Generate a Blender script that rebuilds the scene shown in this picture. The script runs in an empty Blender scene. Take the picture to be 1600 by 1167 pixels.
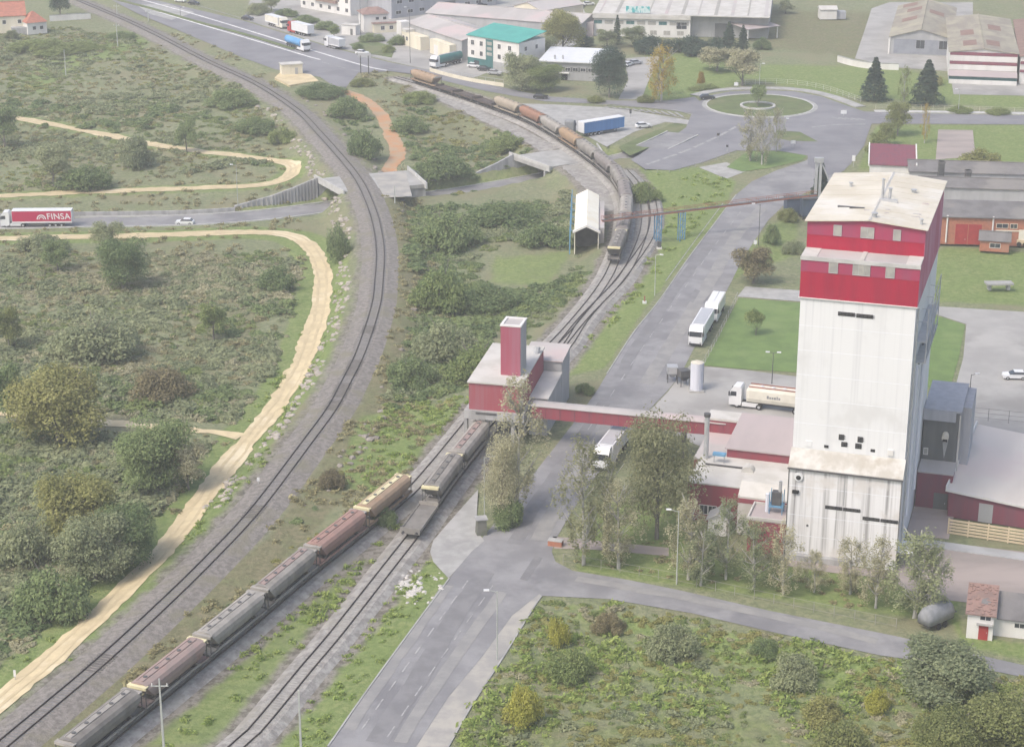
import bpy, math, random
import numpy as np
from mathutils import Vector, Matrix

R = math.radians
S = bpy.context.scene
C = S.collection

# ---------------------------------------------------------------- camera, sky, sun, exposure
CAM_H = 117.0; PITCH = R(20.0); FPX = 3050.0      # eye height, downward tilt, focal length in pixels of the 1600 wide photograph
cam_d = bpy.data.cameras.new('camera'); cam = bpy.data.objects.new('camera', cam_d); C.objects.link(cam)
cam.location = (0, 0, CAM_H); cam.rotation_euler = (math.pi / 2 - PITCH, 0, 0)
cam_d.sensor_fit = 'HORIZONTAL'; cam_d.sensor_width = 36.0; cam_d.lens = 36.0 * FPX / 1600.0
cam_d.clip_start = 1.0; cam_d.clip_end = 9000.0
S.camera = cam

SUN_EL = R(52.0); SUN_AZ = R(228.0)               # azimuth clockwise from +Y: behind the camera, to its left
w = bpy.data.worlds.new('World'); S.world = w; w.use_nodes = True
wn = w.node_tree.nodes; wl = w.node_tree.links
bg = wn['Background']; sky = wn.new('ShaderNodeTexSky'); sky.sky_type = 'NISHITA'; sky.sun_disc = False
sky.sun_elevation = SUN_EL; sky.sun_rotation = SUN_AZ; sky.air_density = 1.0; sky.dust_density = 4.5; sky.ozone_density = 0.5
wl.new(sky.outputs['Color'], bg.inputs['Color']); bg.inputs['Strength'].default_value = 0.15

sd = bpy.data.lights.new('sun', 'SUN'); sun = bpy.data.objects.new('sun', sd); C.objects.link(sun)
sd.energy = 0.95; sd.angle = R(13.0); sd.color = (1.0, 0.95, 0.88)
to_sun = Vector((math.sin(SUN_AZ) * math.cos(SUN_EL), math.cos(SUN_AZ) * math.cos(SUN_EL), math.sin(SUN_EL)))
sun.rotation_euler = to_sun.to_track_quat('Z', 'Y').to_euler(); sun.location = (-100, -60, 300)

S.view_settings.view_transform = 'Standard'; S.view_settings.look = 'None'
S.view_settings.exposure = 0.8; S.view_settings.gamma = 1.0; S.view_settings.use_curve_mapping = False
try:
    S.cycles.max_bounces = 9; S.cycles.diffuse_bounces = 6; S.cycles.glossy_bounces = 2; S.cycles.transmission_bounces = 4
    S.cycles.transparent_max_bounces = 8; S.cycles.volume_bounces = 1; S.cycles.use_denoising = True
except Exception:
    pass

# ---------------------------------------------------------------- surveying: a pixel of the photograph to a point of the place
_c, _s = math.cos(PITCH), math.sin(PITCH)
def W(u, v, z=0.0):
    a = (u - 800.0) / FPX; b = (583.5 - v) / FPX
    dx, dy, dz = a, _c + b * _s, -_s + b * _c
    t = (z - CAM_H) / dz
    return np.array([dx * t, dy * t, z])
def hp(p, v):                                     # height of the point above p that is seen on row v
    k = (583.5 - v) / FPX
    return CAM_H + p[1] * (k * _c - _s) / (_c + k * _s)
def proj(x, y, z):
    q = z - CAM_H; dep = y * _c - q * _s
    return 800 + FPX * x / dep, 583.5 - FPX * (y * _s + q * _c) / dep
def ppm(p):                                       # pixels per metre at a point
    return FPX / (p[1] * _c - (p[2] - CAM_H) * _s)

# ---------------------------------------------------------------- polylines
def smooth_line(pts, step=1.5):
    P = np.array(pts, float); n = len(P)
    E = np.vstack([2 * P[0] - P[1], P, 2 * P[-1] - P[-2]])
    out = []
    for i in range(n - 1):
        a, b, c, d = E[i], E[i + 1], E[i + 2], E[i + 3]
        m = max(2, int(np.linalg.norm((c - b)[:2]) / step))
        for k in range(m):
            t = k / m
            out.append(.5 * ((2 * b) + (-a + c) * t + (2 * a - 5 * b + 4 * c - d) * t * t + (-a + 3 * b - 3 * c + d) * t ** 3))
    out.append(P[-1]); Q = np.array(out)
    L = np.concatenate([[0], np.cumsum(np.linalg.norm(np.diff(Q[:, :2], axis=0), axis=1))])
    N = max(2, int(L[-1] / step)); s = np.linspace(0, L[-1], N + 1)
    return np.stack([np.interp(s, L, Q[:, k]) for k in range(Q.shape[1])], 1)
def normals2(P):
    T = np.gradient(P[:, :2], axis=0); T /= np.linalg.norm(T, axis=1)[:, None] + 1e-9
    return np.stack([-T[:, 1], T[:, 0]], 1), T
def dist_line(X, Y, P, chunk=40000):              # distance to a polyline and the z of its nearest point
    D = np.empty(X.size); Z = np.empty(X.size); x = X.ravel(); y = Y.ravel()
    lo = P[:, :2].min(0) - 60; hi = P[:, :2].max(0) + 60
    D[:] = 1e3; Z[:] = 0
    sel = np.where((x > lo[0]) & (x < hi[0]) & (y > lo[1]) & (y < hi[1]))[0]
    for k in range(0, len(sel), chunk):
        s = sel[k:k + chunk]
        d2 = (x[s, None] - P[None, :, 0]) ** 2 + (y[s, None] - P[None, :, 1]) ** 2
        j = d2.argmin(1); D[s] = np.sqrt(d2[np.arange(len(s)), j]); Z[s] = P[j, 2]
    return D.reshape(X.shape), Z.reshape(X.shape)
def sstep(a, b, x):
    t = np.clip((x - a) / (b - a), 0, 1); return t * t * (3 - 2 * t)
def px_line(pts, z=0.0, step=1.5, ext0=0, ext1=0):
    P = [W(p[0], p[1], p[2] if len(p) > 2 else z) for p in pts]
    if ext0: d = P[0] - P[1]; P.insert(0, P[0] + d / np.linalg.norm(d) * ext0)
    if ext1: d = P[-1] - P[-2]; P.append(P[-1] + d / np.linalg.norm(d) * ext1)
    return smooth_line(P, step)

# main railway line on the left, goods sidings on the right, sunken road, gravel tracks, big road
RAIL_MAIN = px_line([(7, 1160.6), (75, 1104), (154, 1037), (242.5, 956), (324, 877), (400, 795.6), (480.5, 690), (517.8, 639), (540.8, 596.6),
                     (564, 548.6), (586.4, 480), (591.7, 440), (594, 390), (585.6, 340), (568, 295), (551, 268), (524, 236), (496, 205), (463.7, 172.5),
                     (400, 131), (325, 96), (250, 57), (200, 33), (150, 12)], 0, 1.2, 60, 220)
SIDING_A = px_line([(20, 1262), (112, 1200), (205, 1126), (310, 1041), (387, 978), (470, 908), (555, 840), (634, 775), (680, 725), (717, 680), (765, 622), (815, 575), (866, 536), (920, 475), (947, 437), (958, 415),
                    (970, 385), (977, 352), (977, 322), (966, 292), (944, 269), (917, 248), (890, 229), (850, 204), (815, 187), (762, 167), (700, 146), (650, 130), (618, 121)], 0, 1.2, 30, 0)
SIDING_B = px_line([(355, 1180), (400, 1139), (480, 1043), (529, 985), (614, 877), (650, 831), (673, 798), (710, 747), (762, 682), (800, 637), (845, 583), (886, 540), (910, 503), (939, 469),
                    (975, 430), (1000, 380), (1008, 345), (1005, 312), (992, 285), (975, 266)], 0, 1.2, 60, 0)
SIDING_C = px_line([(872, 546), (905, 505), (930, 478), (956, 452), (985, 415), (1014, 372), (1022, 340), (1018, 310)], 0, 1.2)
LOW_ROAD = px_line([(-260, 352, -5.8), (0, 350, -5.8), (120, 348, -5.8), (289, 345, -5.8), (400, 338, -5.8), (470, 330, -5.8), (545, 320, -5.8), (620, 313, -5.8), (700, 305, -5.7), (780, 292, -5.6),
                    (850, 279, -5.4), (905, 266, -4.4), (955, 252, -2.4), (1000, 239, -.6), (1040, 222, 0), (1075, 205, 0)], 0, 1.2)
PATH = px_line([(-120, 1200, -1.2), (-30, 1126, -1.2), (25, 1080, -1.2), (90, 1025, -1.3), (170, 950, -1.5), (250, 870, -1.8), (325, 770, -2.2), (390, 685, -2.6), (440, 625, -3), (475, 560, -3.4), (498, 490, -3.9),
                (504, 440, -4.2), (497, 405, -4.5), (475, 378, -4.8), (440, 366, -5), (380, 363, -5.1), (300, 366, -5.1), (200, 369, -5.1), (90, 371, -5.1), (-60, 374, -5.1)], 0, 1.5, 40, 60)
PATH_N = px_line([(-60, 309, -5), (0, 307, -5), (120, 301, -5), (230, 297, -4.8), (320, 294, -4.6), (400, 290, -4.4), (440, 282, -4.2), (458, 268, -4), (452, 257, -3.8), (420, 250, -3.6), (340, 240, -3.4), (250, 228, -3.2), (150, 208, -3), (20, 184, -2.6), (-60, 172, -2.5)], 0, 1.5)
PATH_SPUR = px_line([(378, 682, -2.5), (345, 677, -2.6), (290, 672, -2.7), (200, 664, -2.8), (100, 655, -2.9), (-20, 645, -3)], 0, 1.5)
ORANGE = px_line([(535, 142, -.2), (560, 152, -.6), (592, 175, -1), (608, 205, -1.6), (622, 240, -2.2), (610, 262, -2.8), (607, 285, -3.2)], 0, 1.5)

_ctrl = [(0, 345, -5.5), (150, 322, -5.4), (300, 320, -5.2), (420, 318, -5), (250, 345, -5.6), (430, 350, -5.4), (100, 260, -4.2), (300, 260, -4), (410, 232, -3.4), (50, 130, -2.2), (250, 150, -2), (340, 170, -1.6), (150, 70, -.6), (0, 40, 0),
         (60, 420, -4.8), (250, 420, -4.8), (450, 410, -4.8), (100, 520, -4.2), (300, 520, -4.2), (455, 520, -3.8), (100, 640, -3), (300, 640, -3), (420, 610, -3.1), (80, 800, -2.4), (260, 780, -2.1), (40, 960, -1.6), (180, 910, -1.6), (20, 1060, -1.2), (-100, 700, -3), (-100, 900, -2),
         (650, 380, -2.8), (740, 420, -2.8), (850, 430, -2), (690, 500, -2.3), (770, 540, -1.8), (650, 620, -1), (560, 760, -.7), (430, 920, -.6), (250, 1070, -.6), (640, 320, -3.4), (780, 320, -3.6), (890, 370, -2.4),
         (545, 165, -.8), (575, 215, -1.6), (650, 225, -2.4), (740, 230, -2.8), (800, 250, -3), (640, 160, -.6), (700, 185, -1.4), (600, 120, 0), (560, 130, 0),
         (900, 860, 0), (1000, 600, 0), (1080, 320, 0), (1000, 200, 0), (1300, 500, 0), (1500, 700, 0), (1500, 300, 0), (1400, 100, 0), (900, 60, 0), (600, 50, 0), (450, 60, 0), (300, 20, 0), (1200, 930, 0), (1550, 1010, 0), (800, 950, 0), (600, 1080, 0), (540, 1160, 0),
         (1010, 460, 0), (960, 540, 0), (880, 620, 0), (720, 800, 0), (640, 930, 0), (1050, 280, 0), (900, 150, 0), (1300, 180, 0), (920, 1010, -1), (1150, 1060, -1.1), (1350, 1090, -1), (850, 1130, -1.1), (1200, 1160, -1.2), (1560, 1120, -.8)]
_cp = np.array([W(*k) for k in _ctrl])
def _base(X, Y):
    num = np.zeros(X.shape); den = np.zeros(X.shape)
    for p in _cp:
        wgt = 1.0 / (((X - p[0]) ** 2 + (Y - p[1]) ** 2) ** 2 + 900.0)
        num += wgt * p[2]; den += wgt
    z = num / den
    far = np.maximum(sstep(240, 420, np.abs(X)), np.maximum(sstep(760, 900, Y), sstep(170, 60, Y)))
    return z * (1 - far)
def terrain(X, Y):
    X = np.asarray(X, float); Y = np.asarray(Y, float)
    z = _base(X, Y)
    for P, hw, bl in ((PATH, 2.2, 5), (PATH_N, 2.2, 5), (PATH_SPUR, 1.6, 4), (ORANGE, 2.0, 4)):
        d, zz = dist_line(X, Y, P); t = sstep(hw, hw + bl, d); z = zz * (1 - t) + z * t
    for P, hw, bl in ((RAIL_MAIN, 5.4, 6.0), (SIDING_A, 3.6, 5), (SIDING_B, 3.4, 4.5), (SIDING_C, 3.0, 4)):
        d, zz = dist_line(X, Y, P); t = sstep(hw, hw + bl, d); z = np.where(z < -.5, -.5 * (1 - t) + z * t, np.minimum(z, -.5 * (1 - t) + z * t))
    d, zz = dist_line(X, Y, LOW_ROAD); t = sstep(4.6, 6.6, d)
    z = np.where(zz < -.3, (zz - .05) * (1 - t) + z * t, z)
    return z
def TZ(x, y): return float(terrain(np.array([x]), np.array([y]))[0])
def G(u, v):                                      # pixel to a point on the terrain
    z = 0.0
    for k in range(14):
        p = W(u, v, z); z = .5 * z + .5 * TZ(p[0], p[1])
    p = W(u, v, z); p[2] = TZ(p[0], p[1]); return p
# ---------------------------------------------------------------- mesh building
class MB:
    def __init__(s): s.v = []; s.f = []; s.m = []
    def add(s, vs, fs, m=0):
        o = len(s.v); s.v += [tuple(map(float, p)) for p in vs]
        for f in fs: s.f.append([i + o for i in f]); s.m.append(m)
        return s
    def box(s, x0, x1, y0, y1, z0, z1, m=0):
        return s.add([(x0, y0, z0), (x1, y0, z0), (x1, y1, z0), (x0, y1, z0), (x0, y0, z1), (x1, y0, z1), (x1, y1, z1), (x0, y1, z1)],
                     [(0, 3, 2, 1), (4, 5, 6, 7), (0, 1, 5, 4), (1, 2, 6, 5), (2, 3, 7, 6), (3, 0, 4, 7)], m)
    def quad(s, a, b, c, d, m=0): return s.add([a, b, c, d], [(0, 1, 2, 3)], m)
    def poly(s, pts, m=0): return s.add(pts, [tuple(range(len(pts)))], m)
    def prism(s, pts, z0, z1, m=0, mt=None):      # counter-clockwise outline
        n = len(pts); vs = [(p[0], p[1], z0) for p in pts] + [(p[0], p[1], z1) for p in pts]
        s.add(vs, [(i, (i + 1) % n, n + (i + 1) % n, n + i) for i in range(n)] + [tuple(range(n - 1, -1, -1))], m)
        s.add(vs[n:], [tuple(range(n))], m if mt is None else mt); return s
    def tube(s, a, b, r0, r1=None, n=6, m=0, cap=True):
        a = Vector(a); b = Vector(b); d = b - a
        if r1 is None: r1 = r0
        q = d.to_track_quat('Z', 'Y'); vs = []
        for p, r in ((a, r0), (b, r1)):
            for i in range(n):
                t = 2 * math.pi * i / n; vs.append(tuple(p + q @ Vector((math.cos(t) * r, math.sin(t) * r, 0))))
        fs = [(i, (i + 1) % n, n + (i + 1) % n, n + i) for i in range(n)]
        if cap: fs += [tuple(range(n - 1, -1, -1)), tuple(range(n, 2 * n))]
        return s.add(vs, fs, m)
    def loft(s, secs, m=0, cap=True, closed=True):
        n = len(secs[0]); vs = [p for q in secs for p in q]; fs = []
        for k in range(len(secs) - 1):
            for i in range(n if closed else n - 1):
                j = (i + 1) % n; fs.append((k * n + i, k * n + j, (k + 1) * n + j, (k + 1) * n + i))
        if cap: fs += [tuple(range(n - 1, -1, -1)), tuple((len(secs) - 1) * n + i for i in range(n))]
        return s.add(vs, fs, m)
    def xprism(s, prof, x0, x1, m=0):             # profile (y, z) run along x
        return s.loft([[(x0, p[0], p[1]) for p in prof], [(x1, p[0], p[1]) for p in prof]], m)
    def yprism(s, prof, y0, y1, m=0):             # profile (x, z) run along y
        return s.loft([[(p[0], y0, p[1]) for p in prof], [(p[0], y1, p[1]) for p in prof]], m)
    def tri(s): return sum(len(f) - 2 for f in s.f)
    def mesh(s, name, mats, smooth=False):
        me = bpy.data.meshes.new(name); me.from_pydata(s.v, [], s.f)
        mats = mats if isinstance(mats, (list, tuple)) else [mats]
        for k in mats: me.materials.append(k)
        if len(mats) > 1: me.polygons.foreach_set('material_index', s.m)
        if smooth: me.polygons.foreach_set('use_smooth', [True] * len(me.polygons))
        me.update(); return me
def link(name, me, parent=None, loc=None, rot=None):
    o = bpy.data.objects.new(name, me); C.objects.link(o)
    if parent is not None: o.parent = parent
    if loc is not None: o.location = loc
    if rot is not None: o.rotation_euler = (0, 0, rot) if not isinstance(rot, (tuple, list)) else rot
    return o
def part(name, mb, mats, parent, label=None, smooth=False, kind=None, loc=None, rot=None):
    me = mb.mesh(name, mats, smooth) if isinstance(mb, MB) else mb
    o = link(name, me, parent, loc, rot)
    if label: o['label'] = label
    if kind: o['kind'] = kind
    return o
def tag(o, label, cat, group=None):
    o['label'] = label; o['category'] = cat
    if group: o['group'] = group
    return o
def thing(name, label, cat, loc=(0, 0, 0), rot=0.0, group=None):
    o = bpy.data.objects.new(name, None); C.objects.link(o); o.empty_display_size = .5
    o.location = tuple(float(k) for k in loc); o.rotation_euler = (0, 0, rot)
    return tag(o, label, cat, group)
def solo(name, mb, mats, label, cat, loc=(0, 0, 0), rot=0.0, group=None, smooth=False):
    o = part(name, mb, mats, None, None, smooth, None, tuple(float(k) for k in loc), rot)
    return tag(o, label, cat, group)
def struct(name, mb, mats, parent=None, smooth=False):
    o = part(name, mb, mats, parent, None, smooth)
    if parent is None: o['kind'] = 'structure'
    return o
def dup(root, loc, rot, label, group=None, paint=None):
    r = root.copy(); C.objects.link(r); r.location = tuple(float(k) for k in loc); r.rotation_euler = (0, 0, rot); r['label'] = label
    if group: r['group'] = group
    def rec(a, b):
        for ch in list(a.children):
            c = ch.copy(); C.objects.link(c); c.parent = b; rec(ch, c)
    rec(root, r)
    return r
def kids(o):
    for c in o.children:
        yield c; yield from kids(c)
def repaint(root, names, matl):
    for c in list(kids(root)):
        if c.name.split('.')[0] in names:
            c.material_slots[0].link = 'OBJECT'; c.material_slots[0].material = matl

# ---------------------------------------------------------------- materials
def _rgba(c): return (c[0], c[1], c[2], 1.0)
def M(name, c, c2=None, sc=.5, st=(1, 1, 1), rough=.85, lo=.38, hi=.62, det=5, bump=0, bsc=None, metal=0, spec=.3, c3=None, sc3=.1, world=False, corr=0, obj_rand=0):
    m = bpy.data.materials.new(name); m.use_nodes = True; nt = m.node_tree; N = nt.nodes; L = nt.links; b = N['Principled BSDF']
    b.inputs['Roughness'].default_value = rough; b.inputs['Metallic'].default_value = metal; b.inputs['Specular IOR Level'].default_value = spec
    if c2 is None and c3 is None and not bump and not corr:
        c2 = tuple(k * .88 for k in c)
    if world: co = N.new('ShaderNodeNewGeometry').outputs['Position']
    else: co = N.new('ShaderNodeTexCoord').outputs['Object']
    mp = N.new('ShaderNodeMapping'); mp.inputs['Scale'].default_value = st; L.new(co, mp.inputs['Vector'])
    col = None
    def noise(scale, d, vec):
        n = N.new('ShaderNodeTexNoise'); n.inputs['Scale'].default_value = scale; n.inputs['Detail'].default_value = d; n.inputs['Roughness'].default_value = .6; L.new(vec, n.inputs['Vector']); return n.outputs['Fac']
    def mixc(fac, A, B):
        x = N.new('ShaderNodeMix'); x.data_type = 'RGBA'; L.new(fac, x.inputs['Factor'])
        for sck, val in ((x.inputs[6], A), (x.inputs[7], B)):
            if isinstance(val, tuple): sck.default_value = _rgba(val)
            else: L.new(val, sck)
        return x.outputs[2]
    def ramp(f, a, z):
        r = N.new('ShaderNodeMapRange'); r.interpolation_type = 'SMOOTHSTEP'; r.inputs['From Min'].default_value = a; r.inputs['From Max'].default_value = z; L.new(f, r.inputs['Value']); return r.outputs['Result']
    col = tuple(c)
    if c2 is not None: col = mixc(ramp(noise(sc, det, mp.outputs['Vector']), lo, hi), col, tuple(c2))
    if c3 is not None: col = mixc(ramp(noise(sc3, 4, co), .5, .68), col, tuple(c3))
    if obj_rand:
        oi = N.new('ShaderNodeObjectInfo'); hv = N.new('ShaderNodeHueSaturation')
        mr = N.new('ShaderNodeMapRange'); mr.inputs['To Min'].default_value = 1 - obj_rand; mr.inputs['To Max'].default_value = 1 + obj_rand; L.new(oi.outputs['Random'], mr.inputs['Value']); L.new(mr.outputs['Result'], hv.inputs['Value'])
        if isinstance(col, tuple): hv.inputs['Color'].default_value = _rgba(col)
        else: L.new(col, hv.inputs['Color'])
        col = hv.outputs['Color']
    if isinstance(col, tuple): b.inputs['Base Color'].default_value = _rgba(col)
    else: L.new(col, b.inputs['Base Color'])
    if bump or corr:
        bp = N.new('ShaderNodeBump'); bp.inputs['Distance'].default_value = 1.0
        if corr:
            wv = N.new('ShaderNodeTexWave'); wv.wave_type = 'BANDS'; wv.bands_direction = 'X' if corr > 0 else 'Y'; wv.inputs['Scale'].default_value = abs(corr); L.new(co, wv.inputs['Vector'])
            bp.inputs['Strength'].default_value = .16; bp.inputs['Distance'].default_value = .05; L.new(wv.outputs['Fac'], bp.inputs['Height'])
        else:
            bp.inputs['Strength'].default_value = min(1, bump); bp.inputs['Distance'].default_value = .2; L.new(noise(bsc or sc * 4, 5, co), bp.inputs['Height'])
        L.new(bp.outputs['Normal'], b.inputs['Normal'])
    return m
def leafmat(name, c, c2, var=.18, trans=.45, sc=.25):
    m = bpy.data.materials.new(name); m.use_nodes = True; nt = m.node_tree; N = nt.nodes; L = nt.links
    for n in list(N):
        if n.type != 'OUTPUT_MATERIAL': N.remove(n)
    out = [n for n in N if n.type == 'OUTPUT_MATERIAL'][0]
    geo = N.new('ShaderNodeNewGeometry'); oi = N.new('ShaderNodeObjectInfo')
    nz = N.new('ShaderNodeTexNoise'); nz.inputs['Scale'].default_value = sc; nz.inputs['Detail'].default_value = 3; L.new(geo.outputs['Position'], nz.inputs['Vector'])
    ad = N.new('ShaderNodeMath'); ad.operation = 'MULTIPLY_ADD'; L.new(geo.outputs['Random Per Island'], ad.inputs[0]); ad.inputs[1].default_value = .5; L.new(nz.outputs['Fac'], ad.inputs[2])
    ad2 = N.new('ShaderNodeMath'); ad2.operation = 'MULTIPLY_ADD'; L.new(oi.outputs['Random'], ad2.inputs[0]); ad2.inputs[1].default_value = .5; L.new(ad.outputs[0], ad2.inputs[2])
    mr = N.new('ShaderNodeMapRange'); mr.inputs['From Min'].default_value = .5; mr.inputs['From Max'].default_value = 1.35; L.new(ad2.outputs[0], mr.inputs['Value'])
    mx = N.new('ShaderNodeMix'); mx.data_type = 'RGBA'; L.new(mr.outputs['Result'], mx.inputs['Factor']); mx.inputs[6].default_value = _rgba(c); mx.inputs[7].default_value = _rgba(c2)
    hv = N.new('ShaderNodeHueSaturation'); L.new(mx.outputs[2], hv.inputs['Color'])
    vr = N.new('ShaderNodeMapRange'); vr.inputs['To Min'].default_value = 1 - var; vr.inputs['To Max'].default_value = 1 + var; L.new(geo.outputs['Random Per Island'], vr.inputs['Value']); L.new(vr.outputs['Result'], hv.inputs['Value'])
    d = N.new('ShaderNodeBsdfDiffuse'); t = N.new('ShaderNodeBsdfTranslucent'); ms = N.new('ShaderNodeMixShader'); ms.inputs[0].default_value = trans
    L.new(hv.outputs['Color'], d.inputs['Color']); L.new(hv.outputs['Color'], t.inputs['Color']); L.new(d.outputs[0], ms.inputs[1]); L.new(t.outputs[0], ms.inputs[2]); L.new(ms.outputs[0], out.inputs['Surface'])
    return m

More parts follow.
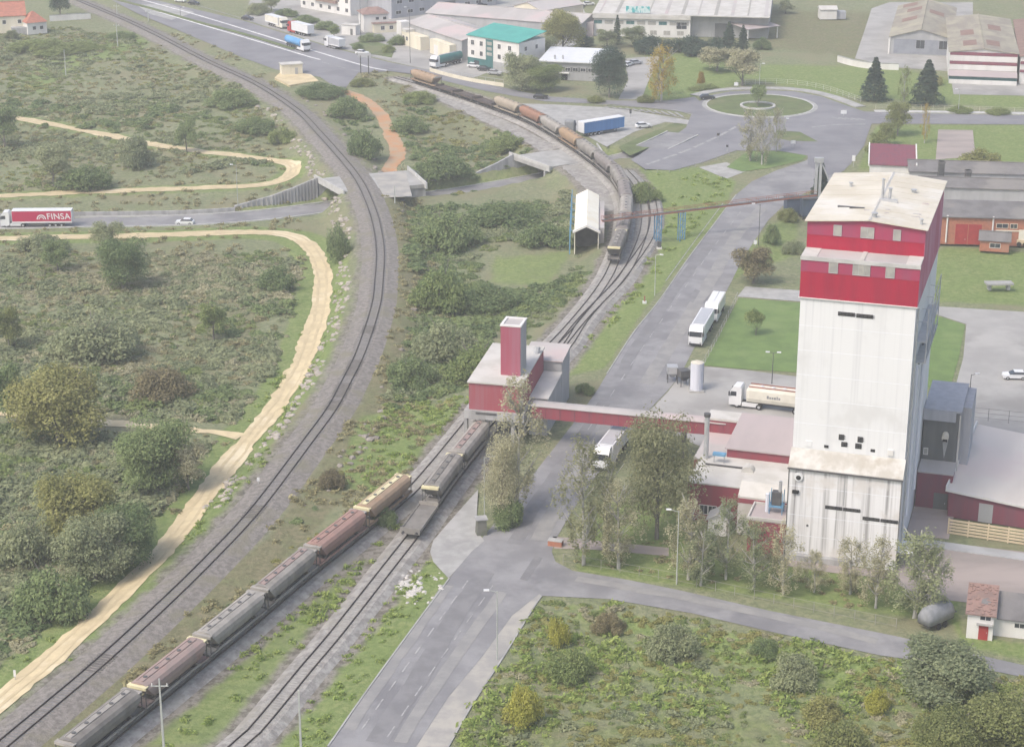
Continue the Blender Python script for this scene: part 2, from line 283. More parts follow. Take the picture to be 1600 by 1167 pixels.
MAT = dict(
    asphalt=M('worn_asphalt', (.19, .19, .198), (.25, .25, .256), .16, det=10, c3=(.165, .165, .175), sc3=.09, rough=.9, world=True, bump=.15, bsc=3),
    asphalt_patch=M('asphalt_repair', (.165, .165, .172), (.20, .20, .207), .3, det=10, rough=.9, world=True),
    asphalt_dusty=M('dusty_asphalt', (.26, .257, .25), (.215, .215, .215), .35, det=10, rough=.95, world=True),
    asphalt_new=M('dark_asphalt', (.165, .165, .18), (.20, .20, .215), .1, det=8, c3=(.215, .215, .23), sc3=.04, rough=.9, world=True),
    dusty=M('dusty_road_shoulder', (.36, .345, .31), (.27, .265, .255), .25, det=8, rough=.95, world=True),
    concrete=M('concrete', (.36, .36, .35), (.29, .29, .28), .4, det=8, c3=(.25, .25, .245), sc3=.15, world=True),
    concrete_wall=M('concrete_wall', (.38, .38, .38), (.27, .27, .27), .6, st=(1, 1, .25), det=8, world=True),
    yard=M('yard_concrete', (.345, .34, .325), (.28, .275, .265), .09, det=8, c3=(.225, .22, .21), sc3=.06, world=True),
    yard_pink=M('pink_worn_yard', (.33, .285, .265), (.26, .23, .215), .12, st=(.5, 1.4, 1), det=8, world=True),
    sand=M('sandy_gravel', (.56, .47, .295), (.47, .39, .245), .35, det=10, c3=(.60, .525, .37), sc3=.14, rough=.95, world=True, bump=.3, bsc=2),
    sand_rut=M('worn_sandy_rut', (.51, .425, .27), (.44, .365, .23), .5, det=10, rough=.95, world=True),
    orange=M('orange_earth', (.42, .23, .12), (.36, .27, .18), .3, det=8, rough=.95, world=True, bump=.3, bsc=2),
    ballast=M('grey_ballast', (.24, .222, .205), (.155, .145, .133), 1.3, det=8, c3=(.185, .175, .135), sc3=.14, rough=.95, world=True, bump=.8, bsc=3),
    ballast_pale=M('pale_ballast', (.34, .33, .31), (.22, .21, .2), .8, det=8, c3=(.27, .26, .23), sc3=.1, rough=.95, world=True, bump=.8, bsc=3),
    rail=M('rusty_rail', (.035, .03, .03), (.06, .045, .04), .5, rough=.5),
    sleeper=M('concrete_sleeper', (.19, .185, .185), (.15, .15, .15), 1.0, world=True),
    sleeper_pale=M('gravel_covered_sleeper', (.31, .30, .28), (.24, .235, .22), 1.0, world=True),
    sleeper_dark=M('timber_sleeper', (.10, .095, .09), (.13, .125, .12), 1.0, world=True),
    marking=M('white_road_paint', (.345, .345, .345), (.235, .235, .238), .7, det=8, world=True),
    marking_bright=M('fresh_road_paint', (.66, .66, .65), (.5, .5, .5), .5, det=8, world=True),
    lawn=M('mown_lawn', (.135, .205, .065), (.11, .17, .055), .3, det=8, c3=(.16, .22, .08), sc3=.07, world=True, bump=.6, bsc=2.5),
    lawn_dull=M('rough_lawn', (.12, .155, .06), (.095, .12, .05), .25, det=8, c3=(.15, .16, .08), sc3=.06, world=True, bump=.8, bsc=2),
    lawn_dry=M('dry_field_grass', (.17, .19, .075), (.13, .155, .06), .2, st=(.4, 2, 1), det=8, c3=(.2, .2, .1), sc3=.05, world=True, bump=.6, bsc=2),
    kerb=M('kerb_stone', (.46, .46, .45), (.38, .38, .37), .6, world=True),
    white=M('white_painted_sheet', (.64, .65, .655), (.52, .53, .545), .55, st=(3.2, 3.2, .045), lo=.48, hi=.8, det=8, c3=(.565, .57, .57), sc3=.12),
    white_dirty=M('streaked_white_sheet', (.66, .66, .665), (.24, .235, .235), .6, st=(2.8, 2.8, .05), lo=.40, hi=.76, det=10, c3=(.56, .54, .52), sc3=.22),
    white_side=M('white_side_sheet', (.76, .78, .82), (.66, .69, .74), .4, st=(3, 3, .1), corr=-2.2),
    red=M('crimson_sheet', (.33, .012, .04), (.28, .014, .04), .3, st=(2, 2, .2), rough=.55, corr=1.6),
    red_pale=M('faded_crimson_sheet', (.31, .04, .09), (.27, .05, .10), .4, st=(2, 2, .2), rough=.6),
    red_side=M('pinkish_crimson_side', (.40, .10, .17), (.46, .2, .28), .3, st=(1, 1, .3), rough=.7),
    maroon=M('maroon_wall', (.25, .05, .07), (.22, .06, .08), .5, st=(2, 2, .2), rough=.7, corr=1.6),
    maroon_dull=M('dull_maroon_wall', (.20, .06, .085), (.17, .065, .09), .5, st=(2, 2, .2), rough=.8),
    cream=M('cream_roof_sheet', (.55, .52, .445), (.48, .445, .365), .15, det=8, c3=(.57, .555, .51), sc3=.1),
    roof_grey=M('weathered_grey_roof', (.42, .40, .39), (.35, .335, .325), .1, st=(1, .4, 1), det=8, c3=(.44, .37, .365), sc3=.08, corr=1.2),
    roof_pink=M('pinkish_grey_roof', (.38, .33, .33), (.34, .30, .30), .15, st=(1, .3, 1), det=6, corr=1.2),
    roof_white=M('pale_roof_sheet', (.50, .49, .465), (.42, .41, .38), .25, det=6),
    roof_lichen=M('lichen_fibre_cement_roof', (.30, .28, .22), (.24, .215, .18), .25, st=(1, .35, 1), det=8, c3=(.34, .32, .24), sc3=.12, corr=1.0),
    roof_rust=M('rusty_roof_patch', (.24, .16, .13), (.2, .13, .11), .5, det=6),
    roof_dark=M('dark_fibre_cement_roof', (.17, .165, .165), (.13, .125, .125), .3, det=8, c3=(.2, .19, .18), sc3=.1, corr=1.0),
    tile=M('red_clay_tile', (.40, .16, .11), (.31, .13, .095), .8, st=(1, 2, 1), det=6, corr=1.4),
    tile_old=M('old_clay_tile', (.27, .175, .15), (.2, .14, .125), .6, det=8, corr=1.4),
    teal=M('teal_metal_roof', (.07, .33, .28), (.06, .29, .25), .3, rough=.5, corr=1.2),
    teal_dark=M('teal_cladding', (.04, .13, .13), (.05, .15, .15), .4, rough=.5),
    render_white=M('white_render', (.64, .635, .615), (.57, .56, .54), .3, st=(1, 1, .3), det=6),
    render_cream=M('cream_render', (.66, .62, .50), (.58, .54, .43), .3, st=(1, 1, .3), det=6),
    render_grey=M('grey_render', (.36, .365, .37), (.3, .305, .31), .3, st=(1, 1, .3), det=6),
    bluegrey=M('blue_grey_sheet', (.36, .37, .40), (.31, .32, .35), .4, st=(2, 2, .2), corr=1.5),
    darkgrey=M('dark_grey_cladding', (.13, .135, .135), (.11, .115, .115), .4, st=(2, 2, .2)),
    brick=M('orange_brick', (.38, .155, .095), (.31, .13, .085), 1.5, det=6, c3=(.33, .17, .12), sc3=.3),
    brick_red=M('red_brick', (.30, .10, .075), (.24, .085, .065), 1.5, det=6),
    door_red=M('red_painted_door', (.33, .04, .04), (.28, .035, .035), .8),
    glass=M('dark_glass', (.03, .035, .045), (.05, .055, .065), .6, rough=.15, spec=.6),
    glass_pale=M('translucent_panel', (.34, .33, .30), (.27, .265, .25), .9),
    black=M('black_opening', (.012, .012, .014), (.02, .02, .02)),
    rubber=M('tyre_rubber', (.02, .02, .022), (.03, .03, .032)),
    steel=M('galvanised_steel', (.45, .46, .47), (.38, .39, .4), .8, rough=.5, metal=.3),
    steel_dark=M('dark_steel', (.07, .07, .075), (.1, .1, .1), .8, rough=.6),
    pole=M('painted_pole', (.40, .42, .39), (.34, .36, .34), .8, rough=.6),
    wood=M('weathered_pole', (.30, .29, .27), (.24, .23, .21), .6),
    blue_steel=M('blue_painted_steel', (.12, .27, .42), (.10, .23, .36), .6, rough=.6),
    rust=M('rusty_conveyor', (.30, .13, .09), (.22, .1, .08), .6, rough=.8),
    tan_slat=M('tan_board', (.58, .48, .33), (.5, .41, .28), .8),
    veh_white=M('white_vehicle_paint', (.66, .67, .68), (.62, .63, .64), .5, rough=.35, spec=.5),
    veh_cream=M('cream_trailer_sheet', (.66, .64, .56), (.6, .58, .5), .5, rough=.5),
    veh_red=M('red_tarpaulin', (.42, .015, .075), (.38, .015, .07), .4, rough=.5),
    veh_redcab=M('red_cab_paint', (.40, .03, .03), (.35, .03, .03), .4, rough=.4),
    veh_blue=M('blue_tarpaulin', (.07, .19, .42), (.06, .165, .37), .4, st=(3, 3, .2), rough=.5),
    veh_bluelt=M('light_blue_tanker', (.12, .32, .60), (.1, .28, .52), .4, rough=.45),
    veh_green=M('green_tanker', (.05, .17, .16), (.04, .13, .13), .4, rough=.4),
    veh_black=M('dark_car_paint', (.02, .022, .028), (.03, .03, .035), .4, rough=.25, spec=.6),
    veh_grey=M('silver_car_paint', (.40, .41, .43), (.36, .37, .39), .4, rough=.35, spec=.5),
    tarp=M('grey_tarpaulin', (.24, .25, .265), (.19, .2, .21), .8, det=6, rough=.6),
    stone_white=M('pale_stone', (.50, .485, .46), (.38, .365, .345), .8),
    rock=M('weathered_rock', (.33, .30, .265), (.22, .20, .175), .7, det=6, obj_rand=.2),
    bark=M('grey_bark', (.20, .185, .165), (.13, .12, .105), 1.2, st=(1, 1, .3)),
    bark_pale=M('pale_bark', (.42, .41, .38), (.27, .26, .24), 1.2, st=(1, 1, .3)),
    silo=M('pale_blue_silo', (.60, .62, .68), (.54, .56, .62), .4, st=(2, 2, .2), rough=.5),
)
LEAF = dict(
    dark=leafmat('dark_green_leaves', (0.134, 0.194, 0.095), (0.254, 0.316, 0.144)),
    mid=leafmat('mid_green_leaves', (0.163, 0.226, 0.089), (0.297, 0.346, 0.143)),
    olive=leafmat('olive_leaves', (0.235, 0.251, 0.095), (0.379, 0.368, 0.156)),
    grey=leafmat('grey_green_leaves', (0.196, 0.238, 0.142), (0.347, 0.374, 0.217)),
    twig=leafmat('grey_brown_twigs', (0.309, 0.304, 0.198), (0.484, 0.464, 0.309)),
    poplar=leafmat('thin_poplar_leaves', (0.279, 0.301, 0.130), (0.451, 0.444, 0.205)),
    yellow=leafmat('yellow_leaves', (.34, .35, .075), (.50, .48, .13)),
    willow=leafmat('willow_leaves', (.23, .245, .135), (.33, .335, .20), trans=.55),
    gold=leafmat('golden_leaves', (.36, .24, .05), (.45, .36, .09)),
    lime=leafmat('yellow_green_leaves', (.18, .215, .085), (.28, .30, .13)),
    rust=leafmat('brown_leaves', (0.188, 0.167, 0.109), (0.278, 0.248, 0.145)),
    conifer=leafmat('conifer_needles', (0.056, 0.093, 0.071), (0.100, 0.145, 0.102)),
    grass=leafmat('grass_tufts', (0.205, 0.301, 0.084), (0.341, 0.404, 0.137), var=.25),
    straw=leafmat('dry_stalks', (0.254, 0.243, 0.136), (0.368, 0.339, 0.193), var=.25),
)
# ---------------------------------------------------------------- flat sheets (outlines surveyed at ground level)
SHEETS = [  # name, material, layer, outline
    ('highway', 'asphalt_new', 2, [(150, -12), (190, -12), (240, 0), (380, 33), (510, 73), (608, 98), (700, 116), (760, 132), (850, 151), (960, 158), (1040, 158), (1085, 152), (1098, 162), (1085, 178), (1040, 172), (960, 164), (850, 159), (760, 143), (690, 126), (650, 117), (610, 112), (560, 114), (540, 138), (520, 134), (500, 121), (430, 109), (380, 91), (283, 50), (215, 22)]),
    ('roundabout_road', 'asphalt_new', 3, [(985, 250), (1040, 222), (1072, 200), (1080, 180), (1085, 165), (1105, 151), (1140, 144), (1185, 141.5), (1240, 143.5), (1285, 152), (1315, 163), (1350, 175), (1430, 177.5), (1700, 183), (1700, 196), (1400, 194), (1362, 194), (1356, 210), (1350, 228), (1334, 250), (1318, 268), (1290, 276), (1262, 258), (1262, 244), (1215, 236), (1150, 236), (1100, 254), (1052, 267), (1008, 265)]),
    ('road', 'asphalt', 1, [(450, 1250), (512, 1167), (575, 1077), (640, 988), (702, 904), (735, 862), (775, 815), (815, 765), (862, 705), (905, 650), (935, 607), (948, 585), (990, 520), (1030, 470), (1075, 405), (1120, 345), (1150, 305), (1175, 284), (1215, 266), (1258, 252), (1275, 240), (1340, 240), (1330, 256), (1312, 272), (1290, 290), (1262, 300), (1228, 318), (1200, 345), (1178, 378), (1160, 405), (1143, 440), (1112, 500), (1084, 545), (1062, 588), (1042, 612), (1010, 645), (970, 695), (930, 745), (893, 800), (870, 840), (862, 862), (868, 878), (895, 892), (840, 930), (800, 962), (755, 1024), (700, 1090), (650, 1167), (590, 1255)]),
    ('road_shoulder', 'dusty', 0, [(585, 1255), (645, 1167), (695, 1090), (750, 1024), (796, 960), (838, 925), (848, 931), (836, 945), (800, 1004), (776, 1042), (738, 1100), (700, 1167), (645, 1255)]),
    ('side_road', 'asphalt', 2, [(838, 884), (868, 878), (895, 892), (980, 906), (1060, 922), (1200, 954), (1400, 994), (1500, 1017), (1700, 1062), (1700, 1080), (1560, 1050), (1375, 1024), (1200, 986), (1080, 958), (950, 936), (846, 931), (825, 915)]),
    ('concrete_apron', 'concrete', 2, [(747, 765), (700, 818), (677, 845), (672, 862), (677, 878), (701, 904), (737, 862), (757, 845), (751, 838), (745, 805)]),
    ('plant_yard', 'yard', 1, [(1078, 571), (1160, 578), (1240, 588), (1330, 590), (1330, 720), (1240, 720), (1100, 700), (1005, 660), (1012, 645), (1044, 612), (1062, 588)]),
    ('lawn', 'lawn', 2, [(1155, 466), (1270, 475), (1270, 584), (1160, 577), (1098, 571), (1122, 528)]),
    ('footpath', 'concrete', 2, [(1165, 448), (1270, 456), (1270, 473), (1152, 464)]),
    ('parking_lot', 'yard', 1, [(1430, 477), (1700, 494), (1700, 700), (1510, 662), (1486, 628), (1505, 560), (1510, 507), (1464, 492), (1430, 490)]),
    ('lawn', 'lawn', 2, [(1440, 495), (1464, 494), (1508, 508), (1498, 560), (1483, 612), (1430, 602)]),
    ('pink_yard', 'yard_pink', 1, [(1380, 858), (1440, 846), (1480, 848), (1700, 874), (1700, 975), (1600, 950), (1500, 940), (1450, 934), (1390, 910)]),
    ('footpath', 'yard_pink', 1, [(864, 838), (935, 845), (1045, 856), (1045, 869), (930, 859), (866, 857)]),
    ('footpath', 'yard_pink', 2, [(1232, 874), (1400, 894), (1400, 905), (1300, 895), (1228, 884)]),
    ('trailer_park', 'concrete', 1, [(800, 162), (870, 164), (960, 169), (1076, 188), (1078, 195), (1040, 191), (990, 207), (948, 230), (905, 206), (850, 186)]),
    ('lawn', 'lawn_dull', 2, [(966, 231), (1000, 214), (1055, 193), (1076, 196), (1070, 203), (1038, 221), (984, 244)]),
    ('lawn', 'lawn', 4, [(1168, 237), (1216, 237), (1261, 244), (1252, 252), (1205, 263), (1160, 269), (1135, 262)]),
    ('lawn', 'lawn_dull', 4, [(1213, 205), (1250, 207), (1278, 222), (1235, 221), (1208, 216)]),
    ('gravel_patch', 'concrete', 1, [(1092, 262), (1135, 254), (1166, 268), (1135, 280)]),
    ('industrial_yard', 'yard', 0, [(395, -12), (900, -12), (930, 55), (880, 80), (800, 100), (740, 122), (690, 114), (608, 96), (510, 71), (380, 31)]),
    ('driveway', 'yard', 1, [(1336, 92), (1352, 45), (1362, 14), (1390, 4), (1520, 4), (1520, 60), (1700, 120), (1700, 152), (1490, 148), (1484, 112), (1400, 106)]),
    ('driveway', 'yard', 1, [(966, 156), (982, 125), (975, 92), (1032, 88), (1012, 130), (1002, 156)]),
    ('lay_by', 'concrete', 3, [(212, 8), (262, 7), (304, 20), (268, 32), (235, 23)]),
    ('lawn', 'lawn_dull', 3, [(545, 70), (576, 62), (618, 75), (612, 91), (562, 82)]),
    ('weedy_slab', 'yard_pink', 1, [(1466, 203), (1520, 204), (1524, 245), (1462, 250)]),
    ('driveway', 'yard', 1, [(1430, 262), (1700, 270), (1700, 330), (1440, 330)]),
]
FLAT = [(n, m, k, np.array([W(u, v)[:2] for u, v in P])) for n, m, k, P in SHEETS]
SERVICE = px_line([(655, 139, -.3), (700, 156, -.3), (760, 183, -.3), (820, 211, -.3), (868, 239, -.3), (908, 269, -.3), (934, 298, -.3), (946, 330, -.4)], 0, 1.5)
ISLE = (W(1187, 165.5)[0], W(1187, 165.5)[1])

def inside(X, Y, P):
    r = np.zeros(X.shape, bool); n = len(P)
    for i in range(n):
        x0, y0 = P[i]; x1, y1 = P[(i + 1) % n]
        if y0 == y1: continue
        r ^= ((Y < y0) != (Y < y1)) & (X < (x1 - x0) * (Y - y0) / (y1 - y0) + x0)
    return r
def edge_dist(X, Y, P):                           # signed: negative inside
    d = np.full(X.shape, 1e9); n = len(P)
    for i in range(n):
        a = P[i]; b = P[(i + 1) % n]; e = b - a; L2 = e @ e + 1e-12
        t = np.clip(((X - a[0]) * e[0] + (Y - a[1]) * e[1]) / L2, 0, 1)
        d = np.minimum(d, np.hypot(X - a[0] - t * e[0], Y - a[1] - t * e[1]))
    return np.where(inside(X, Y, P), -d, d)
_terrain0 = terrain
def terrain(X, Y):
    X = np.asarray(X, float); Y = np.asarray(Y, float)
    z = _base(X, Y)
    for n, m, k, P in FLAT:
        d = edge_dist(X, Y, P); t = sstep(2.6, 7.0, d); z = z * t
    for P, hw, bl in ((PATH, 2.2, 5), (PATH_N, 2.2, 5), (PATH_SPUR, 1.6, 4), (ORANGE, 2.0, 4)):
        d, zz = dist_line(X, Y, P); t = sstep(hw, hw + bl, d); z = zz * (1 - t) + z * t
    for P, hw, bl in ((RAIL_MAIN, 4.7, 6.0), (SIDING_A, 3.6, 5), (SIDING_B, 3.4, 4.5), (SIDING_C, 3.0, 4), (SERVICE, 3.6, 4.5)):
        d, zz = dist_line(X, Y, P); t = sstep(hw, hw + bl, d); z = np.where(z < -.5, -.5 * (1 - t) + z * t, np.minimum(z, -.5 * (1 - t) + z * t))
    d, zz = dist_line(X, Y, LOW_ROAD); t = sstep(4.8, 6.8, d)
    z = np.where(zz < -.3, (zz - .06) * (1 - t) + z * t, z)
    return z

def axis(lo, hi, step, outer_lo, outer_hi):
    return np.array(outer_lo + list(np.arange(lo, hi + 1e-6, step)) + outer_hi)
GX = axis(-232, 232, 1.6, [-2600, -1200, -600, -380, -290, -250], [250, 290, 380, 600, 1200, 2600])
GY = axis(150, 800, 1.6, [-2600, -1000, -300, 0, 80, 120, 138], [820, 860, 950, 1200, 1800, 2800])
_X, _Y = np.meshgrid(GX, GY)
GZ = terrain(_X.ravel(), _Y.ravel()).reshape(_X.shape)
def HZ(x, y):
    x = np.asarray(x, float); y = np.asarray(y, float)
    i = np.clip(np.searchsorted(GX, x) - 1, 0, len(GX) - 2); j = np.clip(np.searchsorted(GY, y) - 1, 0, len(GY) - 2)
    a = (x - GX[i]) / (GX[i + 1] - GX[i]); b = (y - GY[j]) / (GY[j + 1] - GY[j])
    return GZ[j, i] * (1 - a) * (1 - b) + GZ[j, i + 1] * a * (1 - b) + GZ[j + 1, i] * (1 - a) * b + GZ[j + 1, i + 1] * a * b
def TZ(x, y): return float(HZ(x, y))
def G(u, v):
    z = 0.0
    for k in range(16):
        p = W(u, v, z); z = .5 * z + .5 * TZ(p[0], p[1])
    p = W(u, v, z); p[2] = TZ(p[0], p[1]); return p

# land cover weights: r lush grass, g dry ground, b stony ground
q = GZ - CAM_H; dep = np.maximum(_Y * _c - q * _s, 1.0)
PU = 800 + FPX * _X / dep; PV = 583.5 - FPX * (_Y * _s + q * _c) / dep
def zone(poly, soft=9.0): return sstep(soft, -soft, edge_dist(PU, PV, np.array(poly, float)))
lush = np.zeros(_X.shape); dry = np.zeros(_X.shape); stony = np.zeros(_X.shape)
for P, wgt in (([(420, 1180), (515, 1180), (640, 990), (702, 906), (672, 870), (690, 820), (752, 755), (735, 740), (690, 800), (600, 920), (520, 1020)], 1), ([(215, 1170), (370, 1170), (520, 990), (650, 850), (600, 840), (480, 940), (330, 1060)], .6),
               ([(870, 590), (945, 575), (1010, 480), (1130, 330), (1150, 285), (1120, 262), (1000, 262), (1035, 330), (1005, 430), (940, 520)], 1), ([(560, 650), (735, 620), (640, 740), (590, 770), (520, 760)], .75),
               ([(870, 940), (1375, 1030), (1350, 1100), (900, 960)], .8), ([(850, 945), (1375, 1030), (1600, 1095), (1620, 1190), (690, 1190)], .42), ([(900, 895), (1400, 965), (1480, 975), (1510, 1000), (1500, 930), (1400, 895), (900, 850)], .7), ([(1090, 460), (1250, 400), (1250, 330), (1200, 350)], .6),
               ([(1470, 385), (1640, 395), (1640, 480), (1440, 470)], .9), ([(1370, 195), (1640, 196), (1640, 265), (1340, 265)], .95), ([(1010, 85), (1160, 80), (1160, 130), (1050, 160), (1005, 150)], .9), ([(1200, 100), (1400, 105), (1640, 160), (1640, 175), (1300, 150), (1150, 120)], .85),
               ([(100, 60), (210, 45), (240, 70), (120, 110), (60, 150), (30, 130)], .7), ([(770, 400), (900, 390), (860, 450), (760, 445)], .6), ([(1500, 990), (1640, 1010), (1640, 1040), (1500, 1010)], .8), ([(900, 870), (950, 760), (1100, 800), (1080, 880)], .8)):
    lush = np.maximum(lush, wgt * zone(P))
for P, lim, a in ((PATH, 7.5, .95), (PATH_N, 6, .6), (LOW_ROAD, 11, .5)):
    d, _zz = dist_line(_X, _Y, P); lush = np.maximum(lush, a * sstep(lim, lim * .45, d))
for P, wgt in (([(600, 300), (650, 300), (665, 480), (640, 600), (560, 740), (440, 900), (330, 1000), (180, 1130), (60, 1200), (-20, 1190), (420, 840), (570, 620), (610, 460)], 1), ([(210, 640), (400, 560), (430, 400), (250, 380), (300, 520)], .6),
               ([(1200, 15), (1360, 20), (1345, 95), (1300, 85), (1190, 75)], .9), ([(700, 1100), (1500, 1130), (1600, 1180), (700, 1180)], .5), ([(600, 120), (760, 175), (840, 230), (640, 240), (620, 160)], .5), ([(1230, 870), (1400, 890), (1420, 930), (1240, 905)], .8)):
    dry = np.maximum(dry, wgt * zone(P, 14))
d, _zz = dist_line(_X, _Y, RAIL_MAIN); stony = np.maximum(stony, sstep(7.2, 4.2, d) * .6)
for L_ in (SIDING_A, SIDING_B): d, _zz = dist_line(_X, _Y, L_); stony = np.maximum(stony, sstep(6, 2.6, d) * .8)
d, _zz = dist_line(_X, _Y, SERVICE); stony = np.maximum(stony, sstep(6, 3, d))
stony = np.maximum(stony, zone([(640, 120), (760, 150), (850, 200), (950, 260), (1000, 330), (960, 330), (900, 270), (760, 195), (640, 140)], 6))

stony *= 1 - .75 * dry
gm = bpy.data.meshes.new('ground'); nx, ny = len(GX), len(GY)
idx = np.arange(nx * ny).reshape(ny, nx)
quads = np.stack([idx[:-1, :-1], idx[:-1, 1:], idx[1:, 1:], idx[1:, :-1]], -1).reshape(-1, 4)
gm.vertices.add(nx * ny); gm.vertices.foreach_set('co', np.stack([_X, _Y, GZ], -1).astype(np.float32).ravel())
gm.loops.add(quads.size); gm.loops.foreach_set('vertex_index', quads.ravel().astype(np.int32))
gm.polygons.add(len(quads)); gm.polygons.foreach_set('loop_start', np.arange(0, quads.size, 4, dtype=np.int32)); gm.polygons.foreach_set('loop_total', np.full(len(quads), 4, np.int32))
gm.update(); gm.polygons.foreach_set('use_smooth', [True] * len(quads))
at = gm.color_attributes.new('cover', 'FLOAT_COLOR', 'POINT')
at.data.foreach_set('color', np.stack([lush, dry, stony, np.ones_like(lush)], -1).astype(np.float32).ravel())
def ground_material():
    m = bpy.data.materials.new('rough_ground'); m.use_nodes = True; nt = m.node_tree; N = nt.nodes; L = nt.links; b = N['Principled BSDF']; b.inputs['Roughness'].default_value = .95; b.inputs['Specular IOR Level'].default_value = .1
    g = N.new('ShaderNodeNewGeometry'); a = N.new('ShaderNodeAttribute'); a.attribute_name = 'cover'; sp = N.new('ShaderNodeSeparateColor'); L.new(a.outputs['Color'], sp.inputs[0])
    def nz(sc, d=6, st=None):
        n = N.new('ShaderNodeTexNoise'); n.inputs['Scale'].default_value = sc; n.inputs['Detail'].default_value = d; n.inputs['Roughness'].default_value = .65
        L.new(g.outputs['Position'], n.inputs['Vector']); return n.outputs['Fac']
    def rng(f, lo, hi):
        r = N.new('ShaderNodeMapRange'); r.interpolation_type = 'SMOOTHSTEP'; r.inputs['From Min'].default_value = lo; r.inputs['From Max'].default_value = hi; L.new(f, r.inputs['Value']); return r.outputs['Result']
    def mix(f, A, B):
        x = N.new('ShaderNodeMix'); x.data_type = 'RGBA'; L.new(f, x.inputs['Factor'])
        for s_, v_ in ((x.inputs[6], A), (x.inputs[7], B)):
            if isinstance(v_, tuple): s_.default_value = _rgba(v_)
            else: L.new(v_, s_)
        return x.outputs[2]
    def edge(w_, n_):                             # ragged edge: weight plus noise, thresholded
        m1 = N.new('ShaderNodeMath'); m1.operation = 'MULTIPLY_ADD'; L.new(n_, m1.inputs[0]); m1.inputs[1].default_value = .9; L.new(w_, m1.inputs[2]); return rng(m1.outputs[0], .72, 1.12)
    fine = nz(1.1); mid = nz(.22); big = nz(.045, 4)
    rough_g = mix(rng(fine, .4, .62), mix(rng(mid, .4, .6), (.19, .215, .115), (.23, .235, .145)), (.145, .165, .095))
    rough_g = mix(rng(big, .48, .64), rough_g, (.20, .195, .12))
    lush_g = mix(rng(fine, .38, .62), mix(rng(mid, .4, .62), (.18, .235, .085), (.215, .25, .105)), (.14, .19, .066))
    dry_g = mix(rng(fine, .4, .62), mix(rng(mid, .4, .6), (.20, .185, .115), (.165, .18, .095)), (.14, .14, .08))
    sto_g = mix(rng(fine, .42, .6), (.24, .225, .2), (.13, .12, .1))
    col = mix(edge(sp.outputs[1], mid), rough_g, dry_g); col = mix(edge(sp.outputs[0], mid), col, lush_g); col = mix(edge(sp.outputs[2], mid), col, sto_g)
    L.new(col, b.inputs['Base Color'])
    bp = N.new('ShaderNodeBump'); bp.inputs['Strength'].default_value = .8; bp.inputs['Distance'].default_value = .35; L.new(nz(1.6), bp.inputs['Height']); L.new(bp.outputs['Normal'], b.inputs['Normal'])
    return m
gm.materials.append(ground_material()); og = link('ground', gm); og['kind'] = 'structure'

def tri_sheet(P, z):
    import bmesh
    bm = bmesh.new(); vs = [bm.verts.new((p[0], p[1], z)) for p in P]; f = bm.faces.new(vs)
    if f.normal.z < 0 or f.calc_area() and (f.normal_update() or f.normal.z < 0): f.normal_flip()
    bmesh.ops.triangulate(bm, faces=[f]); return bm
for n, m, k, P in FLAT:
    bm = tri_sheet(P, .03 + .02 * k); me = bpy.data.meshes.new(n); bm.to_mesh(me); bm.free(); me.materials.append(MAT[m])
    o = link(n, me); o['kind'] = 'structure'

def ribbon(P, prof, lift=0.0, drape=False, m=0, mb=None):   # profile: (offset to the left, height)
    mb = mb or MB(); N2, T2 = normals2(P); secs = []
    for i in range(len(P)):
        r = []
        for off, h in prof:
            x = P[i, 0] + N2[i, 0] * off; y = P[i, 1] + N2[i, 1] * off
            r.append((x, y, (TZ(x, y) if drape else P[i, 2]) + h + lift))
        secs.append(r)
    return mb.loft(secs[::-1], m, cap=False, closed=False)
def wob(P, a, seed):                              # a polyline with wandering edges
    rng = np.random.default_rng(seed); k = np.interp(np.arange(len(P)), np.arange(0, len(P) + 6, 3), rng.normal(0, a, len(np.arange(0, len(P) + 6, 3))))
    N2, T2 = normals2(P); Q = P.copy(); Q[:, :2] += N2 * k[:, None]; return Q
def path_sheet(name, P, hw, mat, lift, seed):
    rng = np.random.default_rng(seed); N2, T2 = normals2(P); mb = MB(); secs = []
    n = len(P); kn = np.arange(0, n + 8, 4); wl_ = np.interp(np.arange(n), kn, rng.normal(0, .22, len(kn))) + rng.normal(0, .16, n); wr_ = np.interp(np.arange(n), kn, rng.normal(0, .22, len(kn))) + rng.normal(0, .16, n)
    for i in range(n):
        r = []
        for t in (-1, -.5, 0, .5, 1):
            off = t * (hw + (wl_[i] if t > 0 else wr_[i])); x = P[i, 0] + N2[i, 0] * off; y = P[i, 1] + N2[i, 1] * off
            r.append((x, y, TZ(x, y) + lift))
        secs.append(r)
    mb.loft(secs[::-1], 0, cap=False, closed=False); struct(name, mb, MAT[mat], smooth=True)
path_sheet('gravel_path', PATH, 2.0, 'sand', .09, 1); path_sheet('gravel_path', PATH_N, 1.9, 'sand', .09, 2); path_sheet('gravel_path', PATH_SPUR, 1.3, 'sand', .11, 3)
for P_, sd_ in ((PATH, 11), (PATH_N, 14)):
    for off in (-.8, .8): Q_ = wob(P_, .16, sd_ + int(off * 2)); N2_, T2_ = normals2(Q_); Q_[:, 0] += N2_[:, 0] * off; Q_[:, 1] += N2_[:, 1] * off; struct('wheel_rut', ribbon(Q_, [(.26, .125), (-.26, .125)], 0, True), MAT['sand_rut'])
path_sheet('earth_track', ORANGE, 1.9, 'orange', .09, 4)
path_sheet('service_track', SERVICE, 2.7, 'ballast_pale', .07, 5)
low = LOW_ROAD[: int(len(LOW_ROAD) * .985)]
path_sheet('sunken_road', low, 4.2, 'asphalt', .1, 6)
struct('kerb', ribbon(low, [(4.25, -.1), (4.25, .32), (4.55, .32), (4.55, -.1)], .0), MAT['kerb'])
